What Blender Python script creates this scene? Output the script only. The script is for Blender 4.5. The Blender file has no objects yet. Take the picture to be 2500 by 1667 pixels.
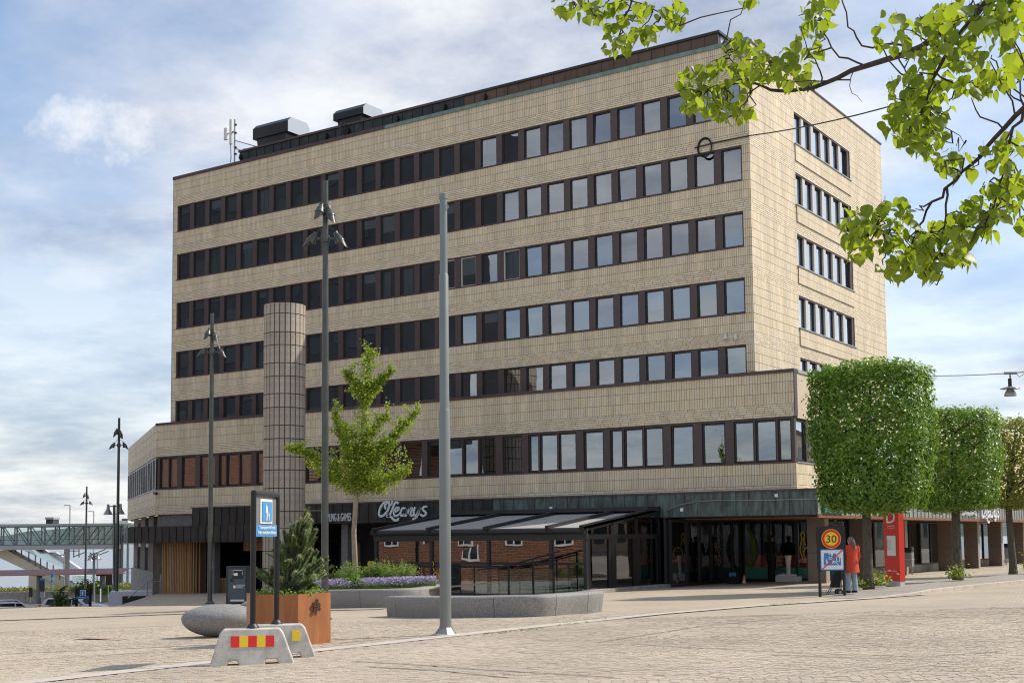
import bpy, math, random
import numpy as np
from mathutils import Vector, Matrix, Euler
R = math.radians
rnd = random.Random(7)
nrg = np.random.default_rng(11)
scene = bpy.context.scene
COL = scene.collection

# ------------------------------------------------------------------ camera
CAM = Vector((22.08, -51.992, 2.124))
YAW, PITCH, ROLL, FPX, V0 = R(-33.956), R(4.3668), R(-0.5335), 3094.3, 1076.8   # calibrated on the 2500 px photograph
cam_d = bpy.data.cameras.new('camera'); cam = bpy.data.objects.new('camera', cam_d); COL.objects.link(cam)
fw = Vector((math.sin(YAW)*math.cos(PITCH), math.cos(YAW)*math.cos(PITCH), math.sin(PITCH)))
rt = Vector((math.cos(YAW), -math.sin(YAW), 0)); up = rt.cross(fw)
r2 = math.cos(ROLL)*rt + math.sin(ROLL)*up; u2 = -math.sin(ROLL)*rt + math.cos(ROLL)*up
cam.matrix_world = Matrix.Translation(CAM) @ Matrix((r2, u2, -fw)).transposed().to_4x4()
cam_d.sensor_width = 36; cam_d.lens = FPX/2500*36; cam_d.shift_y = (V0-833.5)/2500
cam_d.clip_start = 0.1; cam_d.clip_end = 30000
scene.camera = cam

def W(u, v, d):            # point at axial distance d seen at (u, v) of the photograph: used to survey positions
    return CAM + (fw + r2*((u-1250)/FPX) + u2*((V0-v)/FPX))*d
def GZ(x): return 0.0256*x  # the square falls gently towards the lake
def GP(u, v):              # point of the square's surface
    d = fw + r2*((u-1250)/FPX) + u2*((V0-v)/FPX)
    t = (0.0256*CAM.x - CAM.z)/(d.z - 0.0256*d.x)
    return CAM + d*t

# ------------------------------------------------------------------ sky and sun
SUN = Vector((0.65, 0.68, 1.0)).normalized()
EL = math.asin(SUN.z); AZ = math.atan2(SUN.x, SUN.y)
world = bpy.data.worlds.new('World'); scene.world = world; world.use_nodes = True
wn = world.node_tree.nodes; wl = world.node_tree.links
for n in list(wn): wn.remove(n)
def wnode(t, **k):
    n = wn.new(t)
    for a, b in k.items(): setattr(n, a, b)
    return n
out = wnode('ShaderNodeOutputWorld'); bg = wnode('ShaderNodeBackground'); bg.inputs[1].default_value = 0.13
sky = wnode('ShaderNodeTexSky', sky_type='NISHITA', sun_disc=False, sun_elevation=EL, sun_rotation=AZ, air_density=1.0, dust_density=1.2, ozone_density=1.6, altitude=50)
tc = wnode('ShaderNodeTexCoord'); sep = wnode('ShaderNodeSeparateXYZ'); wl.new(tc.outputs['Generated'], sep.inputs[0])
def wm(op, a, b=None, c=None):
    n = wnode('ShaderNodeMath', operation=op)
    for i, x in enumerate((a, b, c)):
        if x is None: continue
        if isinstance(x, (int, float)): n.inputs[i].default_value = x
        else: wl.new(x, n.inputs[i])
    return n.outputs[0]
zz = wm('ADD', wm('MAXIMUM', sep.outputs[2], 0.0), 0.16)
comb = wnode('ShaderNodeCombineXYZ')
wl.new(wm('DIVIDE', sep.outputs[0], zz), comb.inputs[0]); wl.new(wm('DIVIDE', sep.outputs[1], zz), comb.inputs[1]); comb.inputs[2].default_value = 3.7
n1 = wnode('ShaderNodeTexNoise'); n1.inputs['Scale'].default_value = 0.55; n1.inputs['Detail'].default_value = 9; n1.inputs['Roughness'].default_value = 0.56; n1.inputs['Distortion'].default_value = 0.35
n2 = wnode('ShaderNodeTexNoise'); n2.inputs['Scale'].default_value = 1.9; n2.inputs['Detail'].default_value = 8; n2.inputs['Roughness'].default_value = 0.62
wl.new(comb.outputs[0], n1.inputs['Vector']); wl.new(comb.outputs[0], n2.inputs['Vector'])
cov = wnode('ShaderNodeValToRGB'); cov.color_ramp.elements[0].position = 0.43; cov.color_ramp.elements[1].position = 0.60
wl.new(n1.outputs['Fac'], cov.inputs[0])
shade = wnode('ShaderNodeValToRGB'); shade.color_ramp.elements[0].position = 0.36; shade.color_ramp.elements[1].position = 0.62
shade.color_ramp.elements[0].color = (2.15, 2.45, 3.2, 1); shade.color_ramp.elements[1].color = (5.3, 5.3, 5.35, 1)
wl.new(n2.outputs['Fac'], shade.inputs[0])
mixc = wnode('ShaderNodeMixRGB'); low = wm('MULTIPLY', wm('SUBTRACT', 1.0, wm('MINIMUM', wm('MULTIPLY', wm('MAXIMUM', sep.outputs[2], 0.0), 2.7), 1.0)), 0.85)   # cloud banks gather towards the horizon
wl.new(wm('MAXIMUM', wm('MULTIPLY', cov.outputs[0], 0.88), low), mixc.inputs[0]); wl.new(sky.outputs[0], mixc.inputs[1]); wl.new(shade.outputs[0], mixc.inputs[2])
# one small bright puff of cumulus, high on the left
pd = (fw + r2*((225-1250)/FPX) + u2*((V0-325)/FPX)).normalized()
def wdot(v):
    n = wnode('ShaderNodeVectorMath', operation='DOT_PRODUCT'); wl.new(tc.outputs['Generated'], n.inputs[0]); n.inputs[1].default_value = v
    return n.outputs['Value']
t1_ = (r2-pd*r2.dot(pd)).normalized(); t2_ = (u2-pd*u2.dot(pd)).normalized()
n3 = wnode('ShaderNodeTexNoise'); n3.inputs['Scale'].default_value = 30; n3.inputs['Detail'].default_value = 7; n3.inputs['Roughness'].default_value = 0.62; wl.new(tc.outputs['Generated'], n3.inputs['Vector'])
el_ = wm('SUBTRACT', wm('SUBTRACT', 1.0, wm('POWER', wm('ABSOLUTE', wm('DIVIDE', wdot(t1_), 0.047)), 2.0)), wm('POWER', wm('ABSOLUTE', wm('DIVIDE', wdot(t2_), 0.027)), 2.0))
pf_ = wnode('ShaderNodeMapRange'); pf_.inputs[1].default_value = 0.0; pf_.inputs[2].default_value = 0.75; wl.new(wm('ADD', wm('MULTIPLY', el_, 0.55), wm('MULTIPLY', wm('SUBTRACT', n3.outputs['Fac'], 0.55), 2.4)), pf_.inputs[0])
puff = wm('MULTIPLY', pf_.outputs[0], wm('MULTIPLY', wm('GREATER_THAN', el_, -1.2), wm('GREATER_THAN', wdot(pd), 0.9)))
mixp = wnode('ShaderNodeMixRGB'); wl.new(wm('MULTIPLY', puff, 0.8), mixp.inputs[0]); wl.new(mixc.outputs[0], mixp.inputs[1]); mixp.inputs[2].default_value = (5.6, 5.6, 5.6, 1)
wl.new(mixp.outputs[0], bg.inputs[0]); wl.new(bg.outputs[0], out.inputs[0])
sun_d = bpy.data.lights.new('sun', 'SUN'); sun_d.energy = 3.1; sun_d.angle = R(0.53); sun_d.color = (1.0, 0.94, 0.855)
sun = bpy.data.objects.new('sun', sun_d); COL.objects.link(sun); sun.rotation_euler = SUN.to_track_quat('Z', 'Y').to_euler()
vs = scene.view_settings; vs.view_transform = 'Standard'; vs.look = 'None'; vs.gamma = 1; vs.use_curve_mapping = False; vs.exposure = 0.58
scene.render.engine = 'CYCLES'; scene.cycles.max_bounces = 8; scene.cycles.transparent_max_bounces = 16; scene.cycles.use_denoising = True; scene.cycles.filter_width = 1.15

# ------------------------------------------------------------------ materials
M = {}
def mat(name, col, rough=0.7, metal=0.0, var=0.0, vscale=3.0, bump=0.0, bscale=40.0, island=0.0, col2=None, stretch=None, spec=0.5, alpha=None, trans=0.0, emit=None, detail=6, obj_rand=0.0, sub=0.0, thresh=(0.35, 0.65)):
    m = bpy.data.materials.new(name); m.use_nodes = True; nt = m.node_tree; b = nt.nodes['Principled BSDF']
    L = nt.links.new; N = nt.nodes.new
    b.inputs['Roughness'].default_value = rough; b.inputs['Metallic'].default_value = metal; b.inputs['Specular IOR Level'].default_value = spec
    b.inputs['Base Color'].default_value = (*col, 1)
    tcn = N('ShaderNodeTexCoord'); vec = tcn.outputs['Object']
    if stretch:
        mp = N('ShaderNodeMapping'); mp.inputs['Scale'].default_value = stretch; L(vec, mp.inputs[0]); vec = mp.outputs[0]
    cur = None
    if var or col2:
        nz = N('ShaderNodeTexNoise'); nz.inputs['Scale'].default_value = vscale; nz.inputs['Detail'].default_value = detail; nz.inputs['Roughness'].default_value = 0.62; L(vec, nz.inputs['Vector'])
        rp = N('ShaderNodeValToRGB'); rp.color_ramp.elements[0].position = thresh[0]; rp.color_ramp.elements[1].position = thresh[1]
        lo = col if col2 else tuple(c*(1-var) for c in col); hi = col2 if col2 else tuple(min(1, c*(1+var)) for c in col)
        rp.color_ramp.elements[0].color = (*lo, 1); rp.color_ramp.elements[1].color = (*hi, 1)
        L(nz.outputs['Fac'], rp.inputs[0]); cur = rp.outputs[0]
    if island or obj_rand:
        geo = N('ShaderNodeNewGeometry'); oi = N('ShaderNodeObjectInfo')
        ad = N('ShaderNodeMath'); ad.operation = 'ADD'; L(geo.outputs['Random Per Island'], ad.inputs[0]); L(oi.outputs['Random'], ad.inputs[1])
        fr = N('ShaderNodeMath'); fr.operation = 'FRACT'; L(ad.outputs[0], fr.inputs[0])
        k = island or obj_rand
        mr = N('ShaderNodeMapRange'); mr.inputs[3].default_value = 1-k; mr.inputs[4].default_value = 1+k; L(fr.outputs[0], mr.inputs[0])
        hs = N('ShaderNodeHueSaturation'); L(mr.outputs[0], hs.inputs['Value'])
        sm = N('ShaderNodeMapRange'); sm.inputs[3].default_value = 1.12; sm.inputs[4].default_value = 0.82
        f2 = N('ShaderNodeMath'); f2.operation = 'MULTIPLY'; f2.inputs[1].default_value = 7.31; L(fr.outputs[0], f2.inputs[0])
        f3 = N('ShaderNodeMath'); f3.operation = 'FRACT'; L(f2.outputs[0], f3.inputs[0]); L(f3.outputs[0], sm.inputs[0]); L(sm.outputs[0], hs.inputs['Saturation'])
        if cur is not None: L(cur, hs.inputs['Color'])
        else: hs.inputs['Color'].default_value = (*col, 1)
        cur = hs.outputs[0]
    if cur is not None: L(cur, b.inputs['Base Color'])
    if bump:
        nb = N('ShaderNodeTexNoise'); nb.inputs['Scale'].default_value = bscale; nb.inputs['Detail'].default_value = 5; L(vec, nb.inputs['Vector'])
        bp = N('ShaderNodeBump'); bp.inputs['Strength'].default_value = bump; bp.inputs['Distance'].default_value = 0.02; L(nb.outputs['Fac'], bp.inputs['Height']); L(bp.outputs[0], b.inputs['Normal'])
        rr = N('ShaderNodeMapRange'); rr.inputs[3].default_value = max(0, rough-0.1); rr.inputs[4].default_value = min(1, rough+0.1); L(nb.outputs['Fac'], rr.inputs[0]); L(rr.outputs[0], b.inputs['Roughness'])
    if emit:
        b.inputs['Emission Color'].default_value = (*emit[:3], 1); b.inputs['Emission Strength'].default_value = emit[3]
    M[name] = m
    return m

def glass_mat(name, tint, refl, rough=0.0, see=0.75):   # coated pane: mirror part over a tinted see-through part
    m = bpy.data.materials.new(name); m.use_nodes = True; nt = m.node_tree; N = nt.nodes.new; L = nt.links.new
    for n in list(nt.nodes): nt.nodes.remove(n)
    o = N('ShaderNodeOutputMaterial'); g = N('ShaderNodeBsdfGlossy'); g.inputs['Roughness'].default_value = rough; g.inputs['Color'].default_value = (0.93, 0.96, 1.0, 1)
    t = N('ShaderNodeBsdfTransparent'); t.inputs[0].default_value = (*[c*see for c in tint], 1)
    lw = N('ShaderNodeFresnel'); lw.inputs[0].default_value = 1.5
    ad = N('ShaderNodeMath'); ad.operation = 'ADD'; ad.inputs[1].default_value = refl; ad.use_clamp = True; L(lw.outputs[0], ad.inputs[0])
    tcn = N('ShaderNodeTexCoord'); nb = N('ShaderNodeTexNoise'); nb.inputs['Scale'].default_value = 0.9; nb.inputs['Detail'].default_value = 1; L(tcn.outputs['Object'], nb.inputs[0])
    bp = N('ShaderNodeBump'); bp.inputs['Strength'].default_value = 0.05; bp.inputs['Distance'].default_value = 0.05; L(nb.outputs['Fac'], bp.inputs['Height']); L(bp.outputs[0], g.inputs['Normal'])
    mx = N('ShaderNodeMixShader'); L(ad.outputs[0], mx.inputs[0]); L(t.outputs[0], mx.inputs[1]); L(g.outputs[0], mx.inputs[2]); L(mx.outputs[0], o.inputs[0])
    M[name] = m
    return m

def leaf_mat(name, col, col2, tcol, tr=0.45, rough=0.45):
    m = bpy.data.materials.new(name); m.use_nodes = True; nt = m.node_tree; N = nt.nodes.new; L = nt.links.new
    b = nt.nodes['Principled BSDF']; o = nt.nodes['Material Output']; b.inputs['Roughness'].default_value = rough; b.inputs['Specular IOR Level'].default_value = 0.35
    geo = N('ShaderNodeNewGeometry'); oi = N('ShaderNodeObjectInfo'); ad = N('ShaderNodeMath'); L(geo.outputs['Random Per Island'], ad.inputs[0]); L(oi.outputs['Random'], ad.inputs[1])
    fr = N('ShaderNodeMath'); fr.operation = 'FRACT'; L(ad.outputs[0], fr.inputs[0])
    rp = N('ShaderNodeValToRGB'); rp.color_ramp.elements[0].color = (*col, 1); rp.color_ramp.elements[1].color = (*col2, 1); L(fr.outputs[0], rp.inputs[0])
    tcn = N('ShaderNodeTexCoord'); nz = N('ShaderNodeTexNoise'); nz.inputs['Scale'].default_value = 1.3; nz.inputs['Detail'].default_value = 3; L(tcn.outputs['Object'], nz.inputs[0])
    hs = N('ShaderNodeHueSaturation'); mr = N('ShaderNodeMapRange'); mr.inputs[1].default_value = 0.3; mr.inputs[2].default_value = 0.7; mr.inputs[3].default_value = 0.75; mr.inputs[4].default_value = 1.25; L(nz.outputs['Fac'], mr.inputs[0]); L(mr.outputs[0], hs.inputs['Value']); L(rp.outputs[0], hs.inputs['Color'])
    L(hs.outputs[0], b.inputs['Base Color'])
    t = N('ShaderNodeBsdfTranslucent'); t.inputs[0].default_value = (*tcol, 1)
    mx = N('ShaderNodeMixShader'); mx.inputs[0].default_value = tr; L(b.outputs[0], mx.inputs[1]); L(t.outputs[0], mx.inputs[2]); L(mx.outputs[0], o.inputs[0])
    M[name] = m
    return m

mat('pane_dark', (0.012, 0.012, 0.013), 0.7, spec=0.05)
mat('tile', (0.72, 0.60, 0.41), 0.55, island=0.07, bump=0.05, bscale=30, var=0.13, vscale=0.7, stretch=(2, 2, 0.3))
mat('brick', (0.735, 0.625, 0.44), 0.6, island=0.10, bump=0.08, bscale=40, var=0.07, vscale=0.7, stretch=(2, 2, 0.3))
mat('mortar', (0.28, 0.23, 0.165), 0.9, var=0.2)
mat('column_tile', (0.41, 0.345, 0.275), 0.65, island=0.10, bump=0.15, bscale=60, var=0.15)
mat('column_joint', (0.085, 0.07, 0.058), 0.9)
mat('render_wall', (0.58, 0.48, 0.35), 0.85, var=0.06, bump=0.2, bscale=60)
mat('brown_metal', (0.075, 0.048, 0.044), 0.42, var=0.12, metal=0.0)
mat('frame_dark', (0.018, 0.016, 0.016), 0.45)
mat('white_frame', (0.55, 0.53, 0.5), 0.5)
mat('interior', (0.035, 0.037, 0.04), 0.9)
mat('curtain', (0.38, 0.47, 0.42), 0.9, var=0.15, vscale=4, stretch=(12, 12, 0.4))
mat('blind', (0.55, 0.54, 0.50), 0.8)
mat('curtain_dark', (0.07, 0.085, 0.09), 0.9, var=0.3, vscale=4, stretch=(12, 12, 0.4))
mat('copper_dark', (0.020, 0.022, 0.022), 0.38, col2=(0.052, 0.060, 0.057), vscale=1.3, stretch=(2, 2, 0.7), metal=0.25, bump=0.06, bscale=4, thresh=(0.42, 0.75))
mat('copper_green', (0.052, 0.060, 0.056), 0.45, col2=(0.14, 0.215, 0.19), vscale=1.6, stretch=(3, 3, 0.6), metal=0.15, bump=0.06, bscale=4, thresh=(0.40, 0.72))
mat('copper_brown', (0.085, 0.050, 0.032), 0.42, col2=(0.13, 0.075, 0.045), vscale=1.5, metal=0.3)
mat('metal_pale', (0.36, 0.38, 0.36), 0.4, var=0.15, metal=0.3)
mat('flashing_green', (0.16, 0.24, 0.21), 0.55, var=0.2)
mat('black_metal', (0.012, 0.012, 0.013), 0.38, metal=0.2)
mat('charcoal', (0.028, 0.028, 0.031), 0.45, metal=0.2)
mat('aluminium', (0.55, 0.56, 0.57), 0.35, metal=0.7)
mat('vent_side', (0.42, 0.44, 0.46), 0.4, metal=0.4)
mat('lamp_green', (0.085, 0.088, 0.076), 0.36, metal=0.5, var=0.1)
mat('pole_grey', (0.20, 0.215, 0.205), 0.42, metal=0.35, var=0.06, vscale=1)
mat('galv', (0.33, 0.34, 0.34), 0.35, metal=0.6, var=0.15, vscale=20)
mat('stone_pillar', (0.17, 0.13, 0.105), 0.55, var=0.25, vscale=25, bump=0.05)
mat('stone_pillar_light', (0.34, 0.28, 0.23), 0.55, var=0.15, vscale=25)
mat('stone_grey', (0.20, 0.19, 0.185), 0.7, var=0.2, vscale=8)
mat('stone_brown', (0.15, 0.115, 0.09), 0.7, var=0.3, vscale=2, stretch=(3, 3, 0.5))
mat('wood_slat', (0.50, 0.28, 0.11), 0.5, island=0.18, var=0.2, vscale=3, stretch=(6, 6, 0.6))
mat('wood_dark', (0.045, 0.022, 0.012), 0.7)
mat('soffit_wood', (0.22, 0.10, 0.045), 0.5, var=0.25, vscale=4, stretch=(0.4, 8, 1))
mat('awning', (0.35, 0.34, 0.32), 0.7, var=0.05)
mat('letter_white', (0.72, 0.74, 0.76), 0.45)
mat('letter_side', (0.02, 0.10, 0.085), 0.5)
mat('sign_green', (0.05, 0.22, 0.16), 0.5)
mat('yellow', (0.75, 0.52, 0.02), 0.5)
mat('sign_yellow', (0.85, 0.58, 0.02), 0.45)
mat('sign_red', (0.72, 0.02, 0.015), 0.42)
mat('red_board', (0.62, 0.035, 0.022), 0.4, var=0.06, vscale=0.6)
mat('sign_blue', (0.03, 0.22, 0.52), 0.45)
mat('sign_blue_light', (0.07, 0.27, 0.52), 0.5)
mat('sign_white', (0.78, 0.78, 0.78), 0.5)
mat('sign_black', (0.008, 0.008, 0.008), 0.4)
mat('sign_grey', (0.17, 0.165, 0.155), 0.55)
mat('glow_blue', (0.1, 0.4, 0.55), 0.4)
mat('red_paint', (0.55, 0.02, 0.02), 0.35)
mat('concrete', (0.50, 0.475, 0.425), 0.85, var=0.18, vscale=5, bump=0.25, bscale=50)
mat('concrete_dark', (0.30, 0.285, 0.26), 0.85, var=0.2, vscale=2, bump=0.2)
mat('terrazzo', (0.13, 0.127, 0.12), 0.7, col2=(0.34, 0.33, 0.315), vscale=45, bump=0.3, bscale=60, detail=3)
mat('terrazzo_pale', (0.30, 0.29, 0.27), 0.55, col2=(0.42, 0.405, 0.38), vscale=120, bump=0.1, bscale=140, detail=2)
mat('corten', (0.42, 0.165, 0.045), 0.7, col2=(0.27, 0.10, 0.035), vscale=2.2, stretch=(2, 2, 0.35), bump=0.15, bscale=90)
mat('corten_lit', (0.40, 0.22, 0.12), 0.7, var=0.12, vscale=3)
mat('rust_dark', (0.045, 0.02, 0.012), 0.7)
mat('soil', (0.05, 0.035, 0.022), 0.95, var=0.4, bump=0.5)
mat('bin_blue', (0.055, 0.078, 0.10), 0.4, var=0.1, metal=0.2)
mat('bark', (0.11, 0.092, 0.072), 0.9, var=0.45, vscale=9, stretch=(3, 3, 0.7), bump=0.9, bscale=30)
mat('bark_young', (0.33, 0.26, 0.19), 0.9, var=0.3, vscale=10, stretch=(2, 2, 0.5), bump=0.4)
mat('twig', (0.055, 0.042, 0.034), 0.9, var=0.4, vscale=30, bump=0.5)
mat('rubber', (0.012, 0.012, 0.012), 0.6)
mat('car_white', (0.75, 0.75, 0.76), 0.25, spec=0.6)
mat('car_glass', (0.015, 0.02, 0.022), 0.05, spec=0.9)
mat('tail_red', (0.55, 0.02, 0.02), 0.25)
mat('coat', (0.60, 0.06, 0.02), 0.75, var=0.12, vscale=8, bump=0.3, bscale=12)
mat('trousers', (0.34, 0.43, 0.52), 0.85, var=0.12, vscale=8, bump=0.25, bscale=14)
mat('hair_grey', (0.16, 0.14, 0.125), 0.7, var=0.4, vscale=20, stretch=(4, 4, 0.5))
mat('skin', (0.55, 0.34, 0.25), 0.55)
mat('black_cloth', (0.010, 0.010, 0.011), 0.85, bump=0.3, bscale=14)
mat('hair_dark', (0.02, 0.014, 0.01), 0.6)
mat('white_plastic', (0.70, 0.69, 0.66), 0.5)
mat('bridge_steel', (0.17, 0.185, 0.18), 0.5, metal=0.2)
mat('bridge_roof', (0.42, 0.43, 0.42), 0.5, metal=0.2)
mat('canopy_red', (0.085, 0.030, 0.028), 0.4, var=0.2, vscale=0.2, metal=0.2)
mat('canopy_edge_sun', (0.55, 0.25, 0.16), 0.5)
mat('canopy_under', (0.62, 0.55, 0.40), 0.7)
mat('brick_red', (0.30, 0.095, 0.045), 0.8, island=0.2)
mat('brick_red_wall', (0.36, 0.125, 0.055), 0.85, col2=(0.25, 0.08, 0.04), vscale=3)
mat('dark_clad', (0.028, 0.030, 0.036), 0.6, var=0.2, vscale=0.5)
mat('hill', (0.060, 0.085, 0.080), 0.95, var=0.35, vscale=0.02, bump=0.6, bscale=0.05)
mat('flower_purple', (0.46, 0.39, 0.60), 0.8, island=0.25)
mat('flower_red', (0.6, 0.12, 0.03), 0.8, island=0.2)
mat('needle', (0.15, 0.215, 0.06), 0.55, island=0.4)
mat('needle_tip', (0.26, 0.28, 0.08), 0.55, island=0.3)
mat('needle_brown', (0.26, 0.15, 0.04), 0.6, island=0.3)
glass_mat('glass_tower', (0.65, 0.72, 0.78), 0.26, see=0.8)
glass_mat('glass_side', (0.7, 0.72, 0.74), 0.55, see=0.6)
glass_mat('glass_shop', (0.85, 0.9, 0.9), 0.05, see=0.95)
glass_mat('glass_terrace', (0.8, 0.84, 0.84), 0.22, see=0.8); glass_mat('glass_door', (0.7, 0.74, 0.76), 0.07, see=0.7)
glass_mat('glass_rail', (0.78, 0.90, 0.92), 0.05, see=0.92)
glass_mat('glass_bridge', (0.88, 0.95, 0.92), 0.04, see=0.96)
leaf_mat('leaf_box', (0.045, 0.115, 0.014), (0.20, 0.32, 0.042), (0.34, 0.55, 0.04), 0.28, 0.33)
leaf_mat('leaf_box_warm', (0.11, 0.14, 0.018), (0.24, 0.26, 0.045), (0.42, 0.46, 0.04), 0.36, 0.45)
leaf_mat('leaf_linden', (0.016, 0.058, 0.012), (0.10, 0.17, 0.02), (0.46, 0.57, 0.025), 0.48, 0.42)
leaf_mat('leaf_ginkgo', (0.13, 0.22, 0.025), (0.33, 0.40, 0.06), (0.52, 0.64, 0.05), 0.40, 0.5)
leaf_mat('leaf_shrub', (0.10, 0.18, 0.035), (0.20, 0.30, 0.07), (0.40, 0.55, 0.08), 0.4, 0.5)
leaf_mat('leaf_shoot', (0.13, 0.19, 0.03), (0.22, 0.27, 0.05), (0.40, 0.50, 0.06), 0.4, 0.5)
leaf_mat('grass', (0.16, 0.18, 0.05), (0.30, 0.29, 0.10), (0.3, 0.35, 0.08), 0.3, 0.6)

# ------------------------------------------------------------------ mesh helpers
def tag(o, label=None, cat=None, group=None, kind=None):
    if label: o['label'] = label
    if cat: o['category'] = cat
    if group: o['group'] = group
    if kind: o['kind'] = kind
    return o
def thing(name, label, cat, loc=(0, 0, 0), group=None, kind=None, rz=0):
    o = bpy.data.objects.new(name, None); COL.objects.link(o); o.location = loc; o.rotation_euler = (0, 0, rz); o.empty_display_size = 0.3
    return tag(o, label, cat, group, kind)
def root_loc(p):
    while p.parent: p = p.parent
    return p.location
class MB:
    def __init__(s): s.v = []; s.f = []; s.a = []
    def add(s, vs, fs):
        n = len(s.v); s.v += [tuple(x) for x in vs]; s.f += [tuple(i+n for i in f) for f in fs]; return s
    def box(s, x0, x1, y0, y1, z0, z1):
        return s.add([(x0, y0, z0), (x1, y0, z0), (x1, y1, z0), (x0, y1, z0), (x0, y0, z1), (x1, y0, z1), (x1, y1, z1), (x0, y1, z1)],
                     [(0, 3, 2, 1), (4, 5, 6, 7), (0, 1, 5, 4), (1, 2, 6, 5), (2, 3, 7, 6), (3, 0, 4, 7)])
    def obox(s, c, ax, ay, az):        # centre and three half-axis vectors
        c, ax, ay, az = map(Vector, (c, ax, ay, az))
        vs = [c-ax-ay-az, c+ax-ay-az, c+ax+ay-az, c-ax+ay-az, c-ax-ay+az, c+ax-ay+az, c+ax+ay+az, c-ax+ay+az]
        fs = [(0, 3, 2, 1), (4, 5, 6, 7), (0, 1, 5, 4), (1, 2, 6, 5), (2, 3, 7, 6), (3, 0, 4, 7)]
        if ax.cross(ay).dot(az) < 0: fs = [f[::-1] for f in fs]
        return s.add(vs, fs)
    def bar(s, a, b, w, h=None, upv=(0, 0, 1)):   # rectangular bar between two points
        a, b = Vector(a), Vector(b); h = h or w; d = (b-a); L = d.length/2; d.normalize()
        upv = Vector(upv)
        if abs(d.dot(upv)) > 0.98: upv = Vector((1, 0, 0))
        sx = d.cross(upv).normalized(); sz = sx.cross(d)
        return s.obox((a+b)/2, d*L, sx*w/2, sz*h/2)
    def tube(s, pts, rad, n=8, cap=True):
        pts = [Vector(p) for p in pts]; rad = rad if isinstance(rad, (list, tuple)) else [rad]*len(pts)
        base = len(s.v); pu = None
        for i, p in enumerate(pts):
            d = (pts[min(i+1, len(pts)-1)] - pts[max(i-1, 0)])
            d = d.normalized() if d.length > 1e-9 else Vector((0, 0, 1))
            if pu is None: pu = d.cross(Vector((0.31, 0.9, 0.2))).normalized()
            else:
                pu = (pu - d*pu.dot(d)); pu = pu.normalized() if pu.length > 1e-6 else d.orthogonal().normalized()
            pw = d.cross(pu)
            for k in range(n):
                a = 2*math.pi*k/n; q = p + (pu*math.cos(a) + pw*math.sin(a))*rad[i]; s.v.append(tuple(q))
        for i in range(len(pts)-1):
            for k in range(n):
                s.f.append((base+i*n+k, base+i*n+(k+1) % n, base+(i+1)*n+(k+1) % n, base+(i+1)*n+k))
        if cap:
            s.f.append(tuple(base+k for k in range(n))[::-1]); s.f.append(tuple(base+(len(pts)-1)*n+k for k in range(n)))
        return s
    def lathe(s, prof, n=24, c=(0, 0, 0), sx=1, sy=1):   # (radius, z) profile round the z axis
        b = len(s.v)
        for r, z in prof:
            for k in range(n):
                a = 2*math.pi*k/n; s.v.append((c[0]+r*math.cos(a)*sx, c[1]+r*math.sin(a)*sy, c[2]+z))
        for i in range(len(prof)-1):
            for k in range(n): s.f.append((b+i*n+k, b+i*n+(k+1) % n, b+(i+1)*n+(k+1) % n, b+(i+1)*n+k))
        s.f.append(tuple(b+k for k in range(n))[::-1]); s.f.append(tuple(b+(len(prof)-1)*n+k for k in range(n)))
        return s
    def prism(s, poly, axis_o, ax, ay, az):              # 2-D polygon in (ax, ay) from origin, extruded by az
        o, ax, ay, az = map(Vector, (axis_o, ax, ay, az)); n = len(poly); b = len(s.v)
        for k in (0, 1):
            for (p, q) in poly: s.v.append(tuple(o + ax*p + ay*q + az*k))
        s.f.append(tuple(range(b, b+n))[::-1]); s.f.append(tuple(range(b+n, b+2*n)))
        for i in range(n): s.f.append((b+i, b+(i+1) % n, b+n+(i+1) % n, b+n+i))
        return s
    def quad(s, a, b, c, d): return s.add([a, b, c, d], [(0, 1, 2, 3)])
    def build(s, name, m, parent=None, smooth=False, bevel=0, label=None, cat=None, group=None, kind=None, seg=2):
        me = bpy.data.meshes.new(name); o3 = root_loc(parent) if parent else Vector((0, 0, 0))
        me.from_pydata([(x-o3.x, y-o3.y, z-o3.z) for x, y, z in s.v], [], s.f)
        me.materials.append(M[m] if isinstance(m, str) else m)
        if smooth: me.polygons.foreach_set('use_smooth', [True]*len(me.polygons))
        me.update()
        o = bpy.data.objects.new(name, me); COL.objects.link(o)
        if parent: o.parent = parent
        if bevel:
            bv = o.modifiers.new('b', 'BEVEL'); bv.width = bevel; bv.segments = seg; bv.limit_method = 'ANGLE'; bv.angle_limit = R(35)
        if smooth:
            try: me.set_sharp_from_angle(angle=R(42))
            except Exception: pass
        return tag(o, label, cat, group, kind)
def one(name, mb, m, label, cat, group=None, kind=None, smooth=False, bevel=0, origin=None):   # a thing that is one mesh, its origin at its base
    xs = np.array(mb.v); o3 = Vector(origin) if origin is not None else Vector((xs[:, 0].mean(), xs[:, 1].mean(), xs[:, 2].min()))
    mb.v = [(x-o3.x, y-o3.y, z-o3.z) for x, y, z in mb.v]
    o = mb.build(name, m, None, smooth, bevel, label, cat, group, kind); o.location = o3
    return o
def copy_tree(o, parent=None, label=None):
    c = o.copy(); COL.objects.link(c); c.parent = parent
    if label: c['label'] = label
    for ch in list(o.children): copy_tree(ch, c)
    return c
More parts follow.
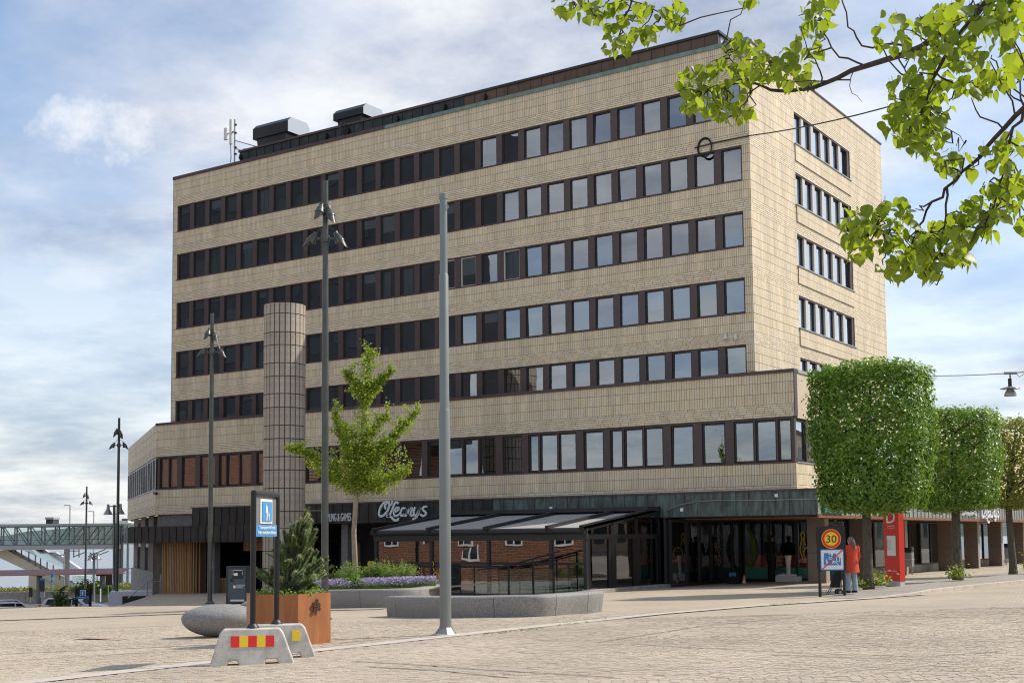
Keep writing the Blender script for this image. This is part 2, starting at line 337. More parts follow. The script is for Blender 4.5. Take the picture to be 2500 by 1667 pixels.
def nmesh(name, V, F, m, parent=None, kind=None, smooth=False, label=None, cat=None):   # numpy verts / quad or tri faces
    me = bpy.data.meshes.new(name); V = np.asarray(V, np.float32); F = np.asarray(F, np.int32); k = F.shape[1]
    if parent: V = V - np.array(root_loc(parent), np.float32)
    me.vertices.add(len(V)); me.vertices.foreach_set('co', V.ravel())
    me.loops.add(F.size); me.loops.foreach_set('vertex_index', F.ravel())
    me.polygons.add(len(F)); me.polygons.foreach_set('loop_start', np.arange(0, F.size, k, dtype=np.int32))
    me.polygons.foreach_set('use_smooth', np.full(len(F), bool(smooth)))
    me.update(calc_edges=True); me.validate()
    me.materials.append(M[m] if isinstance(m, str) else m)
    o = bpy.data.objects.new(name, me); COL.objects.link(o)
    if parent: o.parent = parent
    return tag(o, label, cat, None, kind)
BOXF = np.array([(4, 5, 6, 7), (0, 1, 5, 4), (1, 2, 6, 5), (2, 3, 7, 6), (3, 0, 4, 7)])
def text_parts(txt, size, ext=0.01):   # outline of a line of lettering as a mesh lying in xy, from the built-in face
    cu = bpy.data.curves.new('t', 'FONT'); cu.body = txt; cu.size = size; cu.extrude = ext; cu.resolution_u = 3
    o = bpy.data.objects.new('t', cu); COL.objects.link(o); dg = bpy.context.evaluated_depsgraph_get(); dg.update()
    me = bpy.data.meshes.new_from_object(o.evaluated_get(dg)); bpy.data.objects.remove(o); bpy.data.curves.remove(cu)
    return me
def put_text(txt, size, pos, xdir, udir, m, parent, name='lettering', ext=0.008, width=None, align='L', label=None):
    me = text_parts(txt, size, ext); co = np.array([v.co[:] for v in me.vertices])
    if len(co) == 0: return None
    x0, x1 = co[:, 0].min(), co[:, 0].max(); sx = (width/(x1-x0)) if width else 1.0
    off = {'L': x0, 'C': (x0+x1)/2, 'R': x1}[align]
    xd = Vector(xdir).normalized(); ud = Vector(udir).normalized(); nd = xd.cross(ud); pos = Vector(pos); o3 = root_loc(parent) if parent else Vector((0, 0, 0))
    for v in me.vertices:
        q = pos + xd*((v.co.x-off)*sx) + ud*v.co.y + nd*v.co.z - o3; v.co = q
    me.materials.clear(); me.materials.append(M[m]); me.name = name
    o = bpy.data.objects.new(name, me); COL.objects.link(o)
    if parent: o.parent = parent
    if label: o['label'] = label
    return o
def ribbon(paths, width, pos, xdir, udir, thick, mb=None, cap=True):   # brush strokes: polylines in 2-D with a width, given real thickness
    mb = mb or MB(); xd = Vector(xdir).normalized(); ud = Vector(udir).normalized(); nd = xd.cross(ud); pos = Vector(pos)
    for pth in paths:
        P = np.array([p[:2] for p in pth], float); Wd = [p[2] if len(p) > 2 else width for p in pth]
        # Catmull-Rom refine
        Q = []; WW = []
        n = len(P)
        for i in range(n-1):
            p0, p1, p2_, p3 = P[max(i-1, 0)], P[i], P[i+1], P[min(i+2, n-1)]
            for t in np.linspace(0, 1, 6, endpoint=False):
                Q.append(0.5*((2*p1)+(-p0+p2_)*t+(2*p0-5*p1+4*p2_-p3)*t*t+(-p0+3*p1-3*p2_+p3)*t**3)); WW.append(Wd[i]*(1-t)+Wd[i+1]*t)
        Q.append(P[-1]); WW.append(Wd[-1]); Q = np.array(Q)
        T = np.gradient(Q, axis=0); T /= (np.linalg.norm(T, axis=1)[:, None]+1e-9); Nn = np.stack([-T[:, 1], T[:, 0]], 1)
        b = len(mb.v); k = len(Q)
        for z in (0, thick):
            for sgn in (-1, 1):
                for i in range(k):
                    q = Q[i] + Nn[i]*sgn*WW[i]/2; mb.v.append(tuple(pos + xd*q[0] + ud*q[1] + nd*z))
        A, B_, C_, D_ = b, b+k, b+2*k, b+3*k
        for i in range(k-1):
            mb.f += [(A+i, B_+i, B_+i+1, A+i+1), (C_+i, C_+i+1, D_+i+1, D_+i), (A+i, A+i+1, C_+i+1, C_+i), (B_+i, D_+i, D_+i+1, B_+i+1)]
        mb.f += [(A, C_, D_, B_), (A+k-1, B_+k-1, D_+k-1, C_+k-1)]
        # round ends
        for i in (0, k-1):
            r = WW[i]/2; c = len(mb.v); m_ = 10
            for z in (0, thick):
                for j in range(m_):
                    a = 2*math.pi*j/m_; q = Q[i]+r*np.array([math.cos(a), math.sin(a)]); mb.v.append(tuple(pos + xd*q[0] + ud*q[1] + nd*(z*1.002)))
            mb.f.append(tuple(range(c+m_, c+2*m_))); mb.f += [(c+j, c+(j+1) % m_, c+m_+(j+1) % m_, c+m_+j) for j in range(m_)]
    return mb
def _dir(u, v): return fw + r2*((u-1250)/FPX) + u2*((V0-v)/FPX)
def onY(u, v, y): d = _dir(u, v); return CAM + d*((y-CAM.y)/d.y)
def onX(u, v, x): d = _dir(u, v); return CAM + d*((x-CAM.x)/d.x)
def onZ(u, v, z): d = _dir(u, v); return CAM + d*((z-CAM.z)/d.z)

# ================================================================== GROUND
def paver_material(name, c1, c2, mortar, bw, bh, rot, msize=0.006, upright=False):
    m = bpy.data.materials.new(name); m.use_nodes = True; nt = m.node_tree; N = nt.nodes.new; L = nt.links.new; b = nt.nodes['Principled BSDF']
    t = N('ShaderNodeTexCoord'); mp = N('ShaderNodeMapping'); mp.inputs['Rotation'].default_value = (R(90), 0, 0) if upright else (0, 0, rot); L(t.outputs['Object'], mp.inputs[0])
    br = N('ShaderNodeTexBrick'); br.inputs['Color1'].default_value = (*c1, 1); br.inputs['Color2'].default_value = (*c2, 1); br.inputs['Mortar'].default_value = (*mortar, 1)
    br.inputs['Scale'].default_value = 1; br.inputs['Mortar Size'].default_value = msize; br.inputs['Brick Width'].default_value = bw; br.inputs['Row Height'].default_value = bh; br.inputs['Mortar Smooth'].default_value = 0.3
    L(mp.outputs[0], br.inputs[0])
    nz = N('ShaderNodeTexNoise'); nz.inputs['Scale'].default_value = 0.35; nz.inputs['Detail'].default_value = 7; nz.inputs['Roughness'].default_value = 0.65; L(t.outputs['Object'], nz.inputs[0])
    mr = N('ShaderNodeMapRange'); mr.inputs[1].default_value = 0.3; mr.inputs[2].default_value = 0.7; mr.inputs[3].default_value = 0.86; mr.inputs[4].default_value = 1.12; L(nz.outputs['Fac'], mr.inputs[0])
    hs = N('ShaderNodeHueSaturation'); L(br.outputs['Color'], hs.inputs['Color']); L(mr.outputs[0], hs.inputs['Value']); L(hs.outputs[0], b.inputs['Base Color'])
    bp = N('ShaderNodeBump'); bp.inputs['Strength'].default_value = 0.5; bp.inputs['Distance'].default_value = 0.01; bp.invert = True; L(br.outputs['Fac'], bp.inputs['Height']); L(bp.outputs[0], b.inputs['Normal'])
    b.inputs['Roughness'].default_value = 0.8; M[name] = m
PLC, RDC = (0.46, 0.385, 0.285), (0.44, 0.365, 0.275)
paver_material('plaza_far', PLC, tuple(c*0.9 for c in PLC), (0.27, 0.225, 0.165), 0.105, 0.10, R(31))
paver_material('road_far', RDC, tuple(c*0.93 for c in RDC), (0.27, 0.225, 0.17), 0.14, 0.09, R(27))
paver_material('walk_far', (0.33, 0.295, 0.25), (0.29, 0.26, 0.22), (0.20, 0.18, 0.15), 0.35, 0.35, 0)
mat('paver_plaza', PLC, 0.8, island=0.07, var=0.13, vscale=0.35, bump=0.15, bscale=120)
mat('paver_road', RDC, 0.8, island=0.06, var=0.13, vscale=0.3, bump=0.15, bscale=120)
mat('joint', (0.22, 0.18, 0.135), 0.95, var=0.3, vscale=1.5)
mat('granite', (0.50, 0.445, 0.375), 0.75, var=0.08, vscale=2, bump=0.1)
mat('groove', (0.03, 0.026, 0.022), 0.9)
mat('rust_stain', (0.36, 0.27, 0.20), 0.85, var=0.3, vscale=3)
mat('asphalt', (0.085, 0.083, 0.080), 0.9, var=0.2, vscale=2)
mat('paint_white', (0.7, 0.7, 0.68), 0.7)
mat('asphalt_sun', (0.20, 0.19, 0.175), 0.9, var=0.12, vscale=0.3)  # paler copy of asphalt with the sunlight put into its colour

def sheet(name, pts, m, dz=0.0, parent=None, kind='structure', thick=None):
    mb = MB(); n = len(pts)
    mb.v = [(x, y, GZ(x)+dz) for x, y in pts]; mb.f = [tuple(range(n))]
    if thick:
        mb.v += [(x, y, GZ(x)+dz-thick) for x, y in pts]; mb.f += [(i, n+i, n+(i+1) % n, (i+1) % n) for i in range(n)]
    o = mb.build(name, m, parent, kind=kind)
    me = o.data
    return o
plaza = sheet('plaza', [(-80, -13.6), (-80, -120), (90, -120), (90, 90), (-38.9, 90), (-38.9, 0.4), (-37.2, -1.6), (-21, -17.45)], 'plaza_far', 0, thick=0.5)
EDGE = [(6.2, -120), (6.35, -45), (6.6, -36), (6.85, -29.8), (7.25, -23.5), (8.1, -19.6), (9.1, -16.9), (9.9, -14.9), (10.6, -12.6), (10.95, -7.5), (11.5, -3.4), (12.1, 6), (12.6, 30), (13, 90)]
road = sheet('road', EDGE + [(89, 89), (89, -119)], 'road_far', 0.004)
def off(poly, d):
    o = []
    for i, p in enumerate(poly):
        a = Vector(poly[max(i-1, 0)]); b = Vector(poly[min(i+1, len(poly)-1)]); t = (b-a).normalized(); o.append((p[0]+t.y*d, p[1]-t.x*d))
    return o
def strip(name, line, w, m, dz, parent, kind=None):
    a = off(line, -w/2); b = off(line, w/2); mb = MB()
    for i in range(len(line)-1):
        mb.quad(*[(x, y, GZ(x)+dz) for x, y in (a[i], b[i], b[i+1], a[i+1])])
    return mb.build(name, m, parent, kind=kind)
strip('kerb_band', EDGE[1:9], 0.5, 'granite', 0.0262, road)
# raised pavement with kerb along the street
KERB = EDGE[7:]
walk_pts = [(8.0, -14.2), (9.3, -14.9)] + [(x-0.14, y) for x, y in KERB[1:]] + [(3.0, 90), (3.0, -3.0), (5.6, -9.0)]
def hw(x, y): return GZ(x) + 0.004 + 0.125*max(0, min(1, (y+15.2)/3.6))
mbw = MB()
def kx(y):
    for (x0, y0), (x1, y1) in zip(EDGE, EDGE[1:]):
        if y0 <= y <= y1: return x0+(x1-x0)*(y-y0)/(y1-y0)-0.14
for y0 in list(np.arange(-14.8, 30, 0.6))+[30, 60]:
    y1 = y0+0.6 if y0 < 30 else y0+29
    a, b = kx(y0), kx(y1); la, lb = max(3.0, a-5.5), max(3.0, b-5.5)
    if y0 < -10: la, lb = a-1.2-4.3*(y0+14.8)/4.8, b-1.2-4.3*min(1, (y1+14.8)/4.8)
    mbw.quad((la, y0, GZ(la)+.003), (a, y0, hw(a, y0)), (b, y1, hw(b, y1)), (lb, y1, GZ(lb)+.003))
pavement = mbw.build('pavement', 'walk_far', kind='structure')
# kerb stones one by one
kl = []
for i in range(len(KERB)-1):
    a, b = Vector(KERB[i]), Vector(KERB[i+1]); n = max(1, int((b-a).length/1.0))
    for k in range(n):
        if b.y > 45: break
        kl.append((a+(b-a)*k/n, a+(b-a)*(k+1)/n))
for a, b in kl:
    t = (b-a).normalized(); nrm = Vector((-t.y, t.x)); a2 = a+t*0.006; b2 = b-t*0.006
    z = lambda p: hw(p.x, p.y)+0.008
    mb = MB(); q = [a2, b2, b2+nrm*0.16, a2+nrm*0.16]
    mb.add([(p.x, p.y, GZ(p.x)-0.05) for p in q]+[(p.x, p.y, z(p)) for p in q], [(0, 3, 2, 1), (4, 5, 6, 7), (0, 1, 5, 4), (1, 2, 6, 5), (2, 3, 7, 6), (3, 0, 4, 7)])
    mb.build('kerb_stone', 'granite', pavement, bevel=0.012)

# pavers near the camera: real pieces with open joints
def edge_x(y):
    for (x0, y0), (x1, y1) in zip(EDGE, EDGE[1:]):
        if y0 <= y <= y1: return x0+(x1-x0)*(y-y0)/(y1-y0)
    return 6.2
def paver_field(rot, bw, bh, road_zone, near, far):
    ca, sa = math.cos(rot), math.sin(rot); out = []
    cx, cy = 8.0, -32.0; ext = 26.0; ni = int(ext/bh)
    for j in range(-ni, ni):
        o = rnd.random()*bw
        i = np.arange(-int(ext/bw), int(ext/bw)); lx = i*bw+o; ly = np.full(len(i), j*bh)
        x = cx+lx*ca-ly*sa; y = cy+lx*sa+ly*ca
        dx = x-CAM.x; dy = y-CAM.y; dep = dx*fw.x+dy*fw.y; lat = dx*rt.x+dy*rt.y
        ok = (dep > near) & (dep < far) & (np.abs(lat) < dep*0.425+0.4)
        for xx, yy, dd in zip(x[ok], y[ok], dep[ok]):
            e = edge_x(yy)
            if road_zone and xx < e+0.26: continue
            if not road_zone and xx > e-0.24: continue
            if road_zone and yy > -16 and xx < e+0.5: continue
            out.append((xx, yy, dd))
    return out
def paver_mesh(cs, rot, bw, bh, gap, name, m, parent, indiv):
    ca, sa = math.cos(rot), math.sin(rot); hx, hy = (bw-gap)/2, (bh-gap)/2
    cs = sorted(cs, key=lambda c: c[2]); near, rest = cs[:indiv], cs[indiv:]
    P = np.array(rest); n = len(P); V = np.zeros((n, 8, 3))
    k = 0.003
    sg = [(-1, -1), (1, -1), (1, 1), (-1, 1)]
    tx = nrg.normal(0, 0.010, n); ty = nrg.normal(0, 0.010, n); hz = nrg.normal(0.020, 0.0016, n)
    for t in (0, 1):
        for q, (a, b) in enumerate(sg):
            lx = a*(hx-(k if t else 0)); ly = b*(hy-(k if t else 0))
            V[:, t*4+q, 0] = P[:, 0]+lx*ca-ly*sa; V[:, t*4+q, 1] = P[:, 1]+lx*sa+ly*ca
            V[:, t*4+q, 2] = 0.0256*V[:, t*4+q, 0] + (hz+lx*tx+ly*ty if t else 0.003)
    F = (np.arange(n)[:, None, None]*8 + BOXF[None]).reshape(-1, 4)
    nmesh(name+'_field', V.reshape(-1, 3), F, m, parent, kind='stuff')
    me = None
    mb = MB(); mb.add([(a*hx, b*hy, 0.003) for a, b in sg]+[(a*(hx-k), b*(hy-k), 0.02) for a, b in sg], [tuple(f) for f in BOXF])
    me = bpy.data.meshes.new(name); me.from_pydata(mb.v, [], mb.f); me.materials.append(M[m])
    for x, y, d in near:
        o = bpy.data.objects.new(name, me); COL.objects.link(o); o.parent = parent
        o.location = (x, y, GZ(x)+rnd.gauss(0, 0.0015)); o.rotation_euler = (rnd.gauss(0, 0.009), rnd.gauss(-0.0256, 0.009), rot)
def bed(name, far, roadz, parent):
    # dark bedding below the open joints
    mb = MB(); a = []
    ys = np.linspace(-52, -16, 40)
    for y0, y1 in zip(ys, ys[1:]):
        e0, e1 = edge_x(y0), edge_x(y1)
        q = [(e0, y0), (e0+26, y0), (e1+26, y1), (e1, y1)] if roadz else [(e0-30, y0), (e0, y0), (e1, y1), (e1-30, y1)]
        c = Vector((sum(p[0] for p in q)/4, sum(p[1] for p in q)/4))
        # clip by depth: keep strips that lie inside the paved range
        mb.quad(*[(x, y, GZ(x)+(0.008 if roadz else 0.002)) for x, y in q])
    return mb
RP = paver_field(R(27), 0.14, 0.09, True, 12.5, 30)
PP = paver_field(R(31), 0.105, 0.10, False, 12.5, 33)
paver_mesh(RP, R(27), 0.14, 0.09, 0.006, 'paver', 'paver_road', road, 300)
paver_mesh(PP, R(31), 0.105, 0.10, 0.008, 'sett', 'paver_plaza', plaza, 300)
# dark bedding exactly under the paved cells
def bedmesh(cs, rot, bw, bh, name, parent, dz):
    P = np.array(cs); n = len(P); ca, sa = math.cos(rot), math.sin(rot); V = np.zeros((n, 4, 3))
    for q, (a, b) in enumerate([(-1, -1), (1, -1), (1, 1), (-1, 1)]):
        lx, ly = a*bw/2, b*bh/2; V[:, q, 0] = P[:, 0]+lx*ca-ly*sa; V[:, q, 1] = P[:, 1]+lx*sa+ly*ca; V[:, q, 2] = 0.0256*V[:, q, 0]+dz
    nmesh(name, V.reshape(-1, 3), np.arange(n*4).reshape(n, 4), 'joint', parent, kind='stuff')
bedmesh(RP, R(27), 0.14, 0.09, 'joint_sand', road, 0.0075)
bedmesh(PP, R(31), 0.105, 0.10, 'joint_sand', plaza, 0.0035)
# drainage channel and cut joints
def gl(*uv): return [(GP(u, v).x, GP(u, v).y) for u, v in uv]
CH = gl((-40, 1516), (0, 1514), (230, 1505.5), (460, 1497), (700, 1491), (940, 1486))
strip('drain_edge', off(CH, 0.42), 0.16, 'granite', 0.024, plaza); strip('drain_edge', off(CH, -0.42), 0.2, 'granite', 0.024, plaza); strip('drain_channel', CH, 0.62, 'rust_stain', 0.022, plaza)
for pts in [[(-20, 1618), (375, 1595), (700, 1580)], [(830, 1572), (945, 1561), (1065, 1558)], [(-20, 1545.5), (250, 1533), (460, 1523)]]:
    strip('cut_joint', gl(*pts), 0.035, 'groove', 0.027, plaza)
for pts in [[(860, 1617), (1030, 1627), (1160, 1637), (1500, 1658)], [(900, 1631), (1060, 1640), (1240, 1658)], [(1300, 1564), (1456, 1572), (1710, 1531), (1945, 1509)], [(1570, 1577), (1690, 1584), (1880, 1594), (2250, 1607), (2440, 1594)], [(1710, 1532), (1945, 1540), (2090, 1541)], [(2105, 1482), (2290, 1485), (2500, 1487)], [(2100, 1503), (2190, 1506), (2500, 1512)], [(1780, 1508), (1950, 1502)], [(1885, 1602), (2190, 1613)]]:
    strip('tar_joint', gl(*pts), 0.03, 'groove', 0.0275, road)
one('drain_grate', MB().box(0, 1.5, 0, 0.3, 0, 0.004), 'rust_stain', 'rusty rectangular metal drain cover set in the left paving', 'drain cover').location = (GP(300, 1563).x-0.7, GP(300, 1563).y, GZ(GP(300, 1563).x)+0.024)

# lower ground towards the lake, the lake, the far shore
fh = Vector((fw.x, fw.y, 0)).normalized(); CH0 = Vector((CAM.x, CAM.y, 0))
def LP(lat, dep, z): p = CH0 + fh*dep + rt*lat; return (p.x, p.y, z)
ground = MB(); prof = [(47, -1.15), (57, -1.9), (72, -3.4), (82, -4.0), (128, -4.25), (152, -4.3), (153, -5.2), (165, -6.3)]
for (d0, z0), (d1, z1) in zip(prof, prof[1:]): ground.quad(LP(-260, d0, z0), LP(260, d0, z0), LP(260, d1, z1), LP(-260, d1, z1))
ground.build('ground', 'asphalt_sun', kind='structure')
m = bpy.data.materials.new('water'); m.use_nodes = True; b_ = m.node_tree.nodes['Principled BSDF']; b_.inputs['Base Color'].default_value = (0.20, 0.225, 0.235, 1); b_.inputs['Roughness'].default_value = 0.22
nb = m.node_tree.nodes.new('ShaderNodeTexNoise'); nb.inputs['Scale'].default_value = 0.6; nb.inputs['Detail'].default_value = 6; tcn = m.node_tree.nodes.new('ShaderNodeTexCoord'); m.node_tree.links.new(tcn.outputs['Object'], nb.inputs[0])
bp = m.node_tree.nodes.new('ShaderNodeBump'); bp.inputs['Strength'].default_value = 0.6; bp.inputs['Distance'].default_value = 0.4; m.node_tree.links.new(nb.outputs['Fac'], bp.inputs['Height']); m.node_tree.links.new(bp.outputs[0], b_.inputs['Normal']); M['water'] = m
lake = MB(); lake.quad(LP(-9000, 160, -6), LP(9000, 160, -6), LP(14000, 16000, -6), LP(-14000, 16000, -6)); lake.build('lake', 'water', kind='structure')
hb = MB(); n = 120
for k in range(n+1):
    lat = -5200+ k*65; h = 30+45*abs(math.sin(k*0.11+0.7))+25*math.sin(k*0.37)+rnd.uniform(-5, 5); h = max(18, h)
    hb.v += [LP(lat, 4300, -7), LP(lat, 4600, h*0.7), LP(lat, 5200, h), LP(lat, 6400, -7)]
for k in range(n):
    for j in range(3): a = k*4+j; hb.f.append((a, a+4, a+5, a+1))
hb.build('hills', 'hill', kind='structure', smooth=True)
# ================================================================== THE OFFICE BUILDING
bld = thing('office_building', 'large seven-storey office block clad in tan tiles with bands of dark windows', 'building', (0, 0, 0))
LX, LY = 37.85, 18.85
ZB = [22.586, 19.586, 16.586, 13.586, 10.586]      # undersides of the brick bands = window heads
TC, BC, WH = 0.4055, 0.561, 1.622
TOP = 24.36
E_ = 1.09                                            # the podium stands forward of the tower
tiles, bricks = [], []                               # (origin corner, dir, len, z0, z1, outward normal)
def course(kind, p0, d, a0, a1, z0, z1, nrm, pitch, gap, stagger=0.0, jitter=0.0):
    lst = tiles if kind == 't' else bricks
    a = a0; first = True
    if kind == 't':
        n = max(1, round((a1-a0)/pitch)); w = (a1-a0)/n
        for i in range(n): lst.append((p0, d, a0+i*w+gap/2, a0+(i+1)*w-gap/2, z0+gap/2, z1-gap/2, nrm))
    else:
        a = a0; ln = pitch*stagger if stagger > 0.15 else pitch
        while a < a1-0.02:
            e = min(a1, a+ln)
            if a1-e < 0.07: e = a1
            lst.append((p0, d, a+gap/2, e-gap/2, z0+gap/2, z1-gap/2, nrm)); a = e
            ln = pitch if rnd.random() > 0.25 else pitch*0.5
def brick_band(p0, d, a0, a1, zb, zt, nrm, n=6, pitch=0.42):
    h = (zt-zb)/n
    for j in range(n): course('b', p0, d, a0, a1, zb+j*h, zb+(j+1)*h, nrm, pitch, 0.014, stagger=[1, .55, .3, .8, .45, .65][j % 6])
def tile_band(p0, d, a0, a1, zb, n, h, nrm, pitch=0.105):
    for j in range(n): course('t', p0, d, a0, a1, zb+j*h, zb+(j+1)*h, nrm, pitch, 0.014)
FX_, FN = Vector((1, 0, 0)), Vector((0, -1, 0)); SXD, SN = Vector((0, 1, 0)), Vector((1, 0, 0))
CF = Vector((-LX, 0, 0)); CS = Vector((0, 0, 0))
# --- front of the tower
for k, zb in enumerate(ZB):
    brick_band(CF, FX_, 0, LX, zb, zb+BC, FN)
    if k > 0: tile_band(CF, FX_, 0, LX, zb+BC, 2, TC, FN)
    z = zb-4*TC
    tile_band(CF, FX_, 0, 0.36, z, 4, TC, FN); tile_band(CF, FX_, LX-0.37, LX, z, 4, TC, FN)
tile_band(CF, FX_, 0, LX, ZB[0]+BC, 3, TC, FN)
tile_band(CF, FX_, 0, LX, ZB[4]-6*TC+0.0, 2, TC, FN)
# --- street side of the tower
SW0, SW1 = 5.46, 13.42
for k, zb in enumerate(ZB):
    brick_band(CS, SXD, 0, LY, zb, zb+BC, SN)
    if k > 0: tile_band(CS, SXD, 0, LY, zb+BC, 2, TC, SN)
    tile_band(CS, SXD, 0, SW0, zb-4*TC, 4, TC, SN); tile_band(CS, SXD, SW1, LY, zb-4*TC, 4, TC, SN)
tile_band(CS, SXD, 0, LY, ZB[0]+BC, 3, TC, SN)
tile_band(CS, SXD, 0, LY, ZB[4]-6*TC, 2, TC, SN)
# --- podium
PX0, PX1 = -37.9, 2.21
Q = Vector((PX0, -E_, 0)); Q2 = onZ(313.8, 1094.5, 9.12); Q2 = Vector((Q2.x, Q2.y, 0))
pf = Q; PT = 0.468
def podium_wall(p0, d, L_, nrm, left_full=False, upper=True):
    if upper:
        tile_band(p0, d, 0, L_, 7.71, 3, PT, nrm, 0.125); brick_band(p0, d, 0, L_, 7.16, 7.71, nrm)
    tile_band(p0, d, 0, L_, 5.188-2*PT, 2, PT, nrm, 0.125)
podium_wall(Q, FX_, PX1-PX0, FN)
brick_band(Q, FX_, 0, 4.35, 3.71, 4.252, FN); brick_band(Q, FX_, 4.35, PX1-PX0, 4.03, 4.252, FN, n=2)
dq = (Q-Q2); Lq = dq.length; dq.normalize(); nq = Vector((dq.y, -dq.x, 0))
if nq.dot(CAM-Q2) < 0: nq = -nq
podium_wall(Q2, dq, Lq, nq); brick_band(Q2, dq, 0, Lq, 3.71, 4.252, nq)
podium_wall(Vector((PX1, -E_, 0)), SXD, 9.0, SN, upper=False); brick_band(Vector((PX1, -E_, 0)), SXD, 0, 9.0, 4.03, 4.252, SN, n=2)

def pieces(lst, name, m, prom=0.012):
    # those nearest the camera show largest: objects of their own; the rest is one mesh
    def key(t):
        p = t[0]+t[1]*((t[2]+t[3])/2); return -((t[3]-t[2])*(t[5]-t[4])*abs((CAM-p).normalized().dot(t[6])))/((p.x-CAM.x)**2+(p.y-CAM.y)**2)
    vis = sorted(lst, key=key); ind, rest = vis[:300], vis[300:]
    def corners(t):
        p0, d, a, b, z0, z1, nr = t; out = []
        jig = rnd.uniform(-0.002, 0.003)
        for off_, cf in ((0.0, 0.0), (prom+jig, 0.003)):
            for (aa, zz_) in ((a+cf, z0+cf), (b-cf, z0+cf), (b-cf, z1-cf), (a+cf, z1-cf)):
                q = p0 + d*aa + nr*off_; out.append((q.x, q.y, zz_))
        return out
    V = np.array([corners(t) for t in rest]); nn = len(V)
    nmesh(name+'_cladding', V.reshape(-1, 3), (np.arange(nn)[:, None, None]*8+BOXF[None]).reshape(-1, 4), m, bld, kind='stuff')
    cache = {}
    for t in ind:
        p0, d, a, b, z0, z1, nr = t; key_ = (round(b-a, 3), round(z1-z0, 3))
        if key_ not in cache:
            w, h = b-a, z1-z0; me = bpy.data.meshes.new(name); c = 0.003
            me.from_pydata([(0, 0, 0), (w, 0, 0), (w, 0, h), (0, 0, h), (c, -prom, c), (w-c, -prom, c), (w-c, -prom, h-c), (c, -prom, h-c)], [], [tuple(f) for f in BOXF]); me.materials.append(M[m]); cache[key_] = me
        o = bpy.data.objects.new(name, cache[key_]); COL.objects.link(o); o.parent = bld
        q = p0+d*a; o.location = (q.x, q.y, z0); o.rotation_euler = (0, 0, math.atan2(d.y, d.x))
pieces(tiles, 'tile', 'tile'); pieces(bricks, 'brick', 'brick')

# --- wall cores (behind tiles), with the window bands left open
wc = MB()
for k, zb in enumerate(ZB):
    zt = ZB[k-1]-4*TC if k else TOP
    wc.box(-LX, 0, 0.004, 0.30, zb, zt)
    wc.box(-LX, -LX+0.36, 0.004, 0.30, zb-4*TC, zb); wc.box(-0.37, -0.004, 0.004, 0.30, zb-4*TC, zb)
    wc.box(-0.30, -0.004, 0.30, LY, zb, zt); wc.box(-0.30, -0.004, 0.30, SW0, zb-4*TC, zb); wc.box(-0.30, -0.004, SW1, LY, zb-4*TC, zb)
wc.box(-LX, 0, 0.004, 0.30, 7.5, ZB[4]-4*TC); wc.box(-0.30, -0.004, 0.30, LY, 7.5, ZB[4]-4*TC)
wc.box(-LX, -LX+0.3, 0.30, LY, 7, TOP); wc.box(-LX+0.3, -0.3, LY-0.3, LY-0.004, 7, TOP)
wall = wc.build('wall', 'mortar', bld)
# left edge of tower: tile thickness shows as grey end strip
MB().box(-LX-0.03, -LX-0.002, -0.02, LY, 9.0, TOP).build('end_strip', 'concrete_dark', bld)
rb = MB().box(-LX+0.3, -0.3, 0.3, LY-0.3, 24.0, 24.2); rb.build('roof', 'charcoal', bld)
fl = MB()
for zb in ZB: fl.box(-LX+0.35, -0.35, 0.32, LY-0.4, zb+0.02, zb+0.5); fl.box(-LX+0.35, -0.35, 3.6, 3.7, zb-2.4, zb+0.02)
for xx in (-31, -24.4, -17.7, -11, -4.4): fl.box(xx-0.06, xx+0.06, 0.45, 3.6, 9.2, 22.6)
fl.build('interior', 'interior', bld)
# copings
cp = MB(); cp.box(-LX-0.05, 0.06, -0.06, 0.34, TOP-0.09, TOP+0.10); cp.box(-0.34, 0.06, 0.34, LY+0.04, TOP-0.0, TOP+0.08); cp.build('coping', 'brown_metal', bld)
cg = MB(); cg.box(-21.0, 0.065, -0.075, -0.045, TOP-0.10, TOP+0.09); cg.build('coping_flashing', 'flashing_green', bld)
pc = MB(); pc.box(PX0-0.02, PX1+0.05, -E_-0.06, -E_+0.35, 9.03, 9.178)
pc.build('podium_coping', 'brown_metal', bld)
q2 = MB(); q2.prism([(0, 0), (Lq, 0), (Lq, -0.3), (0, -0.3)], Q2+Vector((0, 0, 9.06)), dq, nq, (0, 0, 0.10)); q2.build('podium_coping', 'metal_pale', bld)
# --- roof parapet: standing-seam copper, dark green to the left, brown to the right
par = MB(); par.box(-32.5, -1.55, 0.36, 0.62, TOP+0.06, 25.12); par.build('parapet_core', 'copper_dark', bld)
pcp = MB(); pcp.box(-32.55, -16.0, 0.26, 0.74, 25.12, 25.24); pcp.build('parapet_cap', 'brown_metal', bld)
pcp = MB(); pcp.box(-16.0, -1.45, 0.26, 0.74, 25.12, 25.24); pcp.box(-1.7, -1.45, 0.74, 7, 25.12, 25.24); pcp.build('parapet_cap', 'charcoal', bld)
MB().box(-1.70, -1.56, 0.62, 7, TOP+0.06, 25.12).build('parapet_side', 'vent_side', bld)
n = 45
for i in range(n):
    x0 = -32.5+(30.95/n)*i; x1 = x0+30.95/n
    mb = MB(); mb.box(x0+0.012, x1-0.012, 0.33, 0.36, TOP+0.1, 25.12); mb.box(x1-0.018, x1+0.018, 0.30, 0.36, TOP+0.1, 25.12)
    mb.build('parapet_panel', 'copper_brown' if x0 > -16 else 'copper_dark', bld)
for u, v in ((588, 385), (798, 320), (850, 315), (971, 285), (1086, 260), (1185, 232)):
    p = onY(u, v, 0.30); mb = MB(); mb.box(p.x-0.05, p.x+0.05, 0.2, 0.33, 24.65, 24.95); mb.box(p.x-0.12, p.x+0.12, 0.22, 0.28, 24.76, 24.82); mb.build('roof_hook', 'black_metal', bld)
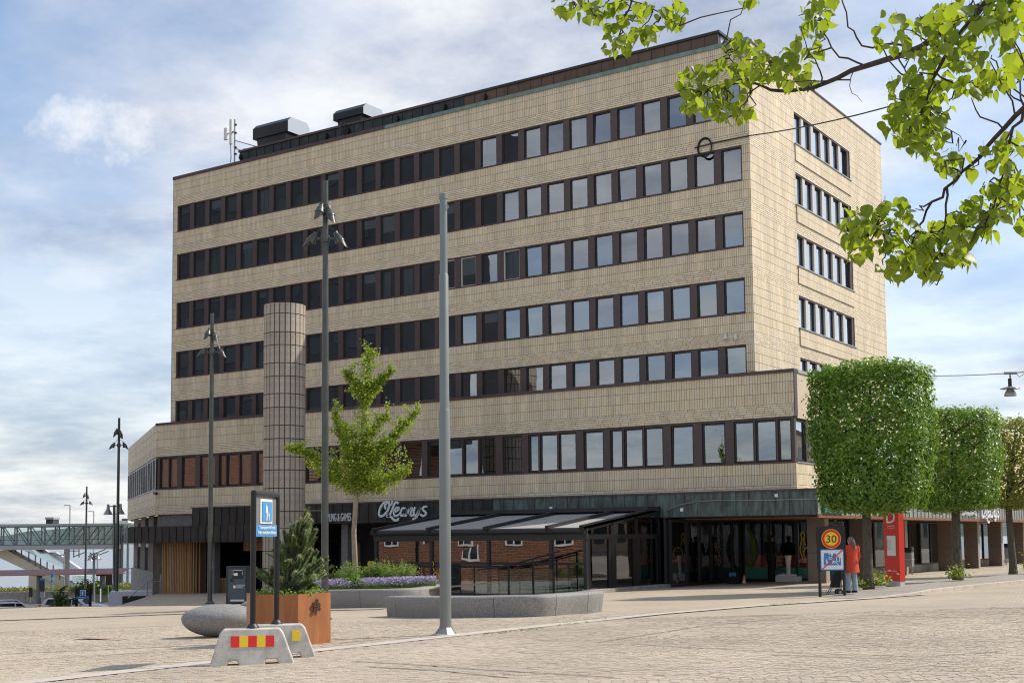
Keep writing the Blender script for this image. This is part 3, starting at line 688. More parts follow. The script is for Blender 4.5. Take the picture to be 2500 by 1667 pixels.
mb = MB(); mb.tube([(-24.4, 0.2, 25.35), (-24.4, 0.2, 24.6), (-24.25, 0.2, 24.5), (-24.1, 0.2, 24.62), (-24.1, 0.2, 25.3)], 0.035, 6); mb.build('roof_cable', 'black_metal', bld)

# --- windows of the tower
def window(x0, x1, z0, z1, y, parent, pane='glass_tower', fr='frame_dark', t=0.055, split=None, curtain=None, white=False, name='window', open_=False):
    mb = MB(); d = 0.07
    mb.box(x0, x0+t, y, y+d, z0, z1); mb.box(x1-t, x1, y, y+d, z0, z1); mb.box(x0+t, x1-t, y, y+d, z0, z0+t); mb.box(x0+t, x1-t, y, y+d, z1-t, z1)
    if split:
        for s in split: mb.box(s-t*0.8, s+t*0.8, y-0.004, y+d, z0+t, z1-t)
    w = mb.build(name, fr, parent)
    g = MB(); g.quad((x0+t*0.5, y+0.045, z0+t*0.5), (x1-t*0.5, y+0.045, z0+t*0.5), (x1-t*0.5, y+0.045, z1-t*0.5), (x0+t*0.5, y+0.045, z1-t*0.5))
    rot = rnd.gauss(0, 0.016), rnd.gauss(0, 0.012)
    cx, cz = (x0+x1)/2, (z0+z1)/2
    g.v = [(a, b+(a-cx)*rot[0]+(c-cz)*rot[1], c) for a, b, c in g.v]
    g.build('pane', pane, w)
    if curtain:
        c = MB(); n_ = 14; a0, a1 = curtain[1], curtain[2]; X0 = x0+(x1-x0)*a0; X1 = x0+(x1-x0)*a1; zb_ = z0+(z1-z0)*curtain[3] if len(curtain) > 3 else z0
        for i in range(n_+1):
            x = X0+(X1-X0)*i/n_; yy = y+0.22+0.035*math.sin(i*1.9)+rnd.uniform(-.01, .01); c.v += [(x, yy, zb_), (x, yy, z1)]
        c.f = [(2*i, 2*i+2, 2*i+3, 2*i+1) for i in range(n_)]
        c.build('curtain', curtain[0], w)
    return w
P0, PITCH_ = -37.40, 1.3335
for r, zb in enumerate(ZB):
    z1, z0 = zb-0.05, zb-4*TC+0.06
    MB().box(-LX+0.36, -0.37, 0.05, 0.12, zb-0.06, zb).build('window_head', 'brown_metal', bld)
    MB().box(-LX+0.34, -0.36, -0.035, 0.14, zb-4*TC+0.002, zb-4*TC+0.055).build('window_sill', 'brown_metal', bld)
    for i in range(28):
        x0 = P0+PITCH_*i; x1 = x0+0.985
        cu = None; q_ = rnd.random()
        if q_ < 0.22: cu = ('curtain_dark', 0.05, rnd.uniform(0.3, 0.95))
        elif q_ < 0.30: cu = ('curtain', 0.05, rnd.uniform(0.35, 0.9))
        bl_ = rnd.random() < 0.13
        if r == 2 and i == 18: cu = ('curtain', 0.02, 0.98)
        if r == 4 and i < 14: cu = ('curtain', 0.0, 1.0, -0.0) if False else cu
        wn_ = window(x0, x1, z0, z1, 0.10, bld, fr='white_frame' if (r == 2 and i in (15, 16, 18)) else 'frame_dark', curtain=cu)
        if bl_: zz_ = z1-(z1-z0)*rnd.choice((.25, .35, .5, .6)); MB().box(x0+.06, x1-.06, 0.20, 0.21, zz_, z1-.05).build('blind', 'blind', wn_)
        # metal-clad mullion between this window and the next
        mx0 = x1; mx1 = x0+PITCH_ if i < 27 else -0.37
        MB().box(mx0+0.002, mx1-0.002, 0.035, 0.16, z0-0.004, z1).build('mullion', 'brown_metal', bld)
    MB().box(-LX+0.36, P0-0.002, 0.04, 0.16, z0-0.004, z1).build('mullion', 'brown_metal', bld)
# --- windows of the street side (six in each storey, the head storey to the podium roof)
def window_side(y0, y1, z0, z1, x, parent, pane='glass_side', fr='frame_dark', t=0.06):
    mb = MB(); d = 0.07
    mb.box(x-d, x, y0, y0+t, z0, z1); mb.box(x-d, x, y1-t, y1, z0, z1); mb.box(x-d, x, y0+t, y1-t, z0, z0+t); mb.box(x-d, x, y0+t, y1-t, z1-t, z1)
    w = mb.build('window', fr, parent)
    g = MB(); r1 = rnd.gauss(0, 0.012); g.quad((x-0.045-r1*.5, y0+t*.5, z0+t*.5), (x-0.045+r1*.5, y1-t*.5, z0+t*.5), (x-0.045+r1*.5, y1-t*.5, z1-t*.5), (x-0.045-r1*.5, y0+t*.5, z1-t*.5)); g.build('pane', pane, w)
    return w
for r, zb in enumerate(ZB):
    z1, z0 = zb-0.06, zb-4*TC+0.06; pw = (SW1-SW0)/6
    MB().box(-0.16, -0.02, SW0, SW1, zb-0.07, zb).build('window_head', 'brown_metal', bld)
    MB().box(-0.16, 0.11, SW0-0.06, SW1+0.06, zb-4*TC+0.002, zb-4*TC+0.05).build('window_sill', 'metal_pale', bld)
    MB().box(0.02, 0.045, SW0, SW1, zb-6*TC+0.02, zb-4*TC).build('spandrel_back', 'mortar', bld)
    for i in range(6):
        y0 = SW0+pw*i; window_side(y0+0.02, y0+pw-0.30, z0, z1, -0.13, bld)
        MB().box(-0.17, -0.035, y0+pw-0.30, y0+pw+0.02-(0.03 if i == 5 else 0), z0, z1).build('mullion', 'white_frame' if i < 5 else 'brown_metal', bld)
# proud spandrel tiles on the street side
sp = []
tiles_keep = tiles; tiles = []
for k, zb in enumerate(ZB[:4]):
    tile_band(Vector((0.045, 0, 0)), SXD, SW0, SW1, zb-6*TC, 2, TC, SN)
V = []
for p0, d, a, b, z0, z1, nr in tiles:
    for off_, cf in ((0, 0), (0.02, 0.003)):
        for aa, z in ((a+cf, z0+cf), (b-cf, z0+cf), (b-cf, z1-cf), (a+cf, z1-cf)):
            q = p0+d*aa+nr*off_; V.append((q.x, q.y, z))
nn = len(V)//8
nmesh('spandrel_tiles', V, (np.arange(nn)[:, None, None]*8+BOXF[None]).reshape(-1, 4), 'tile', bld, kind='stuff')
tiles = tiles_keep

# --- podium body
pw_ = MB()
pw_.box(PX0+0.3, PX1-0.01, -E_+0.004, -E_+0.3, 7.16, 9.03); pw_.box(PX0+0.3, PX1-0.01, -E_+0.004, -E_+0.3, 3.72, 5.188)
for zz0, zz1 in ((7.16, 9.05), (3.72, 5.188)): pw_.prism([(0, 0), (Lq, 0), (Lq, -0.3), (0, -0.3)], Q2+Vector((0, 0, zz0))-nq*0.004, dq, nq, (0, 0, zz1-zz0))
pw_.box(PX1-0.3, PX1-0.004, -E_+0.3, 28, 3.72, 5.188)
pw_.build('podium_wall', 'mortar', bld)
MB().box(PX1-0.3, PX1+0.015, -E_+0.3, 28, 7.10, 9.03).build('rendered_wall', 'render_wall', bld)
MB().box(PX1-0.0, PX1+0.035, -E_-0.024, -E_+0.30, 7.16, 9.03).build('corner_trim', 'brown_metal', bld)
pr = MB(); pr.box(PX0+1, PX1-0.3, -E_+0.3, 2, 8.8, 9.0); pr.box(0.06, PX1-0.3, 2, 28, 8.8, 9.0); pr.build('podium_roof', 'charcoal', bld)
MB().box(PX1-0.3, PX1+0.06, -E_+0.35, 28, 9.03, 9.17).build('podium_coping', 'metal_pale', bld)
pi = MB(); pi.box(PX0+1, PX1-0.4, -E_+0.35, 3.2, 4.6, 4.7); pi.box(PX0+1, PX1-0.4, 3.1, 3.2, 4.7, 8.8); pi.box(PX0+1, PX1-0.35, -E_+0.31, 3.1, 7.3, 7.4)
pi.box(-39.2, PX0+1, 3.1, 3.2, 4.6, 8.8); pi.box(-39.2, -39.1, 0.2, 3.1, 4.6, 8.8)
pi.build('podium_interior', 'interior', bld)
def FXu(u): return onY(u, 1120, -E_).x
MB().box(PX0+0.1, PX1-0.02, -E_+0.05, -E_+0.12, 7.07, 7.16).build('window_head', 'brown_metal', bld)
MB().box(PX0+0.02, PX1-0.02, -E_-0.035, -E_+0.2, 5.188, 5.25).build('window_sill', 'brown_metal', bld)
groups = [(389, 432, [411], 'cc'), (443, 476, [], ''), (487, 524, [], 'c'), (533, 613, [551, 583], 'n'), (625, 662, [], 'c'), (676, 712, [], ''), (727, 805, [745, 776], ''), (820, 858, [], ''), (873, 912, [], ''), (925, 966, [], ''), (979, 1029, [], ''), (1042, 1209, [1087, 1129, 1168], ''), (1226, 1273, [], ''), (1289, 1406, [1316, 1362], ''), (1424, 1473, [], ''), (1489, 1619, [1521, 1571], ''), (1638, 1693, [], ''), (1714, 1771, [], ''), (1792, 1933, [1843, 1898], '')]
prev = PX0+0.1
for gi, (ua, ub, sp_, cc) in enumerate(groups):
    x0, x1 = FXu(ua), FXu(ub); edges = [x0]+[FXu(s) for s in sp_]+[x1]
    if x0-prev > 0.02: MB().box(prev+0.002, x0-0.002, -E_+0.035, -E_+0.16, 5.25, 7.07).build('mullion', 'brown_metal', bld)
    for k in range(len(edges)-1):
        cu = ('curtain', 0.03, 0.97) if cc in ('cc', 'c') else (('curtain', 0.0, 0.5) if (cc == 'n' and k == 2) else (('curtain_dark', 0.0, 0.6) if rnd.random() < 0.3 else None))
        a, b = edges[k]+(0.03 if k else 0), edges[k+1]-(0.03 if k < len(edges)-2 else 0)
        window(a, b, 5.27, 7.06, -E_+0.10, bld, t=0.075, curtain=cu)
        if k: MB().box(edges[k]-0.03, edges[k]+0.03, -E_+0.04, -E_+0.16, 5.25, 7.07).build('mullion', 'brown_metal', bld)
    prev = x1
MB().box(prev+0.002, PX1-0.03, -E_+0.02, -E_+0.2, 5.25, 7.1).build('corner_post', 'brown_metal', bld)
for i in range(6):
    y0 = -E_+0.25+i*1.35; window_side(y0, y0+1.08, 5.27, 7.04, PX1-0.08, bld, t=0.075)
    MB().box(PX1-0.2, PX1-0.03, y0+1.08, y0+1.35, 5.25, 7.1).build('mullion', 'brown_metal', bld)
MB().box(PX1-0.2, PX1+0.05, -E_+0.1, 8, 5.188, 5.24).build('window_sill', 'metal_pale', bld)
# chamfered left end: narrow windows with pale frames
nL = 13; ww = Lq/nL
for i in range(nL):
    a0 = i*ww+0.08; a1 = (i+1)*ww-0.03; mb = MB()
    for s0, s1 in ((a1-0.34, a1-0.02), (a0+0.5, a0+0.58)): mb.prism([(s0, 0.026), (s1, 0.026), (s1, -0.02), (s0, -0.02)], Q2+Vector((0, 0, 5.25)), dq, nq, (0, 0, 1.85))
    mb.prism([(a0, 0.024), (a1, 0.024), (a1, -0.02), (a0, -0.02)], Q2+Vector((0, 0, 7.02)), dq, nq, (0, 0, 0.08))
    w = mb.build('window', 'white_frame', bld)
    g = MB(); a = Q2+dq*(a0-.06)+nq*0.02; b = Q2+dq*(a1+.02)+nq*0.02; g.quad((a.x, a.y, 5.25), (b.x, b.y, 5.25), (b.x, b.y, 7.05), (a.x, a.y, 7.05)); g.build('pane', 'pane_dark', w)
g = MB(); g.prism([(0, -0.1), (Lq, -0.1), (Lq, -0.25), (0, -0.25)], Q2+Vector((0, 0, 5.19)), dq, nq, (0, 0, 1.97)); g.build('window_band_back', 'frame_dark', bld)
g = MB(); g.prism([(-0.03, 0.05), (Lq, 0.05), (Lq, -0.1), (-0.03, -0.1)], Q2+Vector((0, 0, 5.19)), dq, nq, (0, 0, 0.055)); g.build('window_sill', 'white_frame', bld)

# --- copper fascia over the ground floor
FYc = -E_-1.0
def fascia(x0, x1, z0, z1, y, m, n, cap=None, name='fascia_panel'):
    MB().box(x0, x1, y+0.03, y+0.12, z0, z1).build('fascia_core', 'copper_dark', bld)
    w = (x1-x0)/n
    for i in range(n):
        mb = MB(); mb.box(x0+i*w+0.008, x0+(i+1)*w-0.008, y+0.008, y+0.03, z0, z1); mb.box(x0+(i+1)*w-0.014, x0+(i+1)*w+0.014, y-0.022, y+0.03, z0, z1)
        mb.build(name, m(x0+i*w), bld)
fascia(-33.6, 3.45, 2.97, 3.98, FYc, lambda x: 'copper_green' if x > -13 else 'copper_dark', 62)
MB().box(-33.65, 3.5, FYc-0.05, -E_+0.0, 3.98, 4.05).build('fascia_cap', 'brown_metal', bld)
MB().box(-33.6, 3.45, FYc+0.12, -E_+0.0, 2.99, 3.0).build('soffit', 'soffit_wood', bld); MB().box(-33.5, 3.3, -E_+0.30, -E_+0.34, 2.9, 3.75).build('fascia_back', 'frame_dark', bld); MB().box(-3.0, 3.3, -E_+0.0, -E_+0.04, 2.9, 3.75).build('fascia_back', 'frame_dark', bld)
MB().box(-33.6, -33.55, FYc, -E_, 2.97, 3.98).build('fascia_end', 'copper_dark', bld)
# lower canopy at the left
Cl0 = onY(372, 1300, FYc-0.7).x
fascia(-38.3, -24.0, 2.05, 2.93, FYc-0.7, lambda x: 'copper_dark', 24)
MB().box(-38.3, -24.0, FYc-0.58, -0.5, 2.93, 2.99).build('canopy_top', 'charcoal', bld)
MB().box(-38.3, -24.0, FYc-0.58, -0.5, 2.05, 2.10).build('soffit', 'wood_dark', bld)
# side of lower canopy, receding along the chamfer, with close seams
ca0 = Vector((-38.3, FYc-0.7, 0)); ca1 = onZ(302, 1324, 2.02); ca1 = Vector((ca1.x, ca1.y, 0)); dc = (ca1-ca0); Lc = dc.length; dc.normalize(); ncn = Vector((dc.y, -dc.x, 0))
if ncn.dot(CAM-ca0) < 0: ncn = -ncn
g = MB(); g.prism([(0, 0), (Lc, 0), (Lc, -0.1), (0, -0.1)], ca0+Vector((0, 0, 2.05)), dc, ncn, (0, 0, 0.9)); g.build('fascia_core', 'copper_dark', bld)
nse = 24
for i in range(nse):
    a = ca0+dc*(Lc*(i+0.5)/nse); MB().obox((a.x+ncn.x*0.02, a.y+ncn.y*0.02, 2.49), dc*0.018, ncn*0.03, (0, 0, 0.44)).build('fascia_seam', 'metal_pale', bld)
# dark recessed storey between canopy and podium at the left
MB().box(-37.6, -24, -E_+0.25, -E_+0.3, 2.99, 3.72).build('recess_wall', 'stone_grey', bld)
# copper fascia along the street, sunlight put into its pale colour; shops below
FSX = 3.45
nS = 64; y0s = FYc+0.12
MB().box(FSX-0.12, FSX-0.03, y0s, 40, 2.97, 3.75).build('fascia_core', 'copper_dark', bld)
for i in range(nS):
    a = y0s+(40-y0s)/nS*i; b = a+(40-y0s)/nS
    mb = MB(); mb.box(FSX-0.03, FSX-0.008, a+0.01, b-0.01, 2.97, 3.75); mb.box(FSX-0.03, FSX+0.03, b-0.018, b+0.018, 2.97, 3.75); mb.build('fascia_panel', 'metal_pale', bld)
MB().box(PX1, FSX+0.05, y0s, 40, 3.75, 3.8).build('fascia_cap', 'metal_pale', bld)
MB().box(-3, FSX-0.02, -E_+0.05, 40, 2.86, 2.96).build('soffit', 'soffit_wood', bld)
MB().box(FSX-0.02, FSX+0.04, y0s-0.05, 40, 2.84, 2.97).build('soffit_edge', 'soffit_wood', bld)
# --- ground floor: recessed dark shop fronts, stone pillars
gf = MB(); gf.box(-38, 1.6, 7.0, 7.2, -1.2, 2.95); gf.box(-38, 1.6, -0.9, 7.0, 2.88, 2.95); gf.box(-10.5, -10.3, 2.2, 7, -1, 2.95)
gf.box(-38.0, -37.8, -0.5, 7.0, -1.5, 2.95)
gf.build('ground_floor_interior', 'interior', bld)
# --- ground floor fittings
def slats(x0, x1, y, z0, z1, n, parent, name='slat', back=True, yf=None):
    for i in range(n):
        a = x0+(x1-x0)*i/n; w = (x1-x0)/n; yy = y+(yf(i/(n-1)) if yf else 0)
        MB().box(a+w*0.22, a+w*0.78, yy, yy+0.06, z0, z1).build(name, 'wood_slat', parent)
slats(-37.4, -33.6, -1.35, -1.0, 2.04, 27, bld, yf=lambda t: 0.9*max(0, (0.12-t)/0.12)**2 + 0.8*max(0, (t-0.72)/0.28)**2)
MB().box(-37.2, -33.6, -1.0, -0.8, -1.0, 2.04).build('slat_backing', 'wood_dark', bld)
slats(-31.0, -29.2, -0.6, 1.55, 2.04, 18, bld); slats(-27.0, -25.6, -0.6, -0.9, 2.04, 14, bld)
slats(-20.6, -19.4, -0.4, -0.8, 2.9, 12, bld)
slats(-33.3, -31.3, -0.3, -0.9, 0.0, 16, bld)
for x in (-32.6, -22.6, -17.0):
    MB().box(x-0.22, x+0.22, -1.5, -1.05, GZ(x)-0.1, 2.96 if x > -24 else 2.04).build('pillar', 'stone_pillar_light' if x > -20 else 'stone_grey', bld, bevel=0.01)
mb = MB(); mb.box(-32.72, -32.5, -1.52, -1.503, 0.55, 0.95); mb.build('notice', 'sign_white', bld)
# glazed doors in the dark recess
for x0, x1 in ((-30.9, -29.9), (-29.9, -28.9), (-28.9, -27.4), (-24.8, -23.3), (-22.0, -20.8), (-19.2, -17.6), (-16.4, -14.8)):
    window(x0, x1, GZ(x0)+0.02, 1.95 if x0 < -24 else 2.85, 0.6, bld, pane='glass_shop', t=0.07, name='shop_window')
MB().box(-24, -14.5, 1.0, 1.1, -0.6, 2.9).build('shop_back', 'interior', bld)
MB().box(-30.05, -29.93, 0.52, 0.6, -0.7, 1.95).build('door_post', 'wood_slat', bld)
mb = MB(); mb.box(-21.8, -21.25, -0.55, -0.5, 0.55, 1.0); mb.build('shop_sticker', 'yellow', bld); MB().box(-21.6, -21.35, -0.565, -0.552, 0.65, 0.9).build('shop_sticker', 'rust_dark', bld)
# brown stone block with openings under the canopy at the far left corner
L0 = Q2 + dq*0.15 - nq*0.55
def lefts(a0, a1, z0, z1, d0, d1, name, m):
    g = MB(); g.prism([(a0, d0), (a1, d0), (a1, d1), (a0, d1)], L0+Vector((0, 0, z0)), dq, nq, (0, 0, z1-z0)); return g.build(name, m, bld)
lefts(0, Lq+0.6, -5.0, 0.2, 0.25, 0.0, 'stone_plinth', 'concrete_dark'); 
for k in range(4): lefts(k*Lq/3.6, k*Lq/3.6+Lq/6.2, 0.2, 3.75, 0.1, -0.3, 'stone_pier', 'stone_brown')
lefts(0, Lq+0.6, -0.4, 3.75, -0.3, -0.45, 'recess_wall', 'frame_dark')
for k in range(3):
    lefts(k*Lq/3.6+Lq/6.2+0.1, k*Lq/3.6+Lq/6.2+0.16, -0.3, 1.85, -0.05, -0.15, 'window_frame', 'galv'); lefts(k*Lq/3.6+Lq/6.2, (k+1)*Lq/3.6, 1.75, 2.0, 0.06, -0.2, 'window_frame', 'galv')
MB().box(-38.3, -37.3, -0.9, -0.6, -1.6, 2.05).build('stone_pier', 'stone_brown', bld)
# entrance corner: glazing running back from the terrace, then the glazed back wall
EX, EY = -3.3, 5.6
MB().box(EX-0.3, EX-0.2, -2.0, EY, -0.1, 2.95).build('hall_wall', 'interior', bld)
def glz_side(y0, y1, z0, z1, x, pane='glass_shop', t=0.09, name='shop_window'):
    mb = MB(); mb.box(x-0.06, x+0.06, y0, y0+t, z0, z1); mb.box(x-0.06, x+0.06, y1-t, y1, z0, z1); mb.box(x-0.06, x+0.06, y0+t, y1-t, z0, z0+t); mb.box(x-0.06, x+0.06, y0+t, y1-t, z1-t, z1)
    w = mb.build(name, 'frame_dark', bld); g = MB(); g.quad((x+.01, y0+t, z0+t), (x+.01, y1-t, z0+t), (x+.01, y1-t, z1-t), (x+.01, y0+t, z1-t)); g.build('pane', pane, w); return w
for a, b in ((-2.0, -0.4), (-0.4, 0.9), (0.9, 2.1), (2.1, 3.3), (3.3, 4.5), (4.5, 5.5)): glz_side(a, b, -0.06, 2.86, EX, pane='glass_terrace' if a < 0.5 else 'glass_door')
for a, b in ((-3.2, -1.9), (-1.9, -0.5), (-0.5, 0.9), (0.9, 1.9)): window(a, b, 0.02, 2.86, EY, bld, pane='glass_shop', t=0.06, name='shop_window')
MB().box(-3.2, 1.7, EY+0.02, EY+0.10, 0.0, 0.62).build('shop_plinth', 'sign_green', bld)
MB().box(-3.0, 1.7, EY+0.25, EY+0.3, 0.62, 1.2).build('red_bus_reflection', 'red_paint', bld)  # red panel standing in for the bus mirrored in the glass
put_text('ESTABLISHED', 0.22, (EX+0.03, 2.2, 2.1), (0, 1, 0), (0, 0, 1), 'sign_grey', bld, 'shop_lettering', ext=0.002, width=1.5)
put_text('1988', 0.75, (EX+0.03, 2.2, 1.35), (0, 1, 0), (0, 0, 1), 'sign_grey', bld, 'shop_lettering', ext=0.002, width=1.3)
put_text('1984', 0.75, (EX+0.03, 2.2, 0.75), (0, 1, 0), (0, 0, 1), 'sign_grey', bld, 'shop_lettering', ext=0.002, width=1.3)
put_text('Välkommen', 0.26, (-0.4, EY-0.02, 0.85), (1, 0, 0), (0, 0, 1), 'sign_white', bld, 'shop_lettering', ext=0.002)
# green leaf-shaped film and bowling emblem on the glass
mb = ribbon([[(0.0, 2.55, 0.04), (0.12, 2.2, 0.18), (0.26, 1.6, 0.30), (0.2, 1.1, 0.30), (0.05, 0.7, 0.12), (0.02, 0.55, 0.03)]], 0.2, (-2.9, EY-0.012, 0), (1, 0, 0), (0, 0, 1), 0.004); mb.build('glass_film', 'leaf_shrub', bld)
def bowling(pos, s, xd, parent):
    mb = MB(); P = lambda a: [(x*s, y*s) for x, y in a]
    pin = [(-.02, 0), (-.10, .25), (-.16, .5), (-.10, .8), (-.05, .98), (-.08, 1.12), (-.09, 1.25), (0, 1.36), (.09, 1.25), (.08, 1.12), (.05, .98), (.10, .8), (.12, .7)]
    ball = [(.30+.27*math.cos(t), .30+.27*1.12*math.sin(t)) for t in np.linspace(-2.6, 3.6, 18)]
    ribbon([P([(-.02, .02), (.25, .02)]), P(pin), P(ball), P([(-.06, 1.02), (.06, 1.02)]), P([(.33, .42), (.34, .43)]), P([(.40, .40), (.41, .41)])], 0.05*s, pos, xd, (0, 0, 1), 0.004, mb)
    return mb.build('bowling_emblem', 'yellow', parent)
bowling((-0.15, EY-0.014, 1.0), 0.95, (1, 0, 0), bld)
# stone pillars of the arcade along the street, shop glazing behind
for i, u in enumerate((1972, 2078, 2172, 2291, 2355, 2414, 2470)):
    y = onX(u, 1380, 1.8).y; zt = 2.86
    MB().box(1.8, 2.6, y, y+0.45, -0.05, zt).build('pillar', 'stone_pillar', bld, bevel=0.012)
    MB().box(2.601, 2.625, y+0.01, y+0.44, -0.05, zt-0.02).build('pillar_lit_face', 'stone_pillar_light', bld)  # lit street side of the pillar put in as a paler skin
    MB().box(1.79, 2.61, y-0.006, y+0.2, 1.35, 1.365).build('pillar_joint', 'frame_dark', bld)
for k in range(16):
    y0 = EY+0.2+k*2.0; glz_side(y0, y0+1.96, 0.45, 2.8, 1.2, t=0.06); MB().box(1.1, 1.3, y0, y0+1.96, 0.05, 0.45).build('shop_plinth', 'concrete_dark', bld)
MB().box(-1.6, -1.5, EY+0.5, 38, 0, 2.85).build('shop_back', 'interior', bld)
for y0, w in ((9.0, 1.5), (13.5, 1.0), (16.2, 1.6)):
    c = MB(); n_ = 16
    for i in range(n_+1): c.v += [(0.75+0.04*math.sin(i*1.7), y0+w*i/n_, 1.5+0.1*math.sin(i)), (0.75+0.04*math.sin(i*1.7), y0+w*i/n_, 2.75)]
    c.f = [(2*i, 2*i+2, 2*i+3, 2*i+1) for i in range(n_)]; c.build('curtain', 'curtain', bld)
MB().box(1.31, 1.33, 8.0, 8.9, 0.6, 2.1).build('window_poster', 'sign_blue_light', bld); MB().box(1.335, 1.345, 8.1, 8.5, 1.3, 1.9).build('window_poster', 'yellow', bld)
MB().box(2.0, 2.1, 34, 34.6, 0, 2.8).build('timber_post', 'wood_slat', bld)
# two rows of shops beyond the tower keep the podium height
MB().box(0.0, PX1-0.02, 28, 70, 2.9, 9.0).build('rear_wing', 'render_wall', bld)

# roof plant
def vent(u0, u1, y, zb, zt, label):
    a, b = onY(u0, 300, y).x, onY(u1, 300, y).x; r = thing('roof_vent', label, 'roof vent', ((a+b)/2, y+1, 24.2), 'ventilation hoods on the roof')
    w = b-a; c = 0.12*w
    mb = MB(); pr_ = [(0, zb), (w, zb), (w, zt-0.28), (w-0.25, zt), (0.25, zt), (0, zt-0.28)]
    mb.prism([(0, 0), (1.9, 0), (1.9, zt-zb-0.28), (1.6, zt-zb), (0.3, zt-zb), (0, zt-zb-0.28)], (a, y, zb), (0, 1, 0), (0, 0, 1), (w, 0, 0)); mb.build('hood', 'black_metal', r, bevel=0.02)
    mb = MB(); mb.prism([(0.02, 0.0), (1.88, 0.0), (1.88, zt-zb-0.3), (1.6, zt-zb-0.03), (0.3, zt-zb-0.03), (0.02, zt-zb-0.3)], (b+0.004, y, zb+0.01), (0, 1, 0), (0, 0, 1), (0.02, 0, 0)); mb.build('side_plate', 'vent_side', r)
    mb = MB(); mb.add([(a+.5, y+.3, 24.2), (b-.5, y+.3, 24.2), (b-.5, y+1.6, 24.2), (a+.5, y+1.6, 24.2), (a+.25, y+.1, zb), (b-.25, y+.1, zb), (b-.25, y+1.8, zb), (a+.25, y+1.8, zb)], [(0, 1, 5, 4), (1, 2, 6, 5), (2, 3, 7, 6), (3, 0, 4, 7)]); mb.build('neck', 'charcoal', r)
za = lambda u, v, y: onY(u, v, y).z
vent(617, 702, 2.2, za(617, 342, 2.2), za(617, 305, 2.2), 'black roof ventilation hood nearest the antenna mast')
vent(813, 886, 2.2, za(813, 296, 2.2), za(813, 268, 2.2), 'black roof ventilation hood standing clear right of the antenna mast')
ax = onY(573, 330, 0.9).x
r = thing('antenna_mast', 'slim grey antenna mast with two pale panels at the roof edge', 'antenna', (ax, 0.9, 24.2))
MB().tube([(ax, 0.9, 24.2), (ax, 0.9, 27.5)], 0.045, 8).build('mast', 'galv', r)
for dx, z0, z1, w in ((-0.28, 26.0, 27.55, 0.2), (-0.72, 26.35, 27.1, 0.26)):
    MB().box(ax+dx-w/2, ax+dx+w/2, 0.8, 0.95, z0, z1).build('antenna_panel', 'white_plastic', r, bevel=0.03); MB().bar((ax, 0.9, (z0+z1)/2), (ax+dx, 0.9, (z0+z1)/2), 0.05).build('bracket', 'galv', r)
for z in (25.7, 26.2): MB().bar((ax, 0.9, z), (ax+2.6, 1.2, z-1.0), 0.05).build('stay', 'galv', r)
MB().tube([(ax-0.35, 0.9, 26), (ax-0.3, 0.9, 25.2), (ax-0.35, 0.9, 24.9)], 0.03, 6).build('cable', 'galv', r)
for z in (25.3, 25.7, 26.6, 27.1): MB().box(ax+0.03, ax+0.14, 0.85, 0.95, z, z+0.1).build('clamp', 'black_metal', r)
bx = onY(617, 350, 1.0).x
r = thing('roof_camera', 'small grey box on a bent bracket beside the antenna mast', 'camera', (bx, 1.0, 24.4)); MB().obox((bx-.25, 1, 25.35), (0.38, 0, -0.1), (0, .15, 0), (0.03, 0, 0.1)).build('housing', 'galv', r); MB().bar((bx-0.1, 1, 24.4), (bx-.2, 1, 25.3), 0.1).build('bracket', 'galv', r)

# facade fittings
def wallbit(name, u, v, y, w, h, d, m, label, cat, group=None):
    p = onY(u, v, y); one(name, MB().box(p.x-w/2, p.x+w/2, y-d, y, p.z-h/2, p.z+h/2), m, label, cat, group, bevel=0.004)
for i, (u, v, lb) in enumerate(((1810, 826, 'left'), (1835, 823, 'right'))):
    p = onY(1700+(575 if i == 0 else 770)/7.84, 660+1280/7.84, -0.02); mb = MB(); mb.lathe([(0.03, 0.14), (0.06, 0.05), (0.10, -0.08), (0.09, -0.1)], 10, (p.x, -0.13, p.z)); one('wall_lamp', mb, 'white_plastic', f'small cream bell-shaped lamp on the brick band near the corner, {lb} one of the pair', 'wall lamp', 'pair of cream lamps on the facade', smooth=True)
for u, v, lb in ((1346, 1240, 'left of the pole-side awning'), (1665, 1244, 'above the glazed entrance'), (1896, 1209, 'near the corner above the cable')):
    wallbit('junction_box', u, v, FYc, 0.14, 0.14, 0.05, 'sign_white', f'small white square box on the copper fascia, {lb}', 'junction box', 'white boxes on the copper fascia')
p = onY(383, 1204, -E_-0.03); r = thing('security_camera', 'small black camera on the tile band at the left corner', 'camera', p); MB().obox(p+Vector((0.1, -0.2, 0)), (0.17, -0.05, -0.02), (0.02, 0.07, 0), (0, 0, 0.07)).build('body', 'black_metal', r); MB().bar(p+Vector((0, 0, 0.05)), p+Vector((0.05, -0.2, 0.02)), 0.05).build('bracket', 'black_metal', r)
# cable clipped to the fascia
pts = [onY(u, v, FYc-0.04) for u, v in ((1630, 1244), (1660, 1232), (1700, 1224), (1750, 1221), (1850, 1221), (1995, 1217))]
one('fascia_cable', MB().tube(pts, 0.022, 6), 'galv', 'pale cable running along the copper fascia from the terrace to the corner', 'cable')
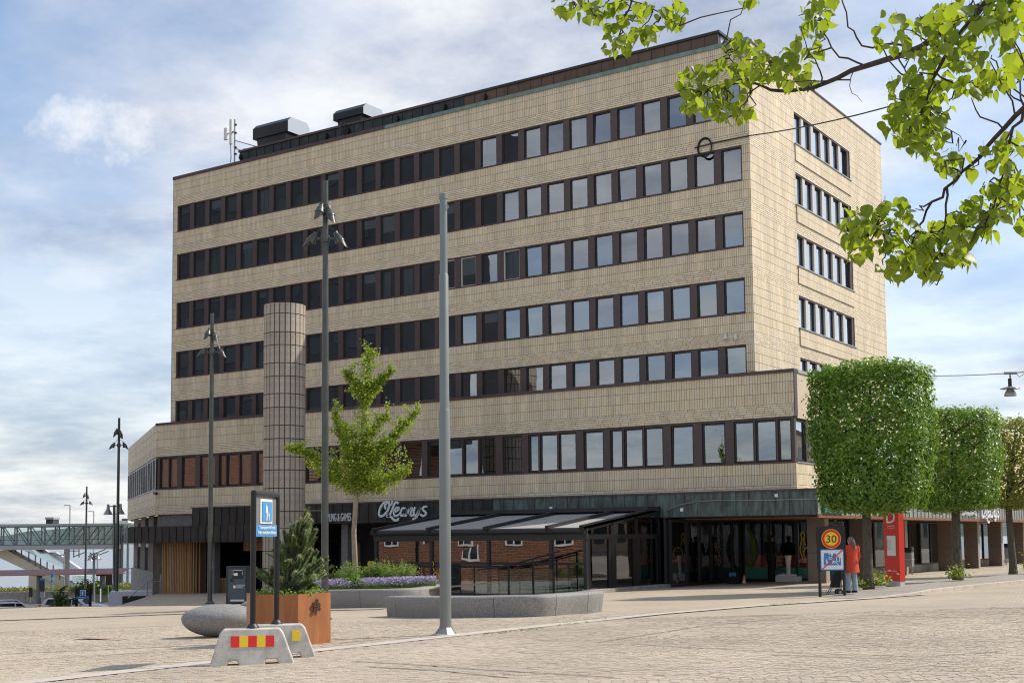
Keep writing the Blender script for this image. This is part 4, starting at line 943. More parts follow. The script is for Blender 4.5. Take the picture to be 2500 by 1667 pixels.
# cable over the street with the coil hung on the facade
pts = [onY(1695, 362, -0.05), onY(1740, 350, -0.06), Vector((0.03, -0.06, onY(1829, 333, 0).z))]
a = pts[-1]; b = W(2620, 108, 40)
for i in range(1, 13): t = i/12; q = a.lerp(b, t); q.z -= 1.6*t*(1-t); pts.append(q)
one('street_cable', MB().tube(pts, 0.028, 6), 'black_metal', 'thin dark cable strung from the facade corner across the sky to the right', 'cable')
c = onY(1721, 361, -0.08); mb = MB()
for k, rr in enumerate((0.40, 0.43, 0.46)): mb.tube([(c.x+rr*0.78*math.cos(t), c.y-0.02*k, c.z+rr*math.sin(t)) for t in np.linspace(0, 2*math.pi, 25)], 0.02, 6, cap=False)
one('cable_coil', mb, 'black_metal', 'round coil of black cable hanging on the facade below the top window band', 'cable coil')

# ================================================================== TILED COLUMN
cx_, cy_, rad = -19.1, -9.6, 0.82
col = thing('tiled_column', 'tall free-standing round column clad in grey-brown curved tiles', 'column', (cx_, cy_, GZ(cx_)))
ztop = onY(697, 742, cy_-0.3).z; rad = 0.5*(onY(743, 900, cy_).x-onY(651, 900, cy_).x)*0.80
MB().lathe([(rad-0.03, GZ(cx_)), (rad-0.03, ztop-0.03)], 48, (cx_, cy_, 0)).build('shaft', 'column_joint', col, smooth=True)
hts = [0.72, 1.02]; z = ztop; k = 0; nt = 24
meshes = {}
first = ztop-onY(697, 808, cy_-rad).z
rows = [onY(697, 700+v_/3.136, cy_-rad).z for v_ in (190, 333, 432, 571, 672, 808, 913, 1052, 1154, 1294, 1395, 1537)]
zs = [ztop]+rows
while zs[-1] > GZ(cx_)+0.5: zs.append(zs[-1]-(1.04 if len(zs) % 2 else 0.76))
for z1, z0 in zip(zs, zs[1:]):
    z0 = max(z0, GZ(cx_)); h = round(z1-z0, 2)
    for i in range(nt):
        a0 = 2*math.pi*i/nt; a1 = 2*math.pi*(i+1)/nt; key_ = h
        if key_ not in meshes:
            me = bpy.data.meshes.new('column_tile'); g = 0.024/rad; n_ = 3; V = []; da = 2*math.pi/nt
            for zz_ in (0.022, h-0.022):
                for q in range(n_+1):
                    a = -da/2+g+(da-2*g)*q/n_; V.append((rad*math.cos(a), rad*math.sin(a), zz_))
                for q in range(n_+1):
                    a = -da/2+g+(da-2*g)*q/n_; V.append(((rad-.03)*math.cos(a), (rad-.03)*math.sin(a), zz_))
            N_ = n_+1; F = [(q, q+1, 2*N_+q+1, 2*N_+q) for q in range(n_)]
            F += [(2*N_+q, 2*N_+q+1, 3*N_+q+1, 3*N_+q) for q in range(n_)] + [(q+1, q, N_+q, N_+q+1) for q in range(n_)] + [(0, 2*N_, 3*N_, N_), (n_, N_+n_, 3*N_+n_, 2*N_+n_)]
            me.from_pydata(V, [], F); me.materials.append(M['column_tile']); me.polygons.foreach_set('use_smooth', [True]*len(F)); 
            try: me.set_sharp_from_angle(angle=R(35))
            except Exception: pass
            meshes[key_] = me
        o = bpy.data.objects.new('tile', meshes[key_]); COL.objects.link(o); o.parent = col; o.location = (0, 0, z0-col.location.z); o.rotation_euler = (0, 0, (a0+a1)/2)

# ================================================================== SIGNS ON THE FASCIA
u_, v_ = 940, 1262
lp = onY(924, 1262, FYc-0.09)
sg = thing('shop_sign', "large white script lettering O'Learys on the dark copper fascia", 'shop sign', lp)
S = 1/6.72*(onY(1043, 1245, FYc).x-onY(925, 1245, FYc).x)/118.0      # metres for one pixel of the enlarged lettering, along the wall
Sz = 1/6.72*(onY(980, 1222, FYc).z-onY(980, 1262, FYc).z)/40.0
def st(*pts, w=24, sh=0.0): return [((x-168)*S, (410-y)*Sz+(x-168)*S*0.0, w*Sz*1.42) for x, y in pts]
tilt = (onY(1043, 1240, FYc).z - onY(925, 1240, FYc).z)/(onY(1043, 1240, FYc).x-onY(925, 1240, FYc).x)
def lett(paths, name):
    P = [[(x, z-x*0+tilt*x, w) for x, z, w in p] for p in paths]
    mb = ribbon(P, 0.1, lp+Vector((0, 0, 0)), (1, 0, 0), (0, 0, 1), 0.05); mb.build('letter', 'letter_white', sg, label=name)
    mb = ribbon(P, 0.1, lp+Vector((0.05, 0.085, -0.0)), (1, 0, 0), (0, 0, 1), 0.03); mb.build('letter_halo', 'letter_side', sg)
lett([st((292, 262), (283, 235), (300, 190), (345, 163), (357, 210), (330, 300), (270, 370), (210, 395), (182, 350), (205, 260), (255, 185), (310, 160), w=26)], None)
lett([st((408, 148), (400, 185), (388, 208), w=20)], None)
lett([st((498, 178), (460, 165), (425, 230), (385, 330), (350, 385), (318, 398), (330, 380), (380, 400), (440, 455), (490, 455), (505, 430), w=26)], None)
lett([st((430, 330), (490, 300), (515, 265), (490, 250), (450, 280), (430, 340), (450, 385), (500, 375), (540, 340), w=24)], None)
lett([st((610, 262), (575, 262), (545, 320), (548, 375), (580, 380), (610, 330), (625, 265), (608, 345), (620, 385), (655, 360), w=24)], None)
lett([st((655, 360), (690, 245), (688, 265), (720, 262), (735, 268), (712, 335), (705, 375), (745, 378), w=24)], None)
lett([st((775, 255), (757, 320), (765, 370), (800, 370), (835, 310), (860, 255), w=24), st((860, 255), (835, 340), (800, 410), (755, 432), (745, 440), w=22)], None)
lett([st((958, 235), (920, 240), (900, 280), (940, 320), (950, 360), (910, 385), (868, 365), w=24)], None)
p = onY(785, 1262, FYc-0.06); p1 = onY(857, 1258, FYc-0.06)
sg2 = thing('shop_sign', 'small white capitals BOWLING & GAMES on the copper fascia beside the column', 'shop sign', p)
put_text('BOWLING & GAMES', 0.58, (p.x, FYc-0.06, p.z-0.22), (1, 0, 0), (0, 0, 1), 'letter_white', sg2, ext=0.02, width=p1.x-p.x)
MB().bar((onY(752, 1246, FYc-0.1).x, FYc-0.1, onY(752, 1246, FYc).z), (onY(788, 1246, FYc-0.1).x, FYc-0.1, onY(788, 1246, FYc).z), 0.04).build('support_bar', 'galv', sg2)
# sign boards on the street fascia
r = thing('shop_sign', 'green square sign board on the street fascia behind the first clipped tree', 'shop sign', (FSX, -1.2, 3))
MB().box(FSX+0.02, FSX+0.12, -1.5, 0.9, 3.05, 4.15).build('board', 'sign_green', r); ribbon([[(0.1, .35), (0.25, .6), (0.4, .5), (.3, .3), (.15, .35), (.5, .35), (.62, .6), (.7, .35), (.85, .5), (1.0, .3), (1.1, .75), (1.2, .35)]], 0.05, (FSX+0.13, -1.3, 3.1), (0, 1, 0), (0, 0, 1), 0.01).build('lettering', 'letter_white', r)
ys = onX(2395, 1238, FSX+0.1).y
r = thing('shop_sign', "white script lettering O'Learys on the street fascia between the far clipped trees", 'shop sign', (FSX+.1, ys, 3))
for pth in ([(292, 262), (283, 235), (300, 190), (345, 163), (357, 210), (330, 300), (270, 370), (210, 395), (182, 350), (205, 260), (255, 185), (310, 160)], [(498, 178), (460, 165), (425, 230), (385, 330), (350, 385), (318, 398), (330, 380), (380, 400), (440, 455), (490, 455)], [(430, 330), (490, 300), (515, 265), (490, 250), (450, 280), (430, 340), (450, 385), (500, 375), (540, 340)], [(610, 262), (575, 262), (545, 320), (548, 375), (580, 380), (610, 330), (625, 265), (608, 345), (620, 385), (655, 360), (690, 245), (735, 268), (712, 335), (745, 378)], [(775, 255), (757, 320), (765, 370), (800, 370), (835, 310), (860, 255), (835, 340), (800, 410), (755, 432)], [(958, 235), (920, 240), (900, 280), (940, 320), (950, 360), (910, 385), (868, 365)]):
    ribbon([[((x-168)*0.0052, (410-y)*0.0042) for x, y in pth]], 0.12, (FSX+0.1, ys, 3.0), (0, 1, 0), (0, 0, 1), 0.05).build('letter', 'letter_white', r)
yt = onX(2365, 1238, FSX+0.1).y
r = thing('shop_sign', 'white capitals on a dark panel just left of the street lettering', 'shop sign', (FSX+.1, yt, 3)); put_text('BOWLING & GAMES', 0.5, (FSX+0.1, yt-1.5, 3.15), (0, 1, 0), (0, 0, 1), 'letter_white', r, ext=0.02, width=3.2)

# ================================================================== RESTAURANT TERRACE
TY, TX0, TX1, TB = -8.5, -14.55, -3.75, -2.12
tz = GZ(-9)-0.05
ter = thing('restaurant_terrace', 'glazed black-framed restaurant terrace with sloping awning roof before the fascia', 'terrace', ((TX0+TX1)/2, TY, tz))
def zT(v, u=1200): return onY(u, v, TY).z
z_head, z_beam = 2.02, 2.28
px = [TX0] + [onY(u, 1330, TY).x for u in (1053, 1192, 1344)] + [TX1]
for x in px: MB().box(x-0.07, x+0.07, TY-0.03, TY+0.12, tz-0.3, z_beam).build('post', 'charcoal', ter)
MB().box(TX0-0.1, TX1+0.1, TY-0.05, TY+0.12, z_head, z_beam).build('beam', 'charcoal', ter)
mb = MB(); mb.tube([(TX0-0.15, TY-0.08, 2.40), (TX1+0.05, TY-0.08, 2.40)], 0.125, 16); mb.build('awning_cassette', 'charcoal', ter, smooth=True)
MB().box(TX0-0.12, TX1+0.08, TY+0.0, TY+0.1, z_beam, 2.5).build('cassette_back', 'charcoal', ter)
zr0, zr1 = 2.52, 3.30
for i, x in enumerate([TX0+0.05]+px[1:4]+[TX1-0.02]):
    sl = (zr1-zr0)/(TB-TY)
    MB().bar((x, TY-0.25, zr0-0.0), (x, TB, zr1+0.06), 0.16, 0.18).build('rafter', 'charcoal', ter); MB().obox((x, TY-0.25, zr0-0.01), (0.085, 0, 0), (0, 0.03, 0), (0, 0, 0.095)).build('rafter_cap', 'black_metal', ter)
for a, b in zip(px, px[1:]):
    mb = MB(); mb.add([(a+0.09, TY, zr0-0.02), (b-0.09, TY, zr0-0.02), (b-0.09, TB, zr1-0.02), (a+0.09, TB, zr1-0.02), (a+0.09, TY, zr0+0.0), (b-0.09, TY, zr0+0.0), (b-0.09, TB, zr1+0.0), (a+0.09, TB, zr1+0.0)], [(0, 3, 2, 1), (4, 5, 6, 7), (0, 1, 5, 4), (2, 3, 7, 6)]); mb.build('awning_cloth', 'awning', ter)
mb = MB(); mb.box(TX0-0.1, TX1+0.08, TB-1.2, TB, zr1-0.05, zr1+0.13); mb.build('awning_box', 'charcoal', ter)
for a, b in zip(px, px[1:]):
    z1_ = 1.08
    mid = (a+b)/2
    mb = MB(); mb.box(a+0.07, b-0.07, TY+0.01, TY+0.07, z1_-0.05, z1_+0.05); mb.box(a+0.07, b-0.07, TY+0.01, TY+0.07, tz, tz+0.12); mb.box(mid-0.02, mid+0.02, TY+0.02, TY+0.06, tz+0.1, z1_-0.05) ; w = mb.build('glazing_frame', 'charcoal', ter)
    g = MB(); g.quad((a+.07, TY+.04, z1_), (b-.07, TY+.04, z1_), (b-.07, TY+.04+rnd.gauss(0, .01), z_head), (a+.07, TY+.04, z_head)); g.build('pane', 'glass_terrace', ter)
    g = MB(); g.quad((a+.07, TY+.045, tz), (b-.07, TY+.045, tz), (b-.07, TY+.045, z1_), (a+.07, TY+.045, z1_)); g.build('pane', 'glass_terrace', ter)
# doors to the right side and the end wall rising with the roof
ends = [TY, -6.4, -4.3, TB]
for a, b in zip(ends, ends[1:]):
    za_, zb_ = zr0+(a-TY)*(zr1-zr0)/(TB-TY)-0.08, zr0+(b-TY)*(zr1-zr0)/(TB-TY)-0.08; X = TX1
    mb = MB(); mb.box(X-0.05, X+0.06, b-0.10, b, tz, zb_); mb.box(X-0.05, X+0.06, a+.0, a+0.1, tz, za_); mb.box(X-0.05, X+0.06, a+.1, b-.1, 2.05, 2.25); mb.box(X-0.05, X+0.06, a+.1, b-.1, tz, tz+0.15)
    mb.box(X-0.04, X+0.05, a+0.1, a+0.32, tz+.15, 2.05); mb.box(X-0.04, X+0.05, b-0.3, b-0.1, tz+.15, 2.05)
    mb.build('door_frame', 'black_metal', ter)
    g = MB(); g.quad((X, a+.1, tz), (X, b-.1, tz), (X, b-.1, 2.1), (X, a+.1, 2.1)); g.build('pane', 'glass_door', ter)
    g = MB(); g.quad((X, a+.1, 2.2), (X, b-.1, 2.2), (X, b-.1, zb_), (X, a+.1, za_)); g.build('pane', 'glass_door', ter)
MB().bar((TX1, TY-0.2, zr0-0.06), (TX1, TB, zr1-0.04), 0.12, 0.2).build('verge_beam', 'black_metal', ter)
MB().box(TX1+0.06, TX1+0.45, TY-0.4, 4.5, GZ(TX1)-0.1, GZ(TX1)+0.16).build('step', 'concrete_dark', ter)
MB().box(TX0, TX1, TY+0.1, TB, tz-0.2, tz+0.02).build('deck', 'stone_grey', ter); MB().box(TX0-0.05, TX0+0.05, TY+0.12, TB, tz, 2.6).build('end_wall', 'charcoal', ter)
bp_ = onY(1063, 1400, TY-0.02); bowling((onY(1056, 1418, TY-0.02).x, TY-0.02, onY(1056, 1418, TY).z), 0.62, (1, 0, 0), ter)
# ramp railing before the terrace
RY = -9.35
rail = thing('ramp_railing', 'black ramp railing with clear glass panels before the terrace', 'railing', (-6.5, RY, tz))
pr_ = [(onY(u, 1400, RY).x, zt_) for u, zt_ in ((1158, 0.92), (1242, 1.0), (1302, 1.28), (1352, 1.5))]
gz = GZ(-6)
for x, zt_ in pr_: MB().tube([(x, RY, gz-0.1), (x, RY, zt_)], 0.035, 8).build('post', 'black_metal', rail)
MB().tube([(onY(1165, 1375, RY).x, RY, 0.84), (pr_[1][0], RY, 1.02), (pr_[2][0], RY, 1.30), (pr_[3][0]+0.3, RY, 1.60)], 0.035, 8).build('handrail', 'black_metal', rail)
MB().tube([(onY(1165, 1375, RY).x, RY+.3, 0.74), (pr_[1][0], RY+.3, 0.92), (pr_[2][0], RY+.3, 1.18), (pr_[3][0]+0.3, RY+.3, 1.46)], 0.025, 8).build('handrail', 'black_metal', rail)
MB().tube([(onY(900, 1365, RY).x, RY+.2, 0.95), (pr_[0][0], RY+.2, 0.95), (pr_[1][0], RY+.2, 0.95)], 0.03, 8).build('handrail', 'black_metal', rail)
for (x0, z0), (x1, z1) in zip(pr_, pr_[1:]+[(TX1-0.1, 0.95)]):
    g = MB(); g.box(x0+0.06, x1-0.06, RY-0.008, RY+0.008, gz+0.02, min(z0, z1, 0.95)-0.06); g.build('glass_panel', 'glass_rail', rail)
x = pr_[0][0]
for (u, v) in ((1000, 1), ):
    MB().tube([(onY(1035, 1400, RY).x, RY, gz-.1), (onY(1035, 1400, RY).x, RY, 0.95)], 0.03, 8).build('post', 'black_metal', rail)
# bistro chairs and tables behind the glass
def chair(x, y, rz, label):
    r = thing('bistro_chair', label, 'chair', (x, y, tz+0.02), 'bistro chairs on the terrace'); 
    b = Vector((x, y, tz+.02)); ax_ = Vector((math.cos(rz), math.sin(rz), 0)); ay_ = Vector((-math.sin(rz), math.cos(rz), 0))
    MB().obox(b+Vector((0, 0, 0.45)), ax_*0.2, ay_*0.2, (0, 0, 0.02)).build('seat', 'bridge_steel', r)
    MB().obox(b-ax_*0.2+Vector((0, 0, 0.7)), ax_*0.015, ay_*0.2, (0, 0, 0.12)).build('backrest', 'bridge_steel', r)
    for i, j in ((1, 1), (1, -1), (-1, 1), (-1, -1)): MB().bar(b+ax_*i*.18+ay_*j*.18, b+ax_*i*.18+ay_*j*.18+Vector((0, 0, .45 if i > 0 else .8)), 0.025).build('leg', 'bridge_steel', r)
def table(x, y, label):
    r = thing('bistro_table', label, 'table', (x, y, tz+.02), 'bistro tables on the terrace'); MB().box(x-.35, x+.35, y-.35, y+.35, tz+.72, tz+.75).build('table_top', 'white_plastic', r); MB().tube([(x, y, tz+.02), (x, y, tz+.72)], 0.03, 8).build('stem', 'black_metal', r)
for k, x in enumerate((-13.4, -11.2, -9.2, -7.2, -5.2)):
    nm = ['leftmost', 'second from left', 'middle', 'second from right', 'rightmost'][k]
    table(x, -7.2, f'small pale cafe table behind the terrace glass, {nm} of five'); chair(x-0.6, -7.3, 0.1, f'metal chair left of the {nm} cafe table'); chair(x+0.6, -7.1, math.pi, f'metal chair right of the {nm} cafe table')
# ================================================================== STREET FURNITURE
def smoothblock(name, bottom_front, m, depth, h, label, cat, lean=0.06, joints=(), group=None, z_off=0.0):
    """curved stone wall: bottom front polyline on the ground, seating depth behind it, rounded top edges, joints between stones"""
    P = [Vector((p[0], p[1])) for p in bottom_front]
    Q_ = []
    for i in range(len(P)-1):
        p0, p1, p2_, p3 = P[max(i-1, 0)], P[i], P[i+1], P[min(i+2, len(P)-1)]
        for t in np.linspace(0, 1, 8, endpoint=False): Q_.append(0.5*((2*p1)+(-p0+p2_)*t+(2*p0-5*p1+4*p2_-p3)*t*t+(-p0+3*p1-3*p2_+p3)*t**3))
    Q_.append(P[-1])
    L_ = [0]
    for a, b in zip(Q_, Q_[1:]): L_.append(L_[-1]+(b-a).length)
    c = sum((Vector((q.x, q.y)) for q in Q_), Vector((0, 0)))/len(Q_)
    r = thing(name, label, cat, (c.x, c.y, GZ(c.x)), group)
    cuts = [0]+[j*L_[-1] for j in joints]+[L_[-1]]
    def at(s):
        s = min(max(s, 0), L_[-1])
        for i in range(len(L_)-1):
            if L_[i] <= s <= L_[i+1]+1e-9:
                t = (s-L_[i])/max(1e-9, L_[i+1]-L_[i]); p = Q_[i].lerp(Q_[i+1], t); d = (Q_[i+1]-Q_[i]).normalized(); a = (Q_[i]-Q_[max(i-1, 0)]); b = (Q_[min(i+2, len(Q_)-1)]-Q_[i+1])
                if a.length > 1e-6 and b.length > 1e-6: d = (a.normalized()*(1-t)+d+b.normalized()*t).normalized()
                return p, Vector((-d.y, d.x))
        return Q_[-1], Vector((0, 1))
    dp = depth
    prof = [(0, 0), (-lean*0.5, h*0.5), (-lean, h-0.09), (-lean+0.015, h-0.035), (-lean+0.06, h), (dp+lean-0.06, h), (dp+lean-0.015, h-0.035), (dp+lean, h-0.09), (dp, 0)]
    for ci, (s0, s1) in enumerate(zip(cuts, cuts[1:])):
        g = 0.008; ns = max(2, int((s1-s0)/0.12)); mb = MB(); ss = np.linspace(s0+(g if ci else 0), s1-(g if ci < len(cuts)-2 else 0), ns+1)
        for k, s in enumerate(ss):
            p, nn_ = at(s)
            endk = 1.0
            e = min(s, L_[-1]-s)
            if e < 0.15: endk = 0.80+0.2*math.sqrt(max(0, e/0.15))
            for o_, z in prof:
                o2 = dp/2+(o_-dp/2)*endk; zz_ = z*(1 if z < h*0.7 else (0.97+0.03*endk)); q = p+nn_*o2; mb.v.append((q.x, q.y, GZ(q.x)+zz_+z_off))
        m_ = len(prof)
        for k in range(ns):
            for j in range(m_-1): a = k*m_+j; mb.f.append((a, a+m_, a+m_+1, a+1))
        mb.f.append(tuple(range(m_))); mb.f.append(tuple(range(ns*m_, ns*m_+m_))[::-1])
        mb.build('stone_segment', m, r, smooth=True)
    return r
bf = [GP(u, v) for u, v in ((941, 1504), (985, 1506.5), (1114, 1509), (1200, 1508), (1316, 1506.5), (1404, 1499.6), (1450, 1495.5), (1473, 1491))]
smoothblock('stone_bench', bf, 'terrazzo', 0.62, 0.56, 'long curved grey terrazzo bench right behind the tall grey pole', 'bench', joints=(0.09, 0.36, 0.5, 0.70, 0.85, 0.94))
# raised planting bed
bedf = [GP(u, v) for u, v in ((640, 1487), (700, 1486.5), (815, 1484.5), (940, 1483.5), (1040, 1478), (1082, 1466))]
bedr = smoothblock('planting_bed', bedf, 'terrazzo', 0.45, 0.62, 'raised terrazzo planting bed full of lavender and shrubs before the terrace', 'planter', joints=(0.16, 0.36, 0.56, 0.76), lean=0.03)
so = MB(); fr = [(p.x, p.y) for p in bedf]
for i in range(len(fr)-1):
    a, b = fr[i], fr[i+1]; so.quad((a[0], a[1]+0.4, GZ(a[0])+0.54), (b[0], b[1]+0.4, GZ(b[0])+0.54), (b[0]-0.6, b[1]+4.6, GZ(b[0])+0.56), (a[0]-0.6, a[1]+4.6, GZ(a[0])+0.56))
so.build('soil', 'soil', bedr)
# boulders
def boulder(u, v, w, h, dpt, label, tilt_=0.0, m='terrazzo'):
    p = GP(u, v); mb = MB(); n, mm = 28, 14; b0 = 0
    ex = rt
    for j in range(mm+1):
        th = math.pi*j/mm
        for i in range(n):
            ph = 2*math.pi*i/n; x = math.sin(th)*math.cos(ph); y = math.sin(th)*math.sin(ph); z = math.cos(th)
            z = z*(0.72 if z > 0 else 1.0)
            q = p + ex*(x*w/2) + fh*(y*dpt/2+dpt*0.2) + Vector((0, 0, h*0.58+z*h*0.58 + x*tilt_)); mb.v.append(tuple(q))
    for j in range(mm):
        for i in range(n): mb.f.append((j*n+i, (j+1)*n+i, (j+1)*n+(i+1) % n, j*n+(i+1) % n))
    one('boulder', mb, m, label, 'boulder', 'smooth stone seats on the square', smooth=True)
boulder(535, 1557, 1.75, 0.72, 1.1, 'large smooth egg-shaped stone seat left of the rusty planter', 0.0)
boulder(640, 1512, 1.35, 0.6, 0.9, 'smaller stone seat half hidden behind the rusty planter', 0.0)
# rusty hexagonal planter
pc_ = Vector((4.70, -33.97)); RH = 0.84
pl = thing('corten_planter', 'hexagonal rusty steel planter holding a small pine', 'planter', (pc_.x, pc_.y, GZ(pc_.x)))
hex_ = [(pc_.x+RH*math.cos(R(-33.6-60*k)), pc_.y+RH*math.sin(R(-33.6-60*k))) for k in range(6)]
zp = GZ(pc_.x); HP = 0.99
for k in range(6):
    a, b = Vector(hex_[k]), Vector(hex_[(k+1) % 6]); d = (b-a).normalized(); nn_ = Vector((-d.y, d.x)); 
    if nn_.dot(pc_-a) < 0: nn_ = -nn_
    g = MB(); q = [a, b, b+nn_*0.03, a+nn_*0.03]; g.add([(p.x, p.y, zp-0.02) for p in q]+[(p.x, p.y, zp+HP) for p in q], [(0, 1, 2, 3), (4, 7, 6, 5), (0, 4, 5, 1), (1, 5, 6, 2), (2, 6, 7, 3), (3, 7, 4, 0)])
    g.build('side_plate', 'corten_lit' if k == 1 else 'corten', pl)  # left plate is the lit face, its light put into a paler colour
g = MB(); g.v = [(x*0.97+pc_.x*0.03, y*0.97+pc_.y*0.03, zp+HP-0.06) for x, y in hex_]; g.f = [(5, 4, 3, 2, 1, 0)]; g.build('soil', 'soil', pl)
# emblem plate on the lit side
a, b = Vector(hex_[5]), Vector(hex_[0]); mid = a.lerp(b, 0.5); d = (a-b).normalized(); no = Vector((mid-pc_)).normalized(); c3 = Vector((mid.x+no.x*0.02, mid.y+no.y*0.02, zp+0.76))
mb = MB(); dd = Vector((d.x, d.y, 0)); n3 = Vector((no.x, no.y, 0))
sc = 0.12
for pth in ([(-.2, -.9), (.1, -.6), (.1, .2), (-.1, .7), (.1, 1.0), (.35, .8), (.2, .55)], [(.1, .1), (.5, .35), (.75, .2), (.7, -.05), (.5, 0)], [(.1, -.3), (.55, -.25), (.8, -.5), (.65, -.75), (.45, -.6)], [(.05, -.1), (-.4, 0), (-.6, .3), (-.4, .5), (-.25, .3)], [(.05, -.5), (-.35, -.45), (-.55, -.7), (-.35, -.9)]):
    ribbon([[(x*sc, y*sc) for x, y in pth]], 0.03, c3+n3*0.02, dd, (0, 0, 1), 0.012, mb)
mb.build('emblem', 'rust_dark', pl)
# concrete barriers with the hotel sign
def barrier(p, ang, label):
    r = thing('concrete_barrier', label, 'barrier', (p[0], p[1], GZ(p[0])), 'concrete barriers carrying the sign'); ex = Vector((math.cos(ang), math.sin(ang), 0)); ey = Vector((-math.sin(ang), math.cos(ang), 0)); o = Vector((p[0], p[1], GZ(p[0])))
    Lb, Hb = 1.30, 0.57
    prof = [(-.65, 0), (-.38, 0), (-.36, .09), (-.24, .09), (-.19, 0), (.19, 0), (.21, .10), (.37, .10), (.41, 0), (.65, 0), (.47, .50), (.41, .57), (-.44, .57), (-.50, .50)]
    mb = MB(); n = len(prof)
    for yy, k in ((-.19, 1.0), (.19, 1.0)):
        for x, z in prof: t = z/.57; q = o+ex*x+ey*(yy*(1-0.42*t)); mb.v.append((q.x, q.y, o.z+z))
    mb.f = [tuple(range(n)), tuple(range(n, 2*n))[::-1]]+[(i, n+i, n+(i+1) % n, (i+1) % n) for i in range(n)]
    mb.build('block', 'concrete', r, bevel=0.025, seg=3)
    return r, o, ex, ey
AB = math.atan2(0.70, 0.71)
paw = W(617, 1536, 19.8)
b1, o1, ex1, ey1 = barrier((paw.x, paw.y), AB, 'front pale concrete barrier with red and yellow reflector')
pbw = W(675, 1528, 20.9)
b2, o2, ex2, ey2 = barrier((pbw.x, pbw.y), AB, 'rear pale concrete barrier with a single yellow reflector, behind the front one')
slope = Vector((0, 0, 1))*1.0
def face_pt(o, ex, ey, x, z, out_=0.004): return o + ex*x - ey*(.19*(1-0.42*z/.57)+out_) + Vector((0, 0, z))
cols5 = ['sign_red', 'sign_yellow', 'sign_red', 'sign_yellow', 'sign_red']
for k in range(5):
    x0 = -.33+.66/5*k; x1 = x0+.66/5; g = MB(); q = [face_pt(o1, ex1, ey1, x, z, 0.006) for x, z in ((x0, .29), (x1, .29), (x1, .46), (x0, .46))]; g.quad(*q); gi = [face_pt(o1, ex1, ey1, x, z, -0.01) for x, z in ((x0, .29), (x1, .29), (x1, .46), (x0, .46))]
    g.add(q+gi, [(0, 1, 5, 4), (1, 2, 6, 5), (2, 3, 7, 6), (3, 0, 4, 7)]); g.build('reflector', cols5[k], b1)
def end_pt(o, ex, ey, y, z, out_=0.006): return o + ex*(.65-.18*z/.5+out_) + ey*(y*(1-0.42*z/.57)) + Vector((0, 0, z))
g = MB(); q = [face_pt(o2, ex2, ey2, x, z, 0.008) for x, z in ((.25, .30), (.38, .30), (.38, .47), (.25, .47))]; gi = [face_pt(o2, ex2, ey2, x, z, -0.01) for x, z in ((.25, .30), (.38, .30), (.38, .47), (.25, .47))]; g.add(q+gi, [(0, 1, 2, 3), (0, 4, 5, 1), (1, 5, 6, 2), (2, 6, 7, 3), (3, 7, 4, 0)]); g.build('reflector', 'sign_yellow', b2)
g = MB(); g.quad(*[end_pt(o1, -ex1, ey1, y, z) for y, z in ((-.13, .26), (.12, .26), (.12, .44), (-.13, .44))]); g.build('reflector', 'sign_yellow', b1)
pa = o1+Vector((0, 0, .57)); pb = o2+Vector((0, 0, .57))+ex2*0.0
hs_ = thing('hotel_sign', 'dark framed pedestrian-zone sign with a blue hotel transport plate, on the barriers', 'sign', pa)
ztp = W(617, 1203, 19.9).z
for p in (pa, pb):
    MB().tube([(p.x, p.y, p.z-0.02), (p.x, p.y, ztp)], 0.045, 12).build('post', 'black_metal', hs_, smooth=True); MB().lathe([(0.10, 0), (0.09, 0.03), (0.055, 0.07)], 16, tuple(p)).build('post_collar', 'charcoal', hs_, smooth=True)
MB().tube([(pa.x, pa.y, ztp), (pb.x, pb.y, ztp)], 0.05, 12).build('top_bar', 'charcoal', hs_, smooth=True)
dv = Vector((pb.x-pa.x, pb.y-pa.y, 0)); Ld = dv.length; dv.normalize(); nv = dv.cross(Vector((0, 0, 1)))
if nv.dot(CAM-pa) < 0: nv = -nv
zb0 = W(622, 1309, 19.9).z; zmid = zb0+0.29*(ztp-zb0)
def pan(a, b, z0, z1, o_, name, m): g = MB(); c = Vector((pa.x, pa.y, 0)); g.prism([(a, z0), (b, z0), (b, z1), (a, z1)], c+nv*o_, dv, (0, 0, 1), nv*0.012); return g.build(name, m, hs_)
pan(0.05, Ld-0.05, zb0, ztp-0.06, -0.01, 'panel', 'sign_grey'); pan(0.05, Ld-0.05, zb0, zmid-0.01, 0.003, 'text_plate', 'sign_blue_light')
cw = Ld*0.5; pan(cw-.25*Ld/1.0, cw+.25*Ld/1.0, zmid+0.01, ztp-0.08, 0.004, 'sign_plate', 'sign_white'); pan(cw-.2*Ld, cw+.2*Ld, zmid+0.045, ztp-0.12, 0.018, 'pictogram_field', 'sign_blue_light')
fx = dv if dv.dot(rt) > 0 else -dv
org = Vector((pa.x, pa.y, 0))+nv*0.033 + (dv*0 if dv.dot(rt) > 0 else dv*Ld)
put_text('Transport till och', 0.075, org+fx*(Ld/2)+Vector((0, 0, zb0+.12)), fx, (0, 0, 1), 'sign_white', hs_, ext=0.002, width=Ld*0.68, align='C'); put_text('från hotellet tillåten', 0.075, org+fx*(Ld/2)+Vector((0, 0, zb0+.04)), fx, (0, 0, 1), 'sign_white', hs_, ext=0.002, width=Ld*0.76, align='C')
hpic = (ztp-0.12)-(zmid+0.045); zc0 = zmid+0.045
poly = [(0, .05), (.02, .4), (-.04, .45), (-.05, .7), (-.01, .78), (-.01, .83), (.015, .87), (.04, .83), (.04, .78), (.08, .7), (.09, .42), (.07, .05), (.045, .05), (.04, .38), (.03, .05)]
